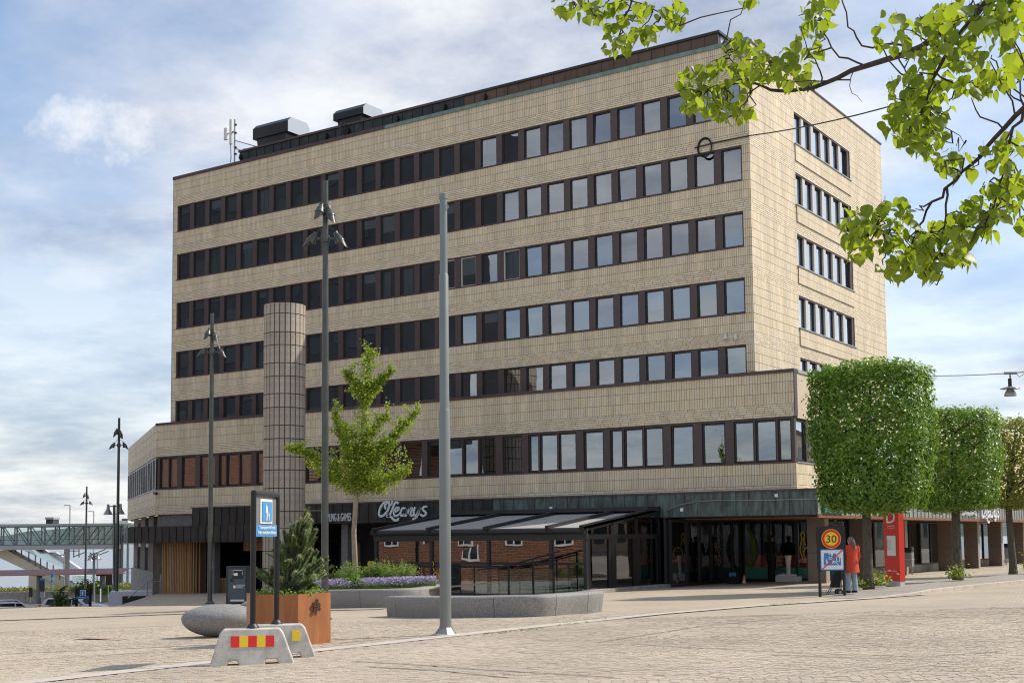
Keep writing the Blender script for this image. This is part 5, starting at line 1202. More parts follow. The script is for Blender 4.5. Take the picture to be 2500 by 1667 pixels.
g = MB(); g.prism([(x*hpic*1.7, y*hpic) for x, y in poly], org+fx*(Ld/2-0.05)+Vector((0, 0, zc0)), fx, (0, 0, 1), nv*0.003); g.prism([(x*hpic*1.0, y*hpic*.55) for x, y in poly], org+fx*(Ld/2+0.06)+Vector((0, 0, zc0)), fx, (0, 0, 1), nv*0.003); g.build('pictogram', 'sign_white', hs_)

# tall grey pole
pp = GP(1088, 1551); po = thing('street_pole', 'tall stepped grey steel pole on a conical foot in the middle of the square', 'pole', pp)
zt_ = W(1096, 452, (pp-CAM).dot(fw)).z-0
zz1, zz2 = pp.z+ (W(1090, 995, (pp-CAM).dot(fw)).z-pp.z), W(1093, 655, (pp-CAM).dot(fw)).z
MB().lathe([(0.118, 0.1), (0.115, zz1-pp.z-0.04), (0.102, zz1-pp.z), (0.098, zz1-pp.z+.02), (0.096, zz2-pp.z-.03), (0.082, zz2-pp.z), (0.080, zz2-pp.z+.02), (0.077, zt_-pp.z-0.1)], 28, tuple(pp)).build('shaft', 'pole_grey', po, smooth=True)
MB().lathe([(0.090, zt_-pp.z-0.1), (0.088, zt_-pp.z), (0.05, zt_-pp.z+0.02)], 24, tuple(pp)).build('cap', 'pole_grey', po, smooth=True)
MB().lathe([(0.24, 0.03), (0.22, 0.06), (0.13, 0.17), (0.124, 0.20)], 8, tuple(pp)).build('foot_cone', 'pole_grey', po); MB().lathe([(0.29, -0.03), (0.29, 0.04)], 8, tuple(pp)).build('foot_plate', 'concrete', po, bevel=0.01)
MB().tube([(pp.x+0.09+0.03*math.cos(t), pp.y, zt_-0.28+0.05*math.sin(t)) for t in np.linspace(0, 2*math.pi, 12)], 0.01, 6, cap=False).build('eye_ring', 'galv', po)
MB().box(pp.x-0.05, pp.x+0.05, pp.y-0.125, pp.y-0.10, pp.z+2.2, pp.z+2.9).build('hatch', 'pole_grey', po)

# lamp posts with spotlight clusters
def lamp_post(H, label):
    r = thing('lamp_post', label, 'street lamp', (0, 0, 0), 'dark lamp posts with spotlight clusters')
    MB().lathe([(0.13, 0.0), (0.125, 0.02), (0.105, 0.12), (0.10, 0.15), (0.094, H*0.5), (0.074, H)], 20).build('shaft', 'lamp_green', r, smooth=True); MB().lathe([(0.2, 0), (0.2, 0.03), (0.11, 0.12)], 12).build('foot', 'lamp_green', r)
    def spot(z, ang, out_, tiltd, nm='spotlight'):
        d = Vector((math.cos(ang), math.sin(ang), 0)); base = Vector((0, 0, z)); c = base+d*out_
        MB().bar(base+d*0.06, c, 0.05).build('bracket', 'lamp_green', r)
        ax_ = (d*math.sin(tiltd)-Vector((0, 0, math.cos(tiltd)))).normalized()
        up_ = -ax_; mb = MB(); prof = [(0.0, 0.26, 0.065), (0.09, 0.26, 0.068), (0.10, 0.0, 0.075), (0.15, 0, 0.11), (0.24, 0, 0.125), (0.27, 0, 0.142), (0.30, 0, 0.142), (0.31, 0, 0.12)]
        pts = [c+up_*0.2+ax_*t for t, _, _ in prof]; mb.tube(pts, [q for _, _, q in prof], 14); s = mb.build(nm, 'lamp_green', r, smooth=True)
        # cut-off visor
        mb = MB(); o_ = d.cross(Vector((0, 0, 1))); n_ = 10; b0 = c+up_*0.2+ax_*0.30
        w_ = ax_.cross(o_)
        for i in range(n_+1):
            a = math.pi*(i/n_)-math.pi/2; q = o_*math.sin(a)*0.125 + w_*math.cos(a)*0.125*(1 if w_.dot(Vector((0, 0, 1))) > 0 else -1); L_ = 0.06+0.20*math.cos(a)
            mb.v += [tuple(b0+q), tuple(b0+q*0.98+ax_*L_)]
        mb.f = [(2*i, 2*i+2, 2*i+3, 2*i+1) for i in range(n_)]; mb.build('visor', 'lamp_green', s, smooth=True)
        MB().tube([c+up_*0.26, c+up_*0.36-d*0.08, c+up_*0.25-d*0.2], 0.012, 6).build('lead', 'lamp_green', s)
    a0 = math.atan2(rt.y, rt.x)
    spot(H-1.62, a0+math.pi, 0.36, R(32)); spot(H-1.62, a0, 0.36, R(26)); spot(H-0.85, a0+math.pi+0.9, 0.20, R(16)); spot(H-0.95, a0-0.8, 0.20, R(18))
    for z in (H-1.62, H-0.85): MB().lathe([(0.115, -0.1), (0.115, 0.1)], 16, (0, 0, z)).build('collar', 'lamp_green', r, smooth=True)
    return r
l1p = GP(512, 1473); d2 = 34.6; l2p = W(793, 1445, d2); l2p = Vector((l2p.x, l2p.y, GZ(l2p.x)))
H1 = W(522, 755, (l1p-CAM).dot(fw)).z-l1p.z; 
lamp = lamp_post(12.05, 'slim dark lamp post with spotlights beside the grey bin'); lamp.location = l1p; lamp.scale = (1, 1, H1/12.05)
H2 = W(802, 420, d2).z-l2p.z
c = copy_tree(lamp, None, 'nearest and tallest looking dark lamp post with spotlights behind the planter pine'); c.location = l2p; c.scale = (1, 1, H2/12.05)
p = W(287, 1478, 80); q = W(291, 1020, 80); c = copy_tree(lamp, None, 'dark lamp post with spotlights just left of the office block'); c.location = (q.x, q.y, -3.0); c.scale = (1, 1, (q.z+3.0)/12.05)
q = W(212, 1187, 118); c = copy_tree(lamp, None, 'far dark lamp post with spotlights rising before the footbridge'); c.location = (q.x, q.y, -4.2); c.scale = (1, 1, (q.z+4.2)/12.05)

# litter compactor bin
pbn = GP(577, 1474); sc_ = (pbn-CAM).dot(fw)/FPX
bn = thing('litter_bin', 'large dark blue-grey litter bin with a pull handle beside the lamp post', 'litter bin', pbn, rz=0)
wB, hB, dB = 50*sc_, 91*sc_, 0.75
exb = Vector((rt.x, rt.y, 0)).normalized(); eyb = Vector((-exb.y, exb.x, 0))
def bb(x0, x1, z0, z1, d0, d1, name, m, bevel=0.0):
    g = MB(); g.prism([(x0, z0), (x1, z0), (x1, z1), (x0, z1)], pbn+eyb*d0, exb, (0, 0, 1), eyb*(d1-d0)); return g.build(name, m, bn, bevel=bevel)
bb(-wB/2, wB/2, 0.02, hB, 0, dB, 'body', 'bin_blue', 0.05); bb(-wB/2-0.01, wB/2+0.01, hB-0.06, hB+0.02, -0.03, dB+.02, 'lid', 'charcoal', 0.03)
bb(-wB/2, -wB/2+0.07, 0.0, hB-.05, -0.02, 0.02, 'corner_post', 'charcoal'); bb(wB/2-0.05, wB/2, 0.0, hB-.05, -0.02, 0.02, 'corner_post', 'charcoal')
bb(-0.17, 0.27, hB*0.68, hB*0.9, -0.02, 0.0, 'hatch', 'sign_black'); bb(-.10, .05, hB*.76, hB*.83, -0.03, -0.02, 'hatch_label', 'sign_white')
g = MB(); hz = hB*.90; g.tube([pbn+exb*-.13-eyb*0.03+Vector((0, 0, hB*.78)), pbn+exb*-.13-eyb*0.06+Vector((0, 0, hz)), pbn+exb*.24-eyb*0.06+Vector((0, 0, hz)), pbn+exb*.24-eyb*0.03+Vector((0, 0, hB*.78))], 0.018, 8); g.build('handle', 'aluminium', bn)
bb(-.25, .33, 0.10, 0.19, -0.05, 0.0, 'foot_pedal', 'aluminium', 0.02); bb(-.26, -.12, hB*.60, hB*.67, -0.02, 0, 'lock', 'sign_black')
put_text('JÖNKÖPINGS', 0.095, pbn-eyb*0.012+exb*0.0+Vector((0, 0, hB*.475)), exb, (0, 0, 1), 'sign_white', bn, ext=0.002, width=.34); put_text('KOMMUN', 0.095, pbn-eyb*0.012+exb*0.0+Vector((0, 0, hB*.425)), exb, (0, 0, 1), 'sign_white', bn, ext=0.002, width=.26)
bb(-.12, -.04, hB*.425, hB*.50, -0.012, 0.0, 'crest', 'sign_white')

# speed-limit board
sp0, sp1 = GP(2003, 1455), GP(2066, 1456.5); dS = ((sp0+sp1)/2-CAM).dot(fw); k_ = dS/FPX
c0 = (sp0+sp1)/2; ce = Vector((rt.x, rt.y, 0)).normalized(); cn = Vector((-fh.x, -fh.y, 0)); c0 = Vector((c0.x, c0.y, GZ(c0.x)))
def sx_(u): return (u-2034.5)*k_
def sz_(v): return W(2034, v, dS).z-c0.z
sb = thing('speed_limit_sign', 'black framed board with a yellow 30 roundel and a struck-out home-zone plate', 'road sign', c0)
def sp_prism(poly, o_, t, name, m, bevel=0): g = MB(); g.prism(poly, c0+cn*o_, ce, (0, 0, 1), cn*t); return g.build(name, m, sb, bevel=bevel)
for u in (2003, 2063): MB().bar(c0+ce*sx_(u), c0+ce*sx_(u)+Vector((0, 0, sz_(1290))), 0.075).build('post', 'black_metal', sb)
x0, x1, zt2, zb2 = sx_(1998), sx_(2068), sz_(1283), sz_(1393); rr = 0.06
def rrect(x0, x1, z0, z1, r): return [(x0+r-r*math.cos(a), z0+r-r*math.sin(a)) for a in np.linspace(0, math.pi/2, 5)]+[(x1-r+r*math.sin(a), z0+r-r*math.cos(a)) for a in np.linspace(0, math.pi/2, 5)]+[(x1-r+r*math.cos(a), z1-r+r*math.sin(a)) for a in np.linspace(0, math.pi/2, 5)]+[(x0+r-r*math.sin(a), z1-r+r*math.cos(a)) for a in np.linspace(0, math.pi/2, 5)]
sp_prism(rrect(x0, x1, zb2, zt2, rr), -0.03, 0.06, 'backing_board', 'sign_black')
cx2, cz2 = sx_(2033), sz_(1314.7); cr = 22.7*k_
circ = lambda r: [(cx2+r*math.cos(a), cz2+r*math.sin(a)) for a in np.linspace(0, 2*math.pi, 40, endpoint=False)]
sp_prism(circ(cr*1.05), 0.032, 0.008, 'roundel_rim', 'sign_yellow'); sp_prism(circ(cr), 0.040, 0.005, 'roundel_ring', 'sign_red'); sp_prism(circ(cr*0.74), 0.045, 0.004, 'roundel_face', 'sign_yellow')
put_text('30', cr*1.15, c0+cn*0.051+ce*cx2+Vector((0, 0, cz2-cr*0.40)), ce, (0, 0, 1), 'sign_black', sb, 'speed_number', ext=0.003, width=cr*1.12, align='C')
qx0, qx1, qz0, qz1 = sx_(2005), sx_(2063), sz_(1391.5), sz_(1340)
sp_prism(rrect(qx0, qx1, qz0, qz1, 0.03), 0.032, 0.008, 'zone_plate_rim', 'sign_blue'); sp_prism(rrect(qx0+.03, qx1-.03, qz0+.03, qz1-.03, 0.02), 0.040, 0.004, 'zone_plate', 'sign_white')
U = lambda a, b: (qx0+(qx1-qx0)*a, qz0+(qz1-qz0)*b)
sp_prism([U(*t) for t in ((.14, .24), (.86, .24), (.86, .58), (.80, .58), (.80, .68), (.66, .68), (.66, .80), (.54, .80), (.54, .70), (.46, .70), (.42, .84), (.38, .70), (.34, .82), (.16, .82), (.16, .66), (.14, .6))], 0.044, 0.003, 'zone_town', 'sign_blue')
g = MB()
for pth in ([(.26, .30), (.24, .44), (.25, .52), (.28, .44), (.31, .30)], [(.50, .32), (.54, .42), (.58, .32)], [(.46, .46), (.54, .44), (.62, .44)], [(.36, .54), (.48, .54), (.48, .62), (.38, .62), (.36, .54)], [(.68, .42), (.68, .60), (.74, .66), (.80, .60), (.80, .42), (.68, .42)], [(.60, .42), (.76, .26)]):
    ribbon([[U(*t) for t in pth]], 0.02, c0+cn*0.047, ce, (0, 0, 1), 0.003, g)
g.build('zone_figures', 'sign_white', sb)
g = ribbon([[U(.07, .05), U(.5, .5), U(.93, .95)]], 0.035, c0+cn*0.051, ce, (0, 0, 1), 0.003); g.build('zone_bar', 'sign_red', sb)

# bus-stop totem
tp = GP(2180, 1434); dT = (tp-CAM).dot(fw); kT = dT/FPX
tt = thing('bus_stop_totem', 'tall bright red bus-stop pillar with a white D and timetable', 'bus stop', tp)
ex = Vector((0.86, -0.51, 0)).normalized(); ex = Vector((math.cos(R(-20)), math.sin(R(-20)), 0)); ey = Vector((-ex.y, ex.x, 0))
wT = 0.66; zT_ = lambda v: W(2180, v, dT).z-tp.z
def tb(x0, x1, z0, z1, d0, d1, name, m): g = MB(); g.prism([(x0, z0), (x1, z0), (x1, z1), (x0, z1)], tp+ey*d0, ex, (0, 0, 1), ey*(d1-d0)); return g.build(name, m, tt)
tb(-wT/2, wT/2, zT_(1418), zT_(1205), 0, 0.3, 'body', 'red_board'); tb(-wT/2+.01, wT/2-.01, -0.05, zT_(1418), 0.01, 0.29, 'plinth', 'concrete')
tb(-wT/2+.12, wT/2-.12, zT_(1357), zT_(1306), -0.012, 0.0, 'timetable_frame', 'sign_grey'); tb(-wT/2+.14, wT/2-.14, zT_(1356), zT_(1307), -0.018, -0.01, 'timetable', 'white_plastic')
for i in range(5): tb(-wT/2+.16, -wT/2+.2, zT_(1320)-i*.075, zT_(1320)-i*.075+.03, -0.021, -0.017, 'timetable_line', 'sign_black'); tb(-wT/2+.22, -wT/2+.34, zT_(1320)-i*.075+.005, zT_(1320)-i*.075+.02, -0.021, -0.017, 'timetable_line', 'sign_grey')
put_text('D', 0.62, tp-ey*0.008+ex*0.0+Vector((0, 0, zT_(1276))), ex, (0, 0, 1), 'sign_white', tt, ext=0.004, width=.38, align='C')
put_text('Juneporten', 0.08, tp-ey*0.006+Vector((0, 0, zT_(1285))), ex, (0, 0, 1), 'sign_white', tt, ext=0.002, align='C', width=.3); put_text('11  17  27  31', 0.06, tp-ey*0.006+Vector((0, 0, zT_(1290.5))), ex, (0, 0, 1), 'sign_white', tt, ext=0.002, align='C', width=.29)
put_text('Länstrafiken', 0.07, tp-ey*0.006+Vector((0, 0, zT_(1394.5))), ex, (0, 0, 1), 'sign_white', tt, ext=0.002, align='C', width=.4)
for s in (-.12, .08): g = MB(); g.obox(tp+ex*s-ey*0.05+Vector((0, 0, .03)), ex*.05, ey*.06, (0, 0, .03)); g.build('foot_bracket', 'rust_dark', tt)

# waste baskets on the street pavement
def basket(u, v, label):
    p = onX(u, v, 3.3); p = Vector((p.x, p.y, 0.17)); r = thing('waste_basket', label, 'waste bin', p, 'grey waste baskets in the arcade'); s = (p-CAM).dot(fw)/FPX
    MB().box(p.x-.2, p.x+.2, p.y-.2, p.y+.2, .55, 1.25).build('bin', 'galv', r, bevel=.02); MB().box(p.x-.21, p.x+.21, p.y-.21, p.y+.21, 1.25, 1.5).build('hood', 'sign_black', r, bevel=.04)
    for a in (-.15, .15): MB().bar((p.x+a, p.y, .17), (p.x+a, p.y, .56), .06).build('leg', 'galv', r)
    MB().box(p.x-.215, p.x+.215, p.y-.215, p.y+.215, .88, .92).build('band', 'aluminium', r)
basket(2220, 1395, 'grey waste basket with black hood right beside the red bus-stop pillar'); basket(2463, 1385, 'grey waste basket by the farthest clipped tree'); 

# things in the entrance recess
p = GP(1909, 1421); p = Vector((-0.6, 4.6, 0.0))
def P2(u, v, y): return onY(u, v, y)
yb = 4.3; a = P2(1893, 1420, yb); b = P2(1948, 1420, yb)
bxr = thing('white_crate', 'low white box with rolled papers on the entrance floor', 'box', ((a.x+b.x)/2, yb, a.z)); MB().box(a.x, b.x, yb, yb+.5, a.z-.02, a.z+.26).build('box', 'white_plastic', bxr, bevel=.01)
for i in range(4): MB().tube([(a.x+.05+i*.05, yb+.1*i+.05, a.z+.29+.02*i), (b.x-.1-.04*i, yb+.1*i+.08, a.z+.31)], .05, 8).build('paper_roll', 'sign_white', bxr)
vx = P2(1924, 1400, yb+.2); vr = thing('tall_vase', 'tall white tapered vase standing in the box by the entrance', 'vase', (vx.x, yb+.25, a.z+.28)); MB().lathe([(.07, 0), (.085, .05), (.10, .4), (.16, .95), (.15, .95), (.09, .4)], 20, (vx.x, yb+.25, a.z+.28)).build('vase_body', 'white_plastic', vr, smooth=True)
q = P2(1790, 1427, 2.2); q.z = GZ(q.x); hm = thing('dark_bag', 'dark bag with a pale blue print on the entrance paving', 'bag', q); MB().lathe([(.30, 0), (.32, .15), (.30, .4), (.2, .52), (.05, .56)], 16, tuple(q)).build('bag_body', 'black_cloth', hm, smooth=True); MB().obox(q+Vector((.1, -.26, .42)), (.13, .05, 0), (0, .03, .03), (0, -.05, .08)).build('print', 'sign_blue_light', hm)
q = P2(1817, 1427, 2.0); q.z = GZ(q.x); bt = thing('spray_bottle', 'small orange and white spray bottle on the entrance paving', 'bottle', q); MB().lathe([(.07, 0), (.07, .22), (.03, .30), (.03, .36)], 12, tuple(q)).build('bottle', 'wood_slat', bt, smooth=True); MB().lathe([(.075, .05), (.075, .13)], 12, tuple(q)).build('bottle_label', 'sign_white', bt); MB().obox(q+Vector((.02, 0, .39)), (.06, 0, 0), (0, .02, 0), (0, 0, .03)).build('nozzle', 'sign_red', bt)

# lamp hung on the span wire
hl = W(2466, 945, 42); wire_z = W(2466, 911, 42)
hr = thing('hanging_lamp', 'grey bell-shaped street lamp hanging from a span wire', 'street lamp', hl)
pw0 = Vector((2.25, onX(2150, 915, 2.25).y, onX(2150, 915, 2.25).z)); pts = [pw0.lerp(wire_z, t) - Vector((0, 0, 0.3*t*(1-t))) for t in np.linspace(0, 1, 8)] + [wire_z.lerp(W(2700, 890, 42), t) for t in (.3, .6, 1)]
one('span_wire', MB().tube(pts, 0.018, 6), 'galv', 'thin span wire carrying the hanging street lamp', 'wire')
kh = 42/FPX
MB().bar(wire_z+ce*-.2, wire_z+ce*.22, 0.05, 0.08).build('yoke', 'galv', hr); MB().tube([wire_z, wire_z-Vector((0, 0, .17))], .03, 8).build('hanger', 'galv', hr)
zw = wire_z.z
MB().lathe([(.055, zw-.17), (.06, zw-.19), (.06, zw-.42), (.05, zw-.44)][::-1], 16, (hl.x, hl.y, 0)).build('housing', 'charcoal', hr, smooth=True)
MB().lathe([(.06, zw-.43), (.31, zw-.50), (.32, zw-.515), (.06, zw-.47)][::-1], 32, (hl.x, hl.y, 0)).build('brim', 'galv', hr, smooth=True)
MB().lathe([(.09, zw-.48), (.11, zw-.55), (.17, zw-.63), (.20, zw-.74), (.19, zw-.755), (.0, zw-.74)][::-1], 32, (hl.x, hl.y, 0)).build('shade', 'galv', hr, smooth=True)
MB().tube([wire_z+ce*.2, wire_z+ce*.3-Vector((0, 0, .13)), wire_z+ce*.42-Vector((0, 0, .05)), wire_z+ce*.6+Vector((0, 0, .02))], .012, 6).build('lead', 'galv', hr)
# ================================================================== VEGETATION
def unit(v): return v/(np.linalg.norm(v, axis=-1, keepdims=True)+1e-9)
def leaf_cloud(name, C, N_, size, m, parent, kind=None, aspect=0.8, fold=0.25, droop=0.0, jit=0.45):
    n = len(C); N_ = unit(N_+nrg.normal(0, jit, (n, 3))); t = unit(np.cross(N_, nrg.normal(0, 1, (n, 3)))); t[:, 2] -= droop; t = unit(t); b = unit(np.cross(N_, t))
    s = size[:, None] if hasattr(size, '__len__') else np.full((n, 1), size)
    s = s*nrg.uniform(0.7, 1.25, (n, 1)); w = s*aspect
    V = np.stack([C-t*s*0.5, C-t*s*0.05+b*w*0.5+N_*w*fold*0.5, C+t*s*0.5, C-t*s*0.05-b*w*0.5+N_*w*fold*0.5], 1)
    return nmesh(name, V.reshape(-1, 3), np.arange(n*4).reshape(n, 4), m, parent, kind)
def wob(a, b, n, amp):
    a, b = Vector(a), Vector(b); return [a.lerp(b, i/n)+Vector((rnd.gauss(0, amp), rnd.gauss(0, amp), rnd.gauss(0, amp)))*(1 if 0 < i < n else 0) for i in range(n+1)]
def box_tree(x, y, zb, w, d, z0, z1, n, label, m='leaf_box', dens=1.0, trunk_r=0.2, lean=(0, 0), cx=0, gap=0.0):
    r = thing('clipped_tree', label, 'tree', (x, y, zb), 'box-clipped linden trees along the street')
    tr = MB(); pts = [(x, y, zb-0.05), (x+.01, y, zb+.4), (x+lean[0]*.4, y+lean[1]*.4, zb+1.4), (x+lean[0], y+lean[1], z0+0.2), (x+lean[0]+cx*.5, y+lean[1], (z0+z1)/2), (x+cx, y, z1-.7)]
    tr.tube(pts, [trunk_r*1.25, trunk_r*1.02, trunk_r*.92, trunk_r*.85, trunk_r*.55, trunk_r*.2], 14); tr.build('trunk', 'bark', r, smooth=True)
    lm = MB()
    for k in range(16):
        a = rnd.uniform(0, 6.28); zz_ = rnd.uniform(z0+.3, z1-.8); q = Vector((x+cx+math.cos(a)*w*.42, y+math.sin(a)*d*.42, zz_+rnd.uniform(.3, 1.0))); lm.tube(wob((x+lean[0]+cx*.5, y+lean[1], zz_), q, 5, .12), [.07, .06, .05, .04, .03, .015], 6)
    lm.build('limbs', 'bark', r)
    # leaves: a rounded box, thick at its skin, uneven
    k = 0; out_ = []; nor = []
    P = nrg.uniform(-1, 1, (n*9, 3)); e = 10
    rr = (np.abs(P[:, 0])**e+np.abs(P[:, 1])**e+np.abs(P[:, 2])**e)**(1/e)
    lump = 0.028*(np.sin(P[:, 0]*5+x)+np.sin(P[:, 1]*6.3+y)+np.sin(P[:, 2]*7.1+1.3)) + 0.03*np.sin(P[:, 0]*17+P[:, 2]*13)
    tgt = 0.97+lump-np.abs(nrg.normal(0, 0.10, len(P)))*1.0
    Pd = P/rr[:, None]*tgt[:, None]
    if gap: # ragged holes that show sky or wall behind
        h = np.sin(Pd[:, 0]*4.1+2)*np.sin(Pd[:, 2]*3.7+1)*np.sin(Pd[:, 1]*3+.5); Pd = Pd[h < 1-gap]
    Pd = Pd[:n]; nn_ = np.sign(Pd)*np.abs(Pd)**4
    taper = 0.86+0.14*np.clip((Pd[:, 2]+1), 0, 1.0)
    C = np.stack([x+cx+Pd[:, 0]*w/2*taper, y+Pd[:, 1]*d/2*taper, (z0+z1)/2+Pd[:, 2]*(z1-z0)/2], 1)
    st_ = nrg.random(len(C)) < 0.012; C[st_] += unit(nn_[st_])*nrg.uniform(.05, .35, (st_.sum(), 1))
    leaf_cloud('crown', C, unit(nn_+np.array([0, 0, .35])), np.full(len(C), 0.125), m, r, droop=0.15, jit=0.33)
    ci = MB(); ci.box(x+cx-w*.36, x+cx+w*.36, y-d*.36, y+d*.36, z0+.5, z1-.5)
    return r
t1 = GP(2121, 1442)
d1 = (t1-CAM).dot(fw)
zc = lambda v, u, d: W(u, v, d).z
box_tree(t1.x, t1.y, t1.z+.1, 3.95, 3.0, zc(1248, 2121, d1), zc(886, 2121, d1), 30000, 'largest box-clipped linden with dense dark green crown, left of the bus stop', trunk_r=0.17, cx=0.28)
t2 = GP(2339, 1420); d2_ = (t2-CAM).dot(fw)
box_tree(t2.x, t2.y, t2.z+.13, 3.5, 2.9, zc(1247, 2340, d2_), zc(996, 2340, d2_), 17000, 'middle box-clipped linden with looser mid-green crown', trunk_r=0.19, cx=0.0, gap=.12)
t3 = Vector((t2.x+.25, t2.y+9.5, t2.z+.1)); t3 = W(2474, 1409, (Vector((8.8, 9.5, 0))-CAM).dot(fw)); t3 = Vector((t3.x, t3.y, .3)); d3_ = (t3-CAM).dot(fw)
box_tree(t3.x, t3.y, t3.z, 3.4, 2.8, zc(1240, 2480, d3_), zc(1022, 2480, d3_), 13000, 'farthest box-clipped linden with thin yellowish crown at the right edge', m='leaf_box_warm', trunk_r=0.17, lean=(-.1, 0), gap=.2, cx=.35)
# basal shoots
def shoots(p, n, rad, label):
    C = np.stack([p.x+nrg.normal(0, rad*.5, n), p.y+nrg.normal(0, rad*.5, n), p.z+.08+np.abs(nrg.normal(0, rad*.55, n))], 1)
    r = thing('tree_shoots', label, 'plant', p, 'leafy shoots at the tree feet'); leaf_cloud('leaves', C, np.tile([0, 0, 1.], (n, 1)), np.full(n, .12), 'leaf_shoot', r)
shoots(GP(2146, 1441)+Vector((0, 0, .1)), 260, .42, 'leafy shoots right of the largest clipped linden foot'); shoots(GP(2100, 1443)+Vector((0, 0, .06)), 110, .26, 'small leafy shoots left of the largest clipped linden foot'); shoots(GP(2340, 1421)+Vector((0, -.2, .1)), 260, .42, 'yellowish shoots around the middle clipped linden foot'); shoots(t3+Vector((.9, -.5, .0)), 300, .55, 'yellowish shoots around the farthest clipped linden foot')

# young ginkgo in the bed
gp = GP(868, 1478); dg = (gp-CAM).dot(fw)+1.2
gk = thing('ginkgo_tree', 'young bright green tree with spreading fan-leaved branches in the planting bed', 'tree', Vector((W(868, 1440, dg).x, W(868, 1440, dg).y, GZ(gp.x)+.5)))
def wp(u, v, dd=0): return W(u, v, dg+dd)
limbs = [([(868, 1445), (867, 1380), (864, 1300), (870, 1200)], [.12, .105, .095, .085], 0), ([(870, 1200), (880, 1100), (888, 1000), (897, 920), (903, 850)], [.085, .06, .045, .03, .01], 0),
 ([(870, 1200), (828, 1160), (770, 1112), (702, 1092)], [.05, .04, .03, .01], -.3), ([(870, 1170), (845, 1100), (825, 1040), (816, 1000)], [.05, .035, .02, .01], .4), ([(872, 1140), (850, 1075), (842, 1040)], [.04, .03, .01], -.5),
 ([(872, 1180), (920, 1120), (970, 1055), (1020, 1002)], [.05, .04, .03, .01], .3), ([(870, 1195), (920, 1175), (965, 1165), (995, 1150)], [.04, .03, .02, .01], -.6), ([(880, 1090), (920, 1040), (945, 1010)], [.04, .03, .01], .6), ([(876, 1120), (920, 1090), (965, 1080)], [.04, .03, .01], -.3),
 ([(893, 960), (925, 930), (961, 902)], [.03, .02, .008], .2), ([(890, 965), (860, 930), (838, 905)], [.03, .02, .008], -.3), ([(888, 990), (905, 950), (917, 960)], [.03, .02, .008], .4), ([(870, 1190), (830, 1180), (800, 1155), (775, 1150)], [.04, .03, .02, .01], .5), ([(872, 1175), (900, 1190), (940, 1195)], [.03, .02, .01], .3)]
C = []
for k, (pts, rr, dd) in enumerate(limbs):
    P = [wp(u, v, dd*i/(len(pts)-1)) for i, (u, v) in enumerate(pts)]
    MB().tube(P, rr, 8).build('trunk' if k == 0 else 'branch', 'bark_young', gk, smooth=True)
    if k == 0: continue
    for a, b, t0 in zip(P, P[1:], range(9)):
        L_ = (b-a).length; tip = (t0+2)/len(P)
        n = int(L_*(560 if k > 1 else 420)); rad = .26 if k > 1 else .34
        if k == 1: rad = (.5, .45, .24, .38)[min(t0, 3)]
        if k in (2,) and t0 < 1: n = int(n*.5)
        if k in (4, 6, 8, 12, 13): rad = .36
        for _ in range(n):
            t = rnd.random(); q = a.lerp(b, t); rr2 = rad*(1-0.45*((t0+t)/(len(P)-1))**2); d = Vector((rnd.gauss(0, 1), rnd.gauss(0, 1), rnd.gauss(0, 1))); d *= rr2*abs(rnd.random())**.5/(d.length+.01); C.append(tuple(q+d))
for (u, v, ru, rv, n) in ((880, 1120, 60, 70, 480), (915, 1130, 60, 50, 380), (845, 1130, 55, 45, 300), (950, 1110, 45, 40, 240), (885, 940, 34, 42, 380), (895, 880, 14, 25, 180), (720, 1095, 22, 16, 220), (770, 1120, 30, 28, 300), (985, 1040, 30, 25, 250), (930, 1175, 45, 22, 300)):
    for _ in range(n):
        a = rnd.uniform(0, 6.28); q = rnd.random()**.5; C.append(tuple(wp(u+ru*q*math.cos(a), v+rv*q*math.sin(a), rnd.gauss(0, .45))))
tws = MB()
for k, (pts, rr, dd) in enumerate(limbs[1:]):
    P = [wp(u, v, dd*i/(len(pts)-1)) for i, (u, v) in enumerate(pts)]
    for _ in range(9):
        i = rnd.randrange(len(P)-1); a = P[i].lerp(P[i+1], rnd.random()); e = a+Vector((rnd.gauss(0, .28), rnd.gauss(0, .28), rnd.uniform(.05, .5))); MB().tube(wob(a, e, 3, .02), [.012, .009, .006, .003], 5).build('twig', 'bark_young', gk)
        for _ in range(46): C.append(tuple(a.lerp(e, rnd.uniform(.25, 1.05))+Vector((rnd.gauss(0, .06), rnd.gauss(0, .06), rnd.gauss(0, .06)))))
C = np.array(C); leaf_cloud('crown', C, np.tile([.2, -.2, .8], (len(C), 1)), np.full(len(C), .082), 'leaf_ginkgo', gk, aspect=1.0)

# shrubs, lavender and small flowers in the bed
def shrub(u, v, h, w, n, label, m='leaf_shrub', sz=.075, dd=0):
    p = W(u, v, dg+dd); p = Vector((p.x, p.y, GZ(p.x)+.55)); r = thing('shrub', label, 'shrub', p, 'shrubs in the planting bed'); st_ = MB(); C = []
    for k in range(26):
        a = rnd.uniform(0, 6.28); s = rnd.random()**.6; q = p+Vector((math.cos(a)*w*s, math.sin(a)*w*s, h*rnd.uniform(.65, 1.05)*(1-.25*s))); st_.tube(wob(p, q, 3, .04), [.014, .01, .008, .004], 5)
        for _ in range(n//26): t = rnd.uniform(.2, 1); C.append(tuple(p.lerp(q, t)+Vector((rnd.gauss(0, .075), rnd.gauss(0, .075), rnd.gauss(0, .075)))))
    st_.build('stems', 'bark_young', r); C = np.array(C); leaf_cloud('leaves', C, np.tile([0, 0, .7], (len(C), 1)), np.full(len(C), sz), m, r, aspect=.6)
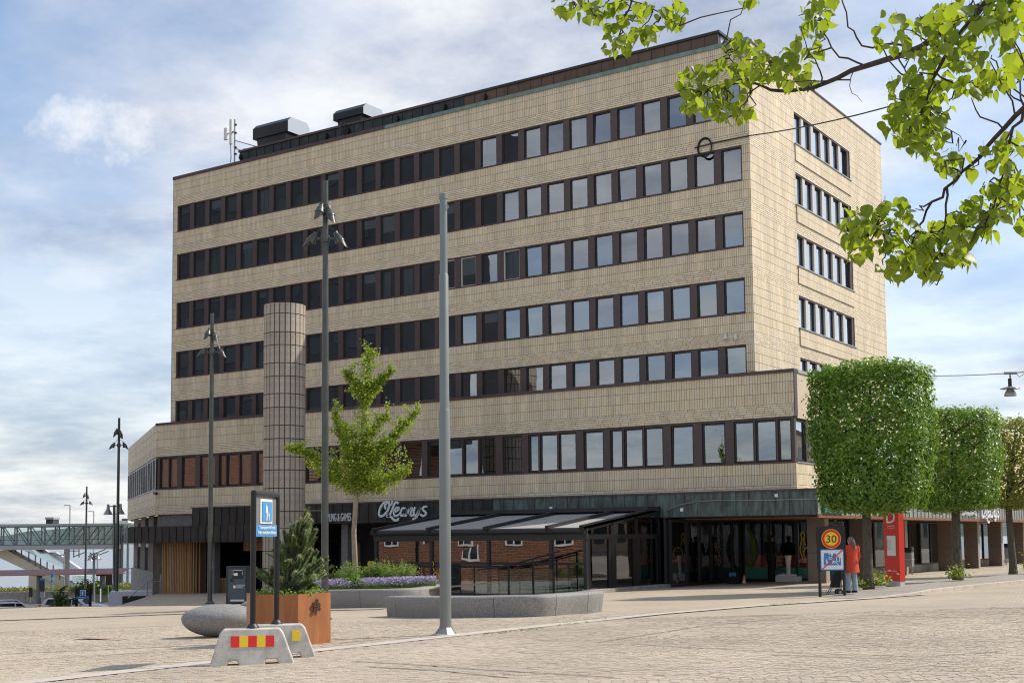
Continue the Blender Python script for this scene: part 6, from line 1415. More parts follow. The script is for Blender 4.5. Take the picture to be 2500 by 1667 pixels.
shrub(862, 1445, 1.15, .5, 1500, 'twiggy pale shrub at the foot of the young tree', dd=-.6); shrub(935, 1445, 1.1, .62, 2600, 'rounded bright green shrub behind the lavender', dd=.3); shrub(985, 1445, 1.05, .55, 2000, 'rounded green shrub right of the bed centre', dd=.4); shrub(905, 1445, .95, .4, 1300, 'low leafy shrub between the tree and the rounded shrubs', dd=.1); shrub(868, 1452, .45, .35, 700, 'low broad-leaved plant right at the tree foot', dd=-1.1, m='leaf_box', sz=.12); shrub(835, 1445, .85, .4, 900, 'small dark shrub left of the young tree', dd=.5, m='leaf_box')
lv = MB(); Fl = []; St = []
for k in range(5200):
    u = rnd.uniform(770, 1062); 
    if 855 < u < 885 and rnd.random() < .7: continue
    p = W(u, 1440, dg+rnd.uniform(-1.5, -.3)); h = rnd.uniform(.2, .42)*(1 if u > 885 or u < 840 else .8); b = Vector((p.x, p.y, GZ(p.x)+.55)); t = b+Vector((rnd.gauss(0, .06), rnd.gauss(0, .06), h)); St.append((b, t)); Fl.append((t, rnd.random()))
V = []; F = []
for b, t in St:
    n = len(V); o_ = rt*.006; V += [tuple(b-o_), tuple(b+o_), tuple(t)]; F.append((n, n+1, n+2))
lav = nmesh('lavender', V, F, 'leaf_shrub', None, 'stuff', label='purple flowering lavender filling the front of the planting bed', cat='lavender')
C = np.array([tuple(t+Vector((rnd.gauss(0, .012), rnd.gauss(0, .012), -.03*j))) for t, _ in Fl for j in range(3)]); leaf_cloud('lavender_flowers', C, np.tile([0, 0, .3], (len(C), 1)), np.full(len(C), .042), 'flower_purple', lav, 'stuff')
Cg = np.array([(W(rnd.uniform(765, 1065), 1452, dg+rnd.uniform(-1.5, .6))) for _ in range(3000)]); Cg[:, 2] = 0.0256*Cg[:, 0]+.55+np.abs(nrg.normal(0, .1, len(Cg))); leaf_cloud('lavender_foliage', Cg, np.tile([0, 0, .5], (len(Cg), 1)), np.full(len(Cg), .08), 'leaf_shrub', lav, 'stuff', aspect=.3)
fp = W(815, 1440, dg-.9); C = np.array([(fp.x+rnd.gauss(0, .3), fp.y+rnd.gauss(0, .3), GZ(fp.x)+.75+rnd.gauss(0, .08)) for _ in range(120)]); r = thing('orange_flowers', 'small patch of orange red flowers at the left of the lavender', 'flowers', (fp.x, fp.y, GZ(fp.x)+.55)); leaf_cloud('petals', C, np.tile([0, 0, 1.], (len(C), 1)), np.full(len(C), .06), 'flower_red', r)

# pine in the rusty planter
dp_ = (Vector((pc_.x, pc_.y, 1))-CAM).dot(fw)
pn = thing('dwarf_pine', 'bushy dwarf pine with upright candles in the rusty planter', 'tree', (pc_.x, pc_.y, zp+HP-.06))
base = Vector((pc_.x, pc_.y, zp+HP-.08)); tips = []
st_ = MB(); NV = {'needle': [], 'needle_tip': [], 'needle_brown': []}
def needles(a, b, dens, L_, kind):
    a, b = Vector(a), Vector(b); d = (b-a); ln = d.length; d.normalize(); o = d.orthogonal().normalized(); w_ = d.cross(o)
    for _ in range(int(dens*ln)):
        t = rnd.random(); q = a.lerp(b, t); an = rnd.uniform(0, 6.283); fo = rnd.uniform(.15, .95); dr = (o*math.cos(an)+w_*math.sin(an))+d*fo; dr.normalize(); e = q+dr*L_*rnd.uniform(.7, 1.1); s = dr.cross(d).normalized()*.0042; NV[kind] += [tuple(q-s), tuple(q+s), tuple(e)]
spec_tips = [(747, 1246, 0), (741, 1268, .1), (758, 1268, -.1), (694, 1292, -.1), (712, 1281, .15), (728, 1275, -.2), (735, 1290, .2), (762, 1272, .1), (772, 1293, .0), (770, 1310, .2), (752, 1300, -.2), (680, 1315, .0), (690, 1330, -.3), (705, 1310, .3), (720, 1312, -.3), (676, 1342, .2), (690, 1355, -.2), (742, 1325, .3), (760, 1340, -.3), (775, 1345, .1), (785, 1365, -.1), (799, 1365, .1), (795, 1385, .3), (780, 1390, -.3), (765, 1380, .3), (735, 1360, -.4), (715, 1365, .3), (700, 1370, -.4), (680, 1375, .4), (660, 1388, -.2), (640, 1390, .1), (626, 1393, .2), (630, 1405, -.2), (650, 1408, .3), (675, 1405, -.45), (700, 1395, .4), (725, 1395, -.5), (750, 1400, .4), (770, 1408, -.4), (790, 1405, .2), (655, 1420, -.3), (685, 1425, .1), (740, 1420, -.3), (765, 1425, .3)]
for (u, v, dd) in spec_tips:
    tip = W(u, v, dp_+dd); h = tip.z-base.z; st0 = base+Vector((rnd.gauss(0, .02), rnd.gauss(0, .02), h*rnd.uniform(.15, .5)))
    mid = st0.lerp(tip, .55)+Vector((0, 0, -.06)); st_.tube([base+Vector((0, 0, .02)), st0, mid, tip], [.03, .022, .013, .005], 6)
    needles(st0.lerp(mid, .3), mid, 420, .065, 'needle_brown' if rnd.random() < .22 else 'needle'); needles(mid, tip, 1500, .082, 'needle'); needles(mid.lerp(tip, .5), tip, 800, .07, 'needle_tip')
    for _ in range(4):
        o_ = Vector((rnd.gauss(0, .09), rnd.gauss(0, .09), rnd.uniform(.0, .1))); a = mid.lerp(tip, rnd.uniform(-.1, .7)); b = a+o_+(tip-mid)*.35; needles(a, b, 1200, .06, rnd.choice(['needle', 'needle', 'needle', 'needle_tip'])); st_.tube([a, b], [.008, .004], 5)
    if v < 1345: needles(tip, tip+Vector((0, 0, .07)), 300, .018, 'needle_tip'); st_.tube([tip, tip+Vector((0, 0, .08))], [.008, .004], 5)
st_.build('branches', 'bark', pn)
for k, V in NV.items(): nmesh({'needle': 'needles', 'needle_tip': 'young_needles', 'needle_brown': 'dry_needles'}[k], V, np.arange(len(V)).reshape(-1, 3), k, pn)
C = []
for _ in range(900): a = rnd.uniform(0, 6.28); q = rnd.random()**.5*.74; C.append((pc_.x+q*math.cos(a), pc_.y+q*math.sin(a), zp+HP-.04+abs(rnd.gauss(0, .06))))
C = np.array(C); gc = thing('ground_cover', 'low leafy ground cover along the rim of the rusty planter', 'plant', (pc_.x, pc_.y, zp+HP-.06)); leaf_cloud('leaves', C, np.tile([0, 0, 1.], (len(C), 1)), np.full(len(C), .055), 'leaf_shrub', gc)

# tufts of grass in the joints
C = []
for (u0, v0, u1, v1, n) in ((1180, 1551, 1330, 1536, 60), (1880, 1478, 1960, 1474, 50), (1360, 1528, 1480, 1512, 25), (1395, 1499, 1425, 1497, 30)):
    for _ in range(n): t = rnd.random(); p = GP(u0+(u1-u0)*t, v0+(v1-v0)*t+rnd.gauss(0, 1.2)); C.append((p.x, p.y, p.z+.03))
C = np.array(C); leaf_cloud('grass_tufts', C, np.tile([.3, -.5, .5], (len(C), 1)), np.full(len(C), .038), 'grass', None, 'stuff'); tag(bpy.data.objects['grass_tufts'], 'tufts of grass in the paving joints', 'grass', kind='stuff')

# overhanging linden branches close to the camera
D = 1.063
ft = thing('linden_tree', 'overhanging linden branches with sunlit leaves at the upper right', 'tree', (CAM.x+3.4, CAM.y+1.2, GZ(CAM.x+3.4)))
tb_ = ft.location
MB().tube([tb_+Vector((0, 0, -.1)), tb_+Vector((.05, 0, 1.5)), tb_+Vector((0, .1, 4.2)), tb_+Vector((-.1, .2, 7.5))], [.30, .25, .20, .12], 16).build('trunk', 'bark', ft, smooth=True)
def wd(x, y, d): return W(x*D, y*D, d*1.13)
top = tb_+Vector((0, .1, 4.6))
brs = [([(2420, -170, 4.2), (2352, -60, 4.6), (2230, 30, 5.0), (2120, 110, 5.3), (1985, 155, 5.6), (1900, 190, 5.8), (1830, 212, 5.9), (1770, 208, 6.0), (1700, 185, 6.1), (1625, 205, 6.2)], [.05, .042, .034, .03, .026, .022, .019, .016, .011, .005]),
 ([(2520, 60, 3.6), (2420, 190, 4.2), (2352, 243, 4.6), (2280, 320, 4.8), (2230, 380, 5.0), (2170, 432, 5.1), (2130, 490, 5.2), (2098, 545, 5.2), (2010, 525, 5.2)], [.034, .028, .022, .018, .015, .013, .011, .008, .004]),
 ([(2320, -60, 4.6), (2200, 80, 4.9), (2160, 150, 5.0), (2130, 230, 5.0), (2105, 310, 5.0)], [.03, .02, .015, .010, .005]),
 ([(1600, -260, 6.0), (1480, -80, 6.3), (1450, 0, 6.4), (1425, 70, 6.4), (1405, 115, 6.4)], [.03, .018, .011, .008, .004]),
 ([(1930, -20, 5.6), (1948, 60, 5.6), (1985, 100, 5.6), (2050, 104, 5.5), (2110, 112, 5.3)], [.006, .008, .009, .011, .014]), ([(1985, 150, 5.6), (1930, 130, 5.7), (1890, 70, 5.8), (1875, 20, 5.8)], [.01, .009, .007, .004]),
 ([(2352, 250, 4.6), (2320, 330, 4.7), (2300, 420, 4.8), (2270, 500, 4.9)], [.014, .011, .008, .004]), ([(2180, 425, 5.1), (2170, 490, 5.1), (2160, 580, 5.1), (2130, 625, 5.1)], [.012, .009, .006, .003]), ([(2050, 105, 5.5), (2075, 160, 5.3), (2095, 230, 5.1)], [.009, .007, .004]), ([(1890, 195, 5.8), (1880, 150, 5.8), (1850, 110, 5.8), (1840, 60, 5.8)], [.009, .007, .005, .003]), ([(1830, 212, 5.9), (1800, 180, 5.9), (1770, 140, 5.9)], [.009, .006, .003]), ([(1720, 190, 6.1), (1690, 150, 6.1), (1660, 100, 6.1)], [.008, .006, .003]), ([(1960, 165, 5.6), (1950, 200, 5.6), (1980, 235, 5.6)], [.005, .004, .002]), ([(1450, 0, 6.4), (1520, 30, 6.4), (1560, 60, 6.4)], [.008, .006, .003]), ([(1450, -10, 6.4), (1370, 20, 6.4), (1290, 12, 6.4)], [.008, .006, .003]), ([(2150, 170, 5.0), (2200, 200, 5.0), (2260, 190, 5.0), (2330, 170, 4.9)], [.009, .007, .005, .003]), ([(2120, 240, 5.), (2170, 290, 5.), (2215, 330, 5.)], [.007, .005, .002])]
bp_pts = []
for pts, rr in brs:
    P = [wd(*p) for p in pts]
    Q_ = []; 
    for i in range(len(P)-1):
        for t in (0, .33, .66): Q_.append((P[i].lerp(P[i+1], t)+Vector((rnd.gauss(0, .006), rnd.gauss(0, .006), rnd.gauss(0, .006))), rr[i]*(1-t)+rr[i+1]*t))
    Q_.append((P[-1], rr[-1])); MB().tube([q for q, _ in Q_], [r_*.52 for _, r_ in Q_], 8).build('branch', 'twig', ft, smooth=True); bp_pts += [q for q, _ in Q_]
for e in (wd(2420, -170, 4.2), wd(2520, 60, 3.6), wd(2320, -60, 4.6), wd(1600, -260, 6.0)): MB().tube(wob(top, e, 4, .04), [.09, .07, .06, .05, .04], 8).build('limb', 'bark', ft, smooth=True)
clus = [(1640, 200, 85, 62, 6.1, 40), (1700, 135, 55, 45, 6.1, 26), (1605, 235, 48, 32, 6.2, 16), (1680, 255, 55, 30, 6.1, 20), (1760, 165, 55, 40, 5.9, 20), (1815, 150, 50, 40, 5.9, 18), (1850, 110, 35, 40, 5.8, 10), (1870, 40, 40, 48, 5.8, 18), (1900, 10, 30, 25, 5.8, 8), (1720, 95, 45, 25, 6.1, 8), (1850, 190, 40, 20, 5.9, 6),
 (1300, 12, 38, 18, 6.4, 7), (1360, 25, 45, 30, 6.4, 14), (1425, 45, 55, 50, 6.4, 26), (1500, 40, 45, 45, 6.4, 18), (1550, 35, 28, 40, 6.4, 12), (1415, 100, 35, 28, 6.4, 10), (1480, 88, 22, 18, 6.4, 5), (1725, 4, 22, 10, 6.2, 4),
 (2050, 70, 50, 50, 5.2, 10), (2125, 90, 60, 60, 5.0, 26), (2200, 50, 70, 55, 4.8, 32), (2290, 30, 60, 45, 4.5, 24), (2325, 80, 30, 55, 4.4, 12), (2240, 120, 60, 50, 4.8, 20), (2140, 160, 50, 35, 5.0, 14), (2085, 215, 50, 45, 5.0, 26), (2070, 280, 45, 42, 5.0, 26), (2120, 305, 55, 42, 5.0, 28), (2145, 250, 40, 45, 5.0, 14), (2300, 185, 45, 35, 4.8, 12), (2235, 200, 40, 28, 5.0, 10), (2340, 140, 20, 30, 4.7, 5),
 (2185, 370, 55, 42, 5.0, 16), (2305, 345, 48, 45, 4.7, 16), (2325, 420, 35, 55, 4.7, 18), (2275, 460, 55, 50, 4.9, 24), (2230, 515, 60, 48, 5.0, 28), (2170, 555, 60, 48, 5.1, 30), (2085, 560, 55, 45, 5.2, 26), (2020, 535, 55, 45, 5.2, 28), (1970, 510, 42, 45, 5.2, 22), (1965, 560, 35, 32, 5.2, 12), (2060, 480, 45, 28, 5.2, 12), (2120, 605, 55, 30, 5.1, 18), (2200, 585, 45, 32, 5.1, 14), (2150, 640, 18, 12, 5.1, 3), (2055, 615, 38, 22, 5.2, 9), (2350, 480, 20, 50, 4.7, 8)]
def leaf_mesh(k):
    g = np.random.default_rng(100+k); pts = []
    half = [(0.0, 0.05), (-.10, .20), (-.02, .40), (.14, .50), (.34, .48), (.54, .38), (.74, .22), (.90, .08), (1.05, 0.0)]
    m = []; n = len(half)
    cur = g.uniform(-.22, .22); fold = g.uniform(.05, .4); tw = g.uniform(-.25, .25)
    V = []; F = []
    for i, (x, y) in enumerate(half):
        zc_ = cur*x*x; y = y*g.uniform(.92, 1.08)
        V += [(x, y, zc_+fold*abs(y)+tw*x*y+g.normal(0, .015)), (x if i else .06, 0, zc_), (x, -y, zc_+fold*abs(y)-tw*x*y+g.normal(0, .015))]
    for i in range(n-1): a = i*3; F += [(a, a+1, a+4, a+3), (a+1, a+2, a+5, a+4)]
    st0 = len(V); V += [(-.55, -.012, .1), (-.55, .012, .1), (.06, .014, 0), (.06, -.014, 0)]; F.append((st0, st0+1, st0+2, st0+3))
    me = bpy.data.meshes.new('leaf'); me.from_pydata(V, [], F); me.materials.append(M['leaf_linden']); me.polygons.foreach_set('use_smooth', [True]*len(F)); return me
LM = [leaf_mesh(k) for k in range(10)]; leaves = []; tw_ = MB()
for (cx2_, cy2_, rx, ry, d, n) in clus:
    for _ in range(int(n*1.9)):
        a = rnd.uniform(0, 6.28); q = rnd.random()**.55; dd = d+rnd.gauss(0, .16); p = wd(cx2_+rx*q*math.cos(a), cy2_+ry*q*math.sin(a), dd); leaves.append((p, dd, rnd.uniform(.034, .068)))
    for _ in range(max(2, n//4)):
        a = rnd.uniform(0, 6.28); q = rnd.random()**.55; p = wd(cx2_+rx*q*math.cos(a), cy2_+ry*q*math.sin(a), d+rnd.gauss(0, .1)); b0 = min(bp_pts, key=lambda z: (z-p).length)
        if (b0-p).length < 1.0: MB().tube(wob(b0, p, 4, .018), [.0045, .004, .0035, .003, .002], 5).build('twig', 'twig', ft)
leaves.sort(key=lambda t: -t[2]/t[1]); loc = root_loc(ft)
def leaf_rot():
    return Euler((rnd.uniform(0, 6.28), rnd.gauss(1.1, .55), rnd.uniform(0, 6.28)), 'XYZ')
VV = []; FF = []
for i, (p, d, s) in enumerate(leaves):
    e = Euler((rnd.gauss(0, .7), rnd.gauss(1.05, .5), rnd.uniform(0, 6.28)))
    if i < 300:
        o = bpy.data.objects.new('leaf', LM[i % 10]); COL.objects.link(o); o.parent = ft; o.location = p-loc; o.rotation_euler = e; o.scale = (s, s, s)
    else:
        me = LM[i % 10]; mt = Matrix.Translation(p) @ e.to_matrix().to_4x4() @ Matrix.Scale(s, 4); n = len(VV); VV += [tuple(mt @ v.co) for v in me.vertices]; FF += [tuple(j+n for j in q.vertices) for q in me.polygons]
nmesh('small_leaves', VV, FF, 'leaf_linden', ft, kind='stuff', smooth=True)
# ================================================================== TOWARDS THE LAKE
S_ = lambda d: d/FPX
def LW(u, v, d): return W(u, v, d)
ZL = -4.15
rx = Vector((rt.x, rt.y, 0)).normalized()
# steps and rail by the left corner of the office block
st = thing('corner_steps', 'grey stone steps going down beside the left corner of the office block', 'steps', (-37.5, -3.5, -1.2))
e0, e1 = Vector((-21.3, -17.0, -.55)), Vector((-37.2, -1.8, -.96)); ed = (e1-e0).normalized(); en = Vector((-ed.y, ed.x, 0))
if en.dot(rt) > 0: en = -en
for k in range(5):
    g = MB(); a = e1-ed*(1.5+1.4*k)+en*(.0); b = e1+ed*.8
    g.prism([(0, 0), ((b-a).length, 0), ((b-a).length, .45), (0, .45)], Vector((a.x, a.y, -1.12-.17*k-.6))+en*(.45*k), (b-a).normalized(), en, (0, 0, .6)); g.build('step', 'concrete_dark', st)
rl = thing('step_handrail', 'bent grey metal handrail at the corner steps', 'handrail', (e1.x, e1.y, -1))
c = e1+en*.3-ed*.2; MB().tube([c+Vector((0, 0, -.3)), c+Vector((0, 0, .75)), c+rx*.9+Vector((0, 0, .78))], .03, 8).build('rail', 'galv', rl); MB().tube([c+rx*.75+Vector((0, 0, -.3)), c+rx*.75+Vector((0, 0, .78))], .03, 8).build('post', 'galv', rl); MB().tube([c+Vector((0, 0, .75)), c-rx*.5+en*.6+Vector((0, 0, -.2))], .03, 8).build('rail', 'galv', rl)
# footbridge
dB_ = 150; k = S_(dB_)
br = thing('footbridge', 'glazed steel truss footbridge crossing above the railway by the lake', 'bridge', LW(100, 1340, dB_))
zr, zt2_, zf, zf2 = LW(100, 1283, dB_).z, LW(100, 1288, dB_).z, LW(100, 1331, dB_).z, LW(100, 1340, dB_).z
def BX(u): return (u-1250)*k
def bpt(u, z, o=0): p = CAM+fw*dB_+r2*BX(u); return Vector((p.x, p.y, z))+fh*o
def bseg(u0, u1, z0, z1, o0, o1, name, m, dz0=0, dz1=0):
    a, b = bpt(u0, 0, o0), bpt(u1, 0, o0); g = MB(); f = fh*(o1-o0)
    g.add([(a.x, a.y, z0+dz0), (b.x, b.y, z0+dz1), (b.x+f.x, b.y+f.y, z0+dz1), (a.x+f.x, a.y+f.y, z0+dz0), (a.x, a.y, z1+dz0), (b.x, b.y, z1+dz1), (b.x+f.x, b.y+f.y, z1+dz1), (a.x+f.x, a.y+f.y, z1+dz0)], [(0, 3, 2, 1), (4, 5, 6, 7), (0, 1, 5, 4), (1, 2, 6, 5), (2, 3, 7, 6), (3, 0, 4, 7)]); return g.build(name, m, br)
bseg(-200, 300, zr-.05, zr+.22, -.2, 3.6, 'roof', 'bridge_roof'); bseg(-200, 300, zf2-.05, zf, -.2, 3.6, 'deck', 'bridge_roof')
bseg(-200, 300, zr-.2, zr-.05, -.1, .1, 'top_chord', 'bridge_steel'); bseg(-200, 300, zf, zf+.12, -.1, .1, 'bottom_chord', 'bridge_steel')
us = [13+ (7.35 and 0)]; us = [13.5, 46, 80, 114, 149, 185, 221, 258, 295]; us = [-55, -20] + us
for i, u in enumerate(us):
    for o in (0, 3.4): MB().bar(bpt(u, zf, o), bpt(u, zr, o), .12).build('truss_post', 'bridge_steel', br)
    if i < len(us)-1:
        for o in (0, 3.4):
            a, b = (u, us[i+1]); 
            if u >= 112: MB().bar(bpt(a, zf, o), bpt(b, zr, o), .10).build('truss_diagonal', 'bridge_steel', br)
            else: MB().bar(bpt(a, zr, o), bpt(b, zf, o), .10).build('truss_diagonal', 'bridge_steel', br)
            g = MB(); p, q = bpt(a, 0, o+.12), bpt(b, 0, o+.12); g.quad((p.x, p.y, zf+.1), (q.x, q.y, zf+.1), (q.x, q.y, zr-.1), (p.x, p.y, zr-.1)); g.build('glass_panel', 'glass_bridge', br)
bseg(-200, 300, LW(100, 1317, dB_).z-.03, LW(100, 1317, dB_).z+.03, .2, .26, 'handrail', 'bridge_steel')
bseg(112, 129, zr+.22, zr+.75, .5, 2.5, 'roof_box', 'charcoal'); bseg(110, 131, zr+.75, zr+1.0, .4, 2.6, 'roof_box_lid', 'metal_pale')
bseg(300, 322, LW(300, 1276, dB_).z, LW(300, 1276, dB_).z+.25, -1, 4, 'lift_roof', 'sign_white'); bseg(300, 322, LW(300, 1266, dB_).z, LW(300, 1274, dB_).z, 0, 2, 'lift_box', 'charcoal')
g = MB(); a, b = bpt(300, 0, 0), bpt(330, 0, 0); g.quad((a.x, a.y, ZL-2), (b.x, b.y, ZL-2), (b.x, b.y, zr), (a.x, a.y, zr)); g.build('lift_glass', 'glass_bridge', br)
for u in (296, 302, 316): MB().bar(bpt(u, ZL-2), bpt(u, zr), .2).build('lift_post', 'bridge_steel', br)
for u, v0, v1 in ((168, 1340, 1436),): MB().bar(bpt(u, LW(u, v1, dB_).z-1), bpt(u, LW(u, v0, dB_).z), .45).build('pier', 'concrete_dark', br)
# covered stairs from the bridge to the platform
stc = thing('platform_stairs', 'covered pale staircase descending from the footbridge to the platform', 'stairs', LW(120, 1425, dB_+2))
def qd(pts, o0, o1, name, m, root=stc):
    g = MB(); A = [bpt(u, LW(u, v, dB_).z, o0) for u, v in pts]; n = len(A); g.v = [tuple(p) for p in A]+[tuple(p+fh*(o1-o0)) for p in A]; g.f = [tuple(range(n)), tuple(range(n, 2*n))[::-1]]+[(i, n+i, n+(i+1) % n, (i+1) % n) for i in range(n)]; return g.build(name, m, root)
qd([(-10, 1345), (12, 1341), (185, 1436), (168, 1440), (-10, 1358)], 1, 3.4, 'flight', 'canopy_under'); qd([(67, 1402), (100, 1400), (170, 1436), (67, 1436)], 1.2, 3.2, 'side_wall', 'canopy_under')
qd([(55, 1342), (85, 1341), (100, 1351), (116, 1351), (178, 1389), (165, 1389), (100, 1362)], .6, 3.8, 'stair_roof', 'glass_bridge'); qd([(85, 1340), (97, 1350), (115, 1350), (180, 1392), (180, 1390), (116, 1348), (98, 1348)], .5, 3.9, 'roof_edge', 'sign_white')
for u in (36, 50, 68, 84, 97, 113, 128, 144, 158):
    v = 1341+(u-12)*.55; MB().bar(bpt(u, LW(u, v, dB_).z, 1), bpt(u, LW(u, v-26, dB_).z, 1), .1).build('baluster', 'bridge_steel', stc)
MB().bar(bpt(12, LW(12, 1335, dB_).z, .9), bpt(185, LW(185, 1425, dB_).z, .9), .08).build('handrail', 'bridge_steel', stc)
qd([(168, 1405), (200, 1405), (200, 1432), (168, 1432)], 2, 4, 'lower_landing', 'glass_bridge')
# platform canopy, dark red, curved, sun on its lower edge painted as a paler strip
dC = 132
cn_ = thing('platform_canopy', 'long low dark red curved platform canopy in front of the lake', 'canopy', LW(100, 1457, dC))
def cpt(u, v, o=0): return LW(u, v, dC)+fh*o
for u0, u1, m in ((-60, 90, 'canopy_red'), (90, 255, 'canopy_red'), (255, 300, 'canopy_red')):
    g = MB(); n = 8
    for uu, dv_ in ((u0, (100-u0)*.018), (u1, (100-u1)*.018)):
        for i in range(n+1): t = i/n; z = cpt(uu, 1402.5-11.5*math.sin(t*math.pi*.5)+dv_).z; p = cpt(uu, 1400, 3.4*t); g.v.append((p.x, p.y, z))
    g.f = [(i, i+1, n+2+i, n+1+i) for i in range(n)]; g.build('roof_shell', m, cn_, smooth=True)
    a, b = cpt(u0, 1404+(100-u0)*.018), cpt(u1, 1404+(100-u1)*.018); g = MB(); g.add([tuple(a), tuple(b), tuple(b+Vector((0, 0, .13))), tuple(a+Vector((0, 0, .13)))], [(0, 1, 2, 3)]); g.build('roof_edge', 'canopy_edge_sun', cn_)
    a2, b2_ = a+fh*3.6, b+fh*3.6; g = MB(); g.quad(tuple(a), tuple(b), tuple(b2_), tuple(a2)); g.build('soffit', 'canopy_red', cn_)
for u in (83, 239):
    p = cpt(u, 1400, 1.5); MB().bar((p.x, p.y, ZL-.2), (p.x, p.y, p.z), .38, .38).build('pillar', 'bridge_steel', cn_); MB().bar(cpt(u-12, 1403, 1.2), cpt(u+14, 1403.5, 1.2), .5, .25).build('bracket', 'canopy_red', cn_)
# far furniture by the platform
def post_sign(u, v0, v1, d, parts, name, label, cat, pw=.08, pm='bridge_steel'):
    b = LW(u, v0, d); r = thing(name, label, cat, (b.x, b.y, b.z-.6)); MB().bar((b.x, b.y, b.z-.6), (b.x, b.y, LW(u, v1, d).z), pw).build('post', pm, r)
    for (ua, ub, va, vb, m, nm) in parts:
        a = LW(ua, vb, d-.12); q = LW(ub, va, d-.12); g = MB(); g.add([(a.x, a.y, a.z), (q.x, q.y, a.z), (q.x, q.y, q.z), (a.x, a.y, q.z), (a.x+fh.x*.1, a.y+fh.y*.1, a.z), (q.x+fh.x*.1, q.y+fh.y*.1, a.z), (q.x+fh.x*.1, q.y+fh.y*.1, q.z), (a.x+fh.x*.1, a.y+fh.y*.1, q.z)], [(0, 1, 2, 3), (4, 7, 6, 5), (0, 4, 5, 1), (1, 5, 6, 2), (2, 6, 7, 3), (3, 7, 4, 0)]); g.build(nm, m, r)
    return r
post_sign(126, 1460, 1402, 115, [(124, 131, 1400, 1408, 'sign_blue', 'plate'), (124, 130, 1409, 1416, 'sign_blue', 'plate'), (125.5, 128.5, 1410, 1414.5, 'sign_white', 'pictogram'), (124.5, 129, 1417, 1421, 'sign_blue', 'plate')], 'parking_sign', 'small blue parking signs on a thin post before the stairs', 'road sign')
post_sign(102, 1460, 1418, 122, [(96.5, 109, 1411, 1443, 'charcoal', 'screen'), (97, 108.5, 1411, 1416, 'sign_blue', 'header'), (97, 108.5, 1443, 1458, 'galv', 'base')], 'ticket_machine', 'dark ticket machine with blue header under the platform canopy', 'machine')
post_sign(264, 1450, 1425, 122, [(257, 274, 1401, 1428, 'sign_black', 'screen')], 'departure_board', 'black departure board beside the canopy pillar', 'board')
post_sign(74, 1456, 1434, 128, [(70, 79, 1433, 1457, 'sign_black', 'bin_body')], 'platform_bin', 'dark bin beside the left canopy pillar', 'litter bin')
post_sign(245, 1480, 1436, 100, [(243.5, 246, 1436, 1468, 'sign_white', 'sleeve'), (243.5, 246, 1460, 1466, 'sign_blue', 'band')], 'marker_post', 'thin white and blue marker post behind the parked estate car', 'post', pw=.06)
def double_lamp(u, v0, v1, d, w, label, mast='bridge_steel'):
    b = LW(u, v0, d); t = LW(u, v1, d); r = thing('platform_lamp', label, 'street lamp', (b.x, b.y, b.z-1)); MB().bar((b.x, b.y, b.z-1), t, .13).build('post', mast, r)
    a, c_ = LW(u-w, v1+4, d), LW(u+w, v1+3, d); MB().bar(a, c_, .07).build('arm', mast, r)
    for q in (a, c_): MB().lathe([(.32, -.55), (.12, -.2), (.09, 0), (.09, .15)], 12, tuple(q)).build('shade', 'galv', r, smooth=True)
double_lamp(279, 1475, 1232, 85, 15, 'slender double-armed lamp right against the office block'); double_lamp(230, 1475, 1348, 112, 9, 'double-armed lamp standing before the lake under the footbridge')
for u, v0, v1, d, lb in ((171, 1290, 1233, 190, 'thin street light sticking up behind the footbridge, left one'), (229, 1290, 1248, 200, 'thin street light sticking up behind the footbridge, right one'), (157, 1440, 1354, 140, 'thin platform light before the stairs'), (238, 1430, 1363, 158, 'thin platform light between lamp and pillar')):
    b = LW(u, v0, d); t = LW(u, v1, d); r = thing('thin_light', lb, 'street lamp', (b.x, b.y, ZL-1)); MB().bar((b.x, b.y, ZL-1), t, .12).build('post', 'galv', r); MB().bar(t, t-rx*.9, .12).build('head', 'galv', r)
cat_ = thing('catenary_portal', 'railway catenary brackets hanging under the footbridge', 'catenary', LW(190, 1430, 145))
for a, b in (((180, 1340), (180, 1360)), ((193, 1340), (193, 1360)), ((168, 1344), (193, 1344)), ((180, 1358), (207, 1348)), ((215, 1358), (258, 1340)), ((225, 1360), (265, 1345))): MB().bar(LW(*a, 145), LW(*b, 145), .1).build('bracket', 'bridge_steel', cat_)
# low concrete wall and grass along the railway
g = MB(); a, b = LW(-40, 1461, 130), LW(330, 1457, 130)
for zz0, zz1 in ((-.2, 0),): pass
wl_ = thing('low_wall', 'low weathered concrete wall along the railway', 'wall', LW(120, 1455, 136))
for i in range(10):
    p = CAM+fw*137+r2*((-40+37*i-1250)*S_(137)); q = CAM+fw*137+r2*((-40+37*(i+1)-1250)*S_(137)); z1_ = LW(100, 1442.5, 137).z; gg = MB(); gg.bar((p.x, p.y, (ZL-.3+z1_)/2), (q.x-rx.x*.03, q.y-rx.y*.03, (ZL-.3+z1_)/2), .3, z1_-ZL+.3); gg.build('wall_panel', 'concrete', wl_)
C = []
for _ in range(4200): u = rnd.uniform(-40, 330); p = CAM+fw*(137.4+rnd.uniform(0, 4))+r2*((u-1250)*S_(138)); C.append((p.x, p.y, LW(100, 1442.5, 138).z+abs(rnd.gauss(0, .18))+(.5*rnd.random() if u > 200 else 0)))
C = np.array(C); leaf_cloud('railway_grass', C, np.tile([0, -.3, .6], (len(C), 1)), np.full(len(C), .3), 'grass', None, 'stuff', aspect=.5); tag(bpy.data.objects['railway_grass'], 'yellow green grass growing above the low railway wall', 'grass', kind='stuff')
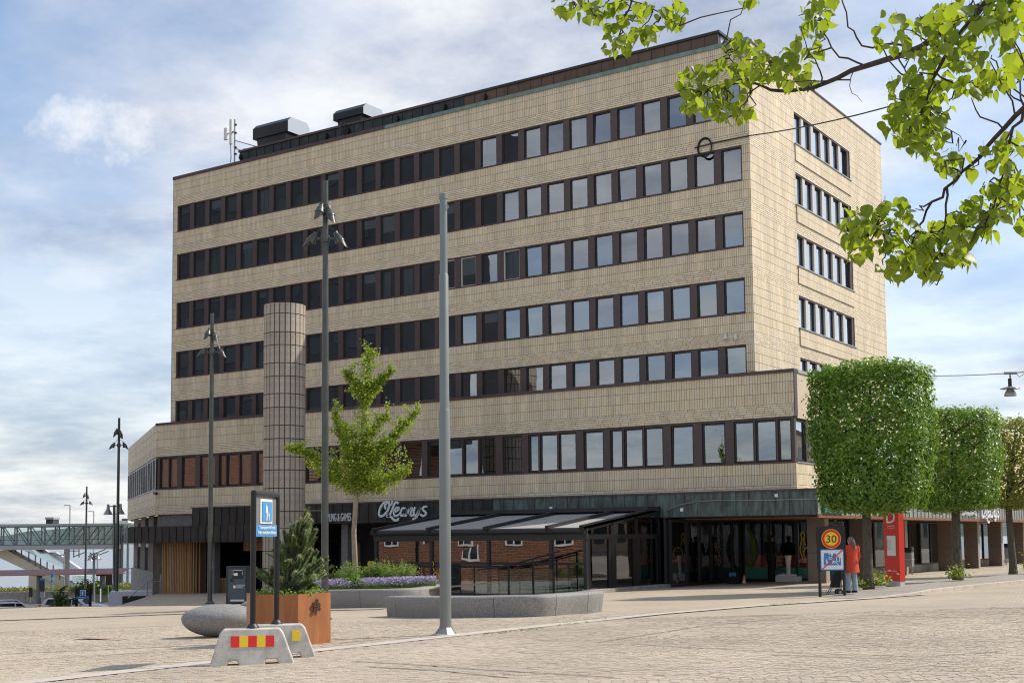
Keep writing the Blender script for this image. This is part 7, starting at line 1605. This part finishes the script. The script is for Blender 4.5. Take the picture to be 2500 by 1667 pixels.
bh = thing('platform_bush', 'green bush beside the right canopy pillar', 'bush', LW(215, 1450, 134)); C = np.array([LW(rnd.gauss(215, 16), 1446-abs(rnd.gauss(0, 11)), 134+rnd.uniform(-1, 1)) for _ in range(1500)]); leaf_cloud('leaves', C, np.tile([0, 0, .5], (len(C), 1)), np.full(len(C), .28), 'leaf_shrub', bh)
bh = thing('platform_bush', 'tall green bush by the departure board', 'bush', LW(262, 1450, 134)); C = np.array([LW(rnd.gauss(265, 12), 1449-abs(rnd.gauss(0, 7)), 134+rnd.uniform(-1, 1)) for _ in range(1000)]); leaf_cloud('leaves', C, np.tile([0, 0, .5], (len(C), 1)), np.full(len(C), .28), 'leaf_shrub', bh)
# platform kerb band
g = MB(); p0_, p1_ = CAM+fw*119+r2*((-60-1250)*S_(119)), CAM+fw*119+r2*((360-1250)*S_(119)); q0_, q1_ = p0_+fh*12, p1_+fh*12; g.quad((p0_.x, p0_.y, ZL+.03), (p1_.x, p1_.y, ZL+.03), (q1_.x, q1_.y, ZL+.03), (q0_.x, q0_.y, ZL+.03)); g.build('platform', 'asphalt', kind='structure')
# small pine and hotel-parking sign below the edge of the square
d_ = 62; sp_ = LW(141, 1480, d_); pr2 = thing('small_pine', 'small dark pine showing above the far edge of the square', 'tree', (sp_.x, sp_.y, sp_.z-1.6)); st_ = MB(); NV = {'needle': [], 'needle_tip': [], 'needle_brown': []}; bz = Vector((sp_.x, sp_.y, sp_.z-1.4))
for (u, v) in ((148, 1437), (141, 1445), (156, 1446), (163, 1452), (134, 1453), (128, 1462), (168, 1462), (146, 1450), (152, 1458), (126, 1472), (172, 1474), (138, 1465), (160, 1470), (145, 1470), (152, 1475), (130, 1478), (165, 1480)):
    t = LW(u, v, d_+rnd.gauss(0, .2)); m_ = bz.lerp(t, .55); st_.tube([bz, m_, t], [.04, .025, .01], 5); needles(bz.lerp(t, .4), t, 420, .12, 'needle'); 
    for _ in range(4): a = m_.lerp(t, rnd.random()); b = a+Vector((rnd.gauss(0, .2), rnd.gauss(0, .2), .15)); needles(a, b, 500, .1, 'needle')
NV['needle'] = [tuple(x) for x in NV['needle']]; V = np.array(NV['needle']).reshape(-1, 3, 3); mdl = (V[:, 0]+V[:, 1])/2; V[:, 0] = mdl+(V[:, 0]-mdl)*3; V[:, 1] = mdl+(V[:, 1]-mdl)*3
st_.build('branches', 'bark', pr2); nmesh('needles', V.reshape(-1, 3), np.arange(len(V)*3).reshape(-1, 3), 'needle', pr2)
d_ = 66; b = LW(203, 1480, d_); hp = thing('parking_board', 'black framed board with a blue pedestrian sign and blue text plate beyond the square', 'road sign', (b.x, b.y, b.z-1.5))
def pbx(ua, ub, va, vb, o, m, nm):
    a = LW(ua, vb, d_); q = LW(ub, va, d_); g = MB(); g.obox(((a.x+q.x)/2-fh.x*o, (a.y+q.y)/2-fh.y*o, (a.z+q.z)/2), rx*(Vector((q.x-a.x, q.y-a.y, 0)).length/2), fh*.015, (0, 0, (q.z-a.z)/2)); g.build(nm, m, hp)
for u in (186.5, 220): pbx(u-.8, u+.8, 1436, 1520, .0, 'black_metal', 'post')
pbx(186, 221, 1437, 1461, .03, 'sign_black', 'board'); pbx(196.5, 210.5, 1439.5, 1453, .06, 'sign_white', 'sign_plate'); pbx(198, 209, 1441, 1451.7, .08, 'sign_blue', 'pictogram_field'); pbx(188, 218.5, 1454, 1460.5, .06, 'sign_blue', 'text_plate'); pbx(202, 204.5, 1443, 1451, .1, 'sign_white', 'pictogram')
a = LW(203, 1458.8, d_)-fh*.1; put_text('Hotellgäster', .09, a, rx, (0, 0, 1), 'sign_white', hp, ext=.002, align='C', width=.36)
# parked cars
def car(p, yaw, label, estate=True, L_=4.6, Wd=1.8, H=1.48, van=False):
    r = thing('parked_van' if van else 'parked_car', label, 'van' if van else 'car', (0, 0, 0), 'vehicles parked on the lower street')
    prof = [(-2.25, .45), (-2.25, .85), (-2.15, .95), (-1.95, 1.35), (-1.7, 1.46), (.2, 1.48), (.55, 1.42), (1.15, 1.02), (2.1, .88), (2.28, .7), (2.3, .4)] if not van else [(-2.4, .45), (-2.42, 1.9), (-2.3, 2.15), (1.0, 2.15), (1.5, 1.5), (2.2, 1.25), (2.4, .9), (2.4, .4)]
    n = len(prof); mb = MB()
    hh = 2.0 if van else 1.0
    for s in (-1, -.94, .94, 1):
        for x, z in prof:
            tum = 1.0 if z < hh else 1-.12*(z-hh)/.5; xs = x*(1 if abs(s) > .95 and False else 1); mb.v.append((xs, s*Wd/2*tum*(1 if abs(s) < .95 else 1.0), z-(.03 if abs(s) > .95 else 0)*(1 if z > .5 else 0)))
    for k in range(3):
        for i in range(n): mb.f.append((k*n+i, k*n+(i+1) % n, (k+1)*n+(i+1) % n, (k+1)*n+i))
    mb.f.append(tuple(range(n))[::-1]); mb.f.append(tuple(range(3*n, 4*n))); mb.build('body', 'car_white', r, smooth=True)
    if not van:
        for s in (-1, 1):
            g = MB(); y = lambda z: s*(Wd/2*(1-.12*max(0, z-1)/.5)+.008)
            for a, b in (((-1.85, 1.0, -1.65, 1.38), (-.9, -.9)), ((-.82, 1.0, -.82, 1.40), (.12, .12)), ((.2, 1.0, .2, 1.38), (.98, .5))):
                x0, z0, x0t, z1 = a; x1, x1t = b; g.quad((x0, y(z0), z0), (x1, y(z0), z0), (x1t, y(z1), z1), (x0t, y(z1), z1))
            g.build('side_window', 'car_glass', r)
        g = MB(); g.quad((-2.16, -.68, .98), (-2.16, .68, .98), (-1.985, .6, 1.33), (-1.985, -.6, 1.33)); g.build('rear_window', 'car_glass', r); g = MB(); g.quad((1.17, -.68, 1.03), (1.17, .68, 1.03), (.58, .6, 1.41), (.58, -.6, 1.41)); g.build('windscreen', 'car_glass', r)
        for s in (-1, 1): MB().box(-2.28, -2.1, s*.83-.06, s*.83+.06, .7, 1.0).build('tail_light', 'tail_red', r); MB().box(-1.6, .2, s*.62-.02, s*.62+.02, 1.49, 1.53).build('roof_rail', 'galv', r); MB().box(2.18, 2.3, s*.66-.15, s*.66+.15, .62, .76).build('headlight', 'galv', r)
        for s in (-1, 1): MB().box(.75, .9, s*1.0-.1, s*1.0+.1, .98, 1.1).build('mirror', 'car_white', r)
    else:
        g = MB(); g.box(-1.6, -.2, -.915, -.905, 1.2, 1.85); g.build('side_window', 'car_glass', r); MB().box(-2.45, -2.3, -.85, -.7, .6, 1.0).build('tail_light', 'tail_red', r)
    for x in (-1.4, 1.4):
        for s in (-1, 1):
            w = MB().tube([(x, s*.72, .32), (x, s*.92, .32)], .32, 18).build('wheel', 'rubber', r, smooth=True); MB().tube([(x, s*.90, .32), (x, s*.93, .32)], .2, 12).build('rim', 'galv', w)
    r.location = p; r.rotation_euler = (0, 0, yaw)
    return r
ay = math.atan2(rt.y, rt.x)
c1 = LW(183, 1480, 92); car((c1.x, c1.y, LW(183, 1457.5, 92).z-1.48), ay-.12, 'white estate car parked behind the small pine')
c2 = LW(18, 1480, 78); car((c2.x, c2.y, LW(18, 1468, 78).z-1.48), ay+.75, 'white estate car seen from behind at the left edge')
c3 = LW(14, 1480, 88); car((c3.x, c3.y, LW(14, 1462, 88).z-1.48), ay+.7, 'second white car just showing its roof behind the left estate car')
c4 = LW(303, 1470, 80); car((c4.x+rx.x*1.6, c4.y+rx.y*1.6, LW(303, 1441, 80).z-2.15), ay+.25, 'white van parked against the left corner of the office block', van=True)
# ================================================================== PEOPLE
def loft(rings, n=16, m=None):   # rings: (cx, cy, z, rx, ry); closed tube of ellipses
    mb = MB()
    for cx, cy, z, a, b in rings:
        for k in range(n): t = 2*math.pi*k/n; mb.v.append((cx+a*math.cos(t), cy+b*math.sin(t), z))
    for i in range(len(rings)-1):
        for k in range(n): mb.f.append((i*n+k, i*n+(k+1) % n, (i+1)*n+(k+1) % n, (i+1)*n+k))
    mb.f.append(tuple(range(n))[::-1]); mb.f.append(tuple(range((len(rings)-1)*n, len(rings)*n)))
    return mb
def body_mesh(J, name, m, parent):       # one continuous skin grown over a jointed skeleton
    names = list(J['v']); idx = {k: i for i, k in enumerate(names)}; me = bpy.data.meshes.new(name)
    me.from_pydata([J['v'][k][:3] for k in names], [(idx[a], idx[b]) for a, b in J['e']], [])
    o = bpy.data.objects.new(name, me); COL.objects.link(o); o.parent = parent
    sk = o.modifiers.new('skin', 'SKIN'); sk.use_smooth_shade = True
    for i, k in enumerate(names): r = J['v'][k][3]; me.skin_vertices[0].data[i].radius = (r, r if len(J['v'][k]) < 5 else J['v'][k][4]); me.skin_vertices[0].data[i].use_root = (k == 'pelvis')
    ss = o.modifiers.new('sub', 'SUBSURF'); ss.levels = 2; ss.render_levels = 2
    dg_ = bpy.context.evaluated_depsgraph_get(); dg_.update(); nm = bpy.data.meshes.new_from_object(o.evaluated_get(dg_)); o.modifiers.clear(); o.data = nm; nm.materials.clear(); nm.materials.append(M[m]); return o
def hand_edges(V, E, s, w, dirv):
    w = Vector(w); d = Vector(dirv).normalized(); side = d.cross(Vector((0, 1, 0))).normalized()
    V[s+'palm'] = (*(w+d*.07), .028, .016); E.append((s+'wrist', s+'palm'))
    for q, (o_, l) in enumerate(((-.028, .06), (-.009, .072), (.010, .068), (.028, .052))):
        a = w+d*.10+Vector((0, o_, 0)); V[f'{s}f{q}a'] = (*a, .0095); V[f'{s}f{q}b'] = (*(a+d*l*.5+side*.01), .009); V[f'{s}f{q}c'] = (*(a+d*l+side*.03), .008); E += [(s+'palm', f'{s}f{q}a'), (f'{s}f{q}a', f'{s}f{q}b'), (f'{s}f{q}b', f'{s}f{q}c')]
    a = w+d*.04+Vector((0, -.035, 0)); V[s+'ta'] = (*a, .011); V[s+'tb'] = (*(a+d*.05+Vector((0, -.015, 0))+side*.01), .010); E += [(s+'palm', s+'ta'), (s+'ta', s+'tb')]
def person(loc, H, yaw, label, coat, trousers, hair, style, reach=0.0):
    r = thing('person', label, 'person', (0, 0, 0)); k = H/1.70
    # x = right, y = forward (facing +y), built at 1.70 m then scaled
    aR = [(.20, .0, 1.38), (.27, .02, 1.12), (.25, .10+.2*reach, .90+.15*reach)]; aL = [(-.20, .0, 1.38), (-.27, .0, 1.12), (-.26, .08+.3*reach, .90+.25*reach)]
    V = {'pelvis': (0, 0, .93, .13, .10), 'waist': (0, .01, 1.08, .12, .09), 'chest': (0, 0, 1.28, .15, .10), 'neck0': (0, -.01, 1.42, .065), 'neck': (0, .01, 1.49, .055), 'jaw': (0, .035, 1.54, .062, .07), 'skull': (0, .02, 1.62, .074, .088), 'crown': (0, .01, 1.665, .05, .06), 'nose': (0, .115, 1.575, .014),
         'hipR': (.09, 0, .88, .095), 'kneeR': (.10, .02, .48, .062), 'calfR': (.10, -.01, .32, .055), 'ankleR': (.10, -.02, .09, .038), 'toeR': (.11, .13, .035, .035, .028), 'hipL': (-.09, 0, .88, .095), 'kneeL': (-.10, .05, .48, .062), 'calfL': (-.10, .02, .32, .055), 'ankleL': (-.10, .02, .09, .038), 'toeL': (-.11, .17, .035, .035, .028),
         'shR': (*aR[0], .062), 'elR': (*aR[1], .045), 'Rwrist': (*aR[2], .028), 'shL': (*aL[0], .062), 'elL': (*aL[1], .045), 'Lwrist': (*aL[2], .028), 'earR': (.078, .015, 1.58, .016), 'earL': (-.078, .015, 1.58, .016)}
    E = [('pelvis', 'waist'), ('waist', 'chest'), ('chest', 'neck0'), ('neck0', 'neck'), ('neck', 'jaw'), ('jaw', 'skull'), ('skull', 'crown'), ('jaw', 'nose'), ('skull', 'earR'), ('skull', 'earL'), ('pelvis', 'hipR'), ('hipR', 'kneeR'), ('kneeR', 'calfR'), ('calfR', 'ankleR'), ('ankleR', 'toeR'), ('pelvis', 'hipL'), ('hipL', 'kneeL'), ('kneeL', 'calfL'), ('calfL', 'ankleL'), ('ankleL', 'toeL'), ('chest', 'shR'), ('shR', 'elR'), ('elR', 'Rwrist'), ('chest', 'shL'), ('shL', 'elL'), ('elL', 'Lwrist')]
    for s, a in (('R', aR), ('L', aL)): hand_edges(V, E, s, a[2], Vector(a[2])-Vector(a[1]))
    body_mesh({'v': V, 'e': E}, 'body', 'skin', r)
    # trousers
    tm = MB()
    for sx, ky, ay_ in ((.095, .02, -.02), (-.095, .05, .02)):
        rings = [(sx*.7, 0, .98, .115, .125), (sx, 0, .86, .112, .118), (sx*1.05, ky, .5, .085, .09), (sx*1.08, (ky+ay_)/2-.01, .3, .08, .085), (sx*1.1, ay_+.01, .07, .085, .09), (sx*1.1, ay_+.01, .065, .06, .06)]
        l = loft(rings, 14); tm.add(l.v, l.f)
    tm.build('trousers', trousers, r, smooth=True)
    sh = MB()
    for sx, ay_ in ((.108, -.02), (-.108, .02)):
        l = loft([(sx, ay_+.06, 0, .05, .145), (sx, ay_+.06, .04, .052, .148), (sx, ay_+.04, .07, .045, .11), (sx, ay_, .10, .04, .05)], 14); sh.add(l.v, l.f)
    sh.build('shoes', 'rubber', r, smooth=True)
    hem = .62 if style == 'coat' else .86
    cm = loft([(0, -.01, hem, .245 if style == 'coat' else .17, .185 if style == 'coat' else .13), (0, 0, hem+.02, .25 if style == 'coat' else .175, .19 if style == 'coat' else .135), (0, 0, .85 if style == 'coat' else .95, .225 if style == 'coat' else .17, .17 if style == 'coat' else .13), (0, .0, 1.08, .20 if style == 'coat' else .17, .15 if style == 'coat' else .125), (0, -.01, 1.28, .215, .145), (0, -.01, 1.40, .195, .12), (0, -.01, 1.455, .11, .085), (0, 0, 1.50, .072, .07), (0, 0, 1.49, .06, .06)], 22)
    if style == 'coat': cm.v = [(x*(1+.05*math.sin(9*math.atan2(y, x))*max(0, (1.0-z))), y*(1+.05*math.sin(9*math.atan2(y, x))*max(0, (1.0-z))), z) for x, y, z in cm.v]
    for s, a in ((1, aR), (-1, aL)):
        p0 = Vector((a[0][0]*.82, -.01, 1.40)); cm.tube([p0, Vector(a[0])+Vector((s*.015, 0, -.01)), Vector(a[0]).lerp(Vector(a[1]), .5), Vector(a[1]), Vector(a[1]).lerp(Vector(a[2]), .55), Vector(a[2])], [.085, .085, .078, .068, .062, .052], 12)
    cm.build('coat' if style == 'coat' else 'jumper', coat, r, smooth=True)
    hr_ = loft([(0, -.035, 1.50, .055, .045), (0, -.035, 1.54, .085, .075), (0, -.012, 1.60, .095, .098), (0, -.005, 1.66, .088, .095), (0, 0, 1.705, .05, .055), (0, 0, 1.715, .01, .01)], 18); hr_.v = [(x, y if (y < .055 or z > 1.655) else .055, z) for x, y, z in hr_.v]
    if style == 'coat': hr_.tube([(0, -.10, 1.60), (.0, -.135, 1.54), (.01, -.15, 1.42), (.015, -.16, 1.30)], [.05, .055, .05, .015], 12)
    hr_.build('hair', hair, r, smooth=True)
    eye = MB()
    for s in (-1, 1): eye.lathe([(.004, -.008), (.011, 0), (.004, .008)], 8, (s*.03, .102, 1.605))
    eye.build('eyes', 'sign_black', r, smooth=True); MB().box(-.022, .022, .098, .104, 1.537, 1.543).build('mouth', 'tail_red', r)
    r.location = loc; r.rotation_euler = (0, 0, yaw); r.scale = (k, k, k)
    return r
dW = dS+1.5; wp_ = W(2081, 1451, dW); wp_ = Vector((wp_.x, wp_.y, GZ(wp_.x)+.05)); Hw = (1452-1317)*dW/FPX
ya = math.atan2(fh.y, fh.x)-math.pi/2
person(wp_, Hw, ya+.35, 'person in an orange-red coat and pale trousers pulling a shopping trolley, seen from behind', 'coat', 'trousers', 'hair_grey', 'coat')
# shopping trolley
tp_ = GP(2036, 1452); tr_ = thing('shopping_trolley', 'black two-wheeled shopping trolley beside the person in the orange-red coat', 'trolley', tp_)
xr = Vector((rx.x, rx.y, 0)); lean = xr*.22
def tq(x, y, z): return tp_+xr*(x+z*.12)+fh*y+Vector((0, 0, z))
g = MB(); A = [tq(-.14, -.12, .25), tq(.16, -.12, .25), tq(.16, .12, .25), tq(-.14, .12, .25), tq(-.10, -.13, .62), tq(.17, -.13, .62), tq(.17, .13, .62), tq(-.10, .13, .62), tq(.0, -.1, .85), tq(.15, -.1, .88), tq(.15, .1, .88), tq(.0, .1, .85)]; g.add(A, [(0, 3, 2, 1), (0, 1, 5, 4), (1, 2, 6, 5), (2, 3, 7, 6), (3, 0, 4, 7), (4, 5, 9, 8), (5, 6, 10, 9), (6, 7, 11, 10), (7, 4, 8, 11), (8, 9, 10, 11)]); g.build('bag', 'black_cloth', tr_, bevel=.03)
for y in (-.16, .16): w = MB().tube([tq(.15, y-.02, .10), tq(.15, y+.02, .10)], .10, 18).build('wheel', 'rubber', tr_, smooth=True); MB().tube([tq(.15, y-.025, .10), tq(.15, y+.025, .10)], .05, 10).build('hub', 'galv', w)
for y in (-.12, .12): MB().tube([tq(.17, y, .1), tq(.19, y, .6), tq(.20, y, 1.05)], .012, 8).build('frame_tube', 'charcoal', tr_); MB().tube([tq(-.1, y, .25), tq(-.22, y, .02)], .012, 8).build('stand_leg', 'charcoal', tr_)
MB().tube([tq(.20, -.12, 1.05), tq(.22, 0, 1.08), tq(.20, .12, 1.05)], .016, 8).build('handle', 'rubber', tr_)
# person in dark clothes before the shop window
q = onY(1884, 1420, 4.6); q.z = GZ(q.x)
dP = (q-CAM).dot(fw); person(q, (1420-1308)*dP/FPX*1.0, -.5, 'person in black clothes standing at the shop window beside the white vase', 'black_cloth', 'black_cloth', 'hair_dark', 'jumper', reach=.6)
# ================================================================== BUILDING ACROSS THE SQUARE (seen mirrored in the glass)
ob = thing('brick_building', 'tall dark and red-brick building across the square, seen only mirrored in the windows', 'building', (-45, -40, 0))
by = -34.0
MB().box(-84, -48.5, by-14, by, 11.5, 42).build('upper_storeys', 'dark_clad', ob)
paver_material('brick_red_wall', (0.25, 0.085, 0.04), (0.16, 0.055, 0.028), (0.30, 0.24, 0.18), 0.5, 0.16, 0, 0.02, upright=True)
MB().box(-84, -55.0, by-14, by+.0, -2.5, 11.5).build('brick_wall', 'brick_red_wall', ob); MB().box(-55.0, -17.5, by-14, by+.0, -2.5, 5.0).build('brick_wall', 'brick_red_wall', ob)
for k in range(9):
    z = 13+k*3.2
    for i in range(10): x = -83+i*3.2; MB().box(x, x+2.2, by+.005, by+.04, z, z+1.5).build('window', 'car_glass', ob)
for k in range(2):
    for i in range(12):
        x = -60+i*3.5; z = 1.6+k*4.2
        if k and x > -57: continue
        MB().box(x, x+1.3, by+.005, by+.06, z, z+2.0).build('window', 'sign_white', ob); MB().box(x+.12, x+.6, by+.06, by+.07, z+.12, z+1.88).build('pane', 'car_glass', ob); MB().box(x+.7, x+1.18, by+.06, by+.07, z+.12, z+1.88).build('pane', 'car_glass', ob)

# the other side of the street, mirrored in the shop windows
sb2 = thing('street_building', 'pale plastered building across the street, seen only mirrored in the shop windows', 'building', (34, 10, 0.8))
MB().box(31, 43, -26, 300, -0.5, 13).build('wall', 'render_wall', sb2); MB().box(30.7, 43.3, -26.3, 300.3, 13, 13.4).build('roof', 'charcoal', sb2)
for k in range(3):
    for i in range(60): MB().box(30.94, 30.998, -24+i*4, -22.2+i*4, 1.6+k*3.9, 3.8+k*3.9).build('window', 'car_glass', sb2)

# city bus on the street beyond the frame, mirrored in the entrance glass
bs = thing('city_bus', 'red city bus on the street, seen only mirrored in the entrance glass', 'bus', (17, 43, GZ(17)))
zb_ = GZ(17); MB().box(15.8, 18.3, 37, 49, zb_+.35, zb_+3.05).build('body', 'red_paint', bs, bevel=.12); MB().box(15.76, 15.80, 37.4, 48.6, zb_+1.35, zb_+2.5).build('side_window', 'car_glass', bs); MB().box(15.9, 18.2, 36.96, 37.0, zb_+1.2, zb_+2.7).build('windscreen', 'car_glass', bs); MB().box(16.0, 18.1, 36.97, 37.02, zb_+2.75, zb_+2.98).build('destination_display', 'sign_black', bs)
for y in (39.5, 46.0):
    for x in (15.75, 18.1): MB().tube([(x, y, zb_+.48), (x+.3, y, zb_+.48)], .48, 18).build('wheel', 'rubber', bs, smooth=True)
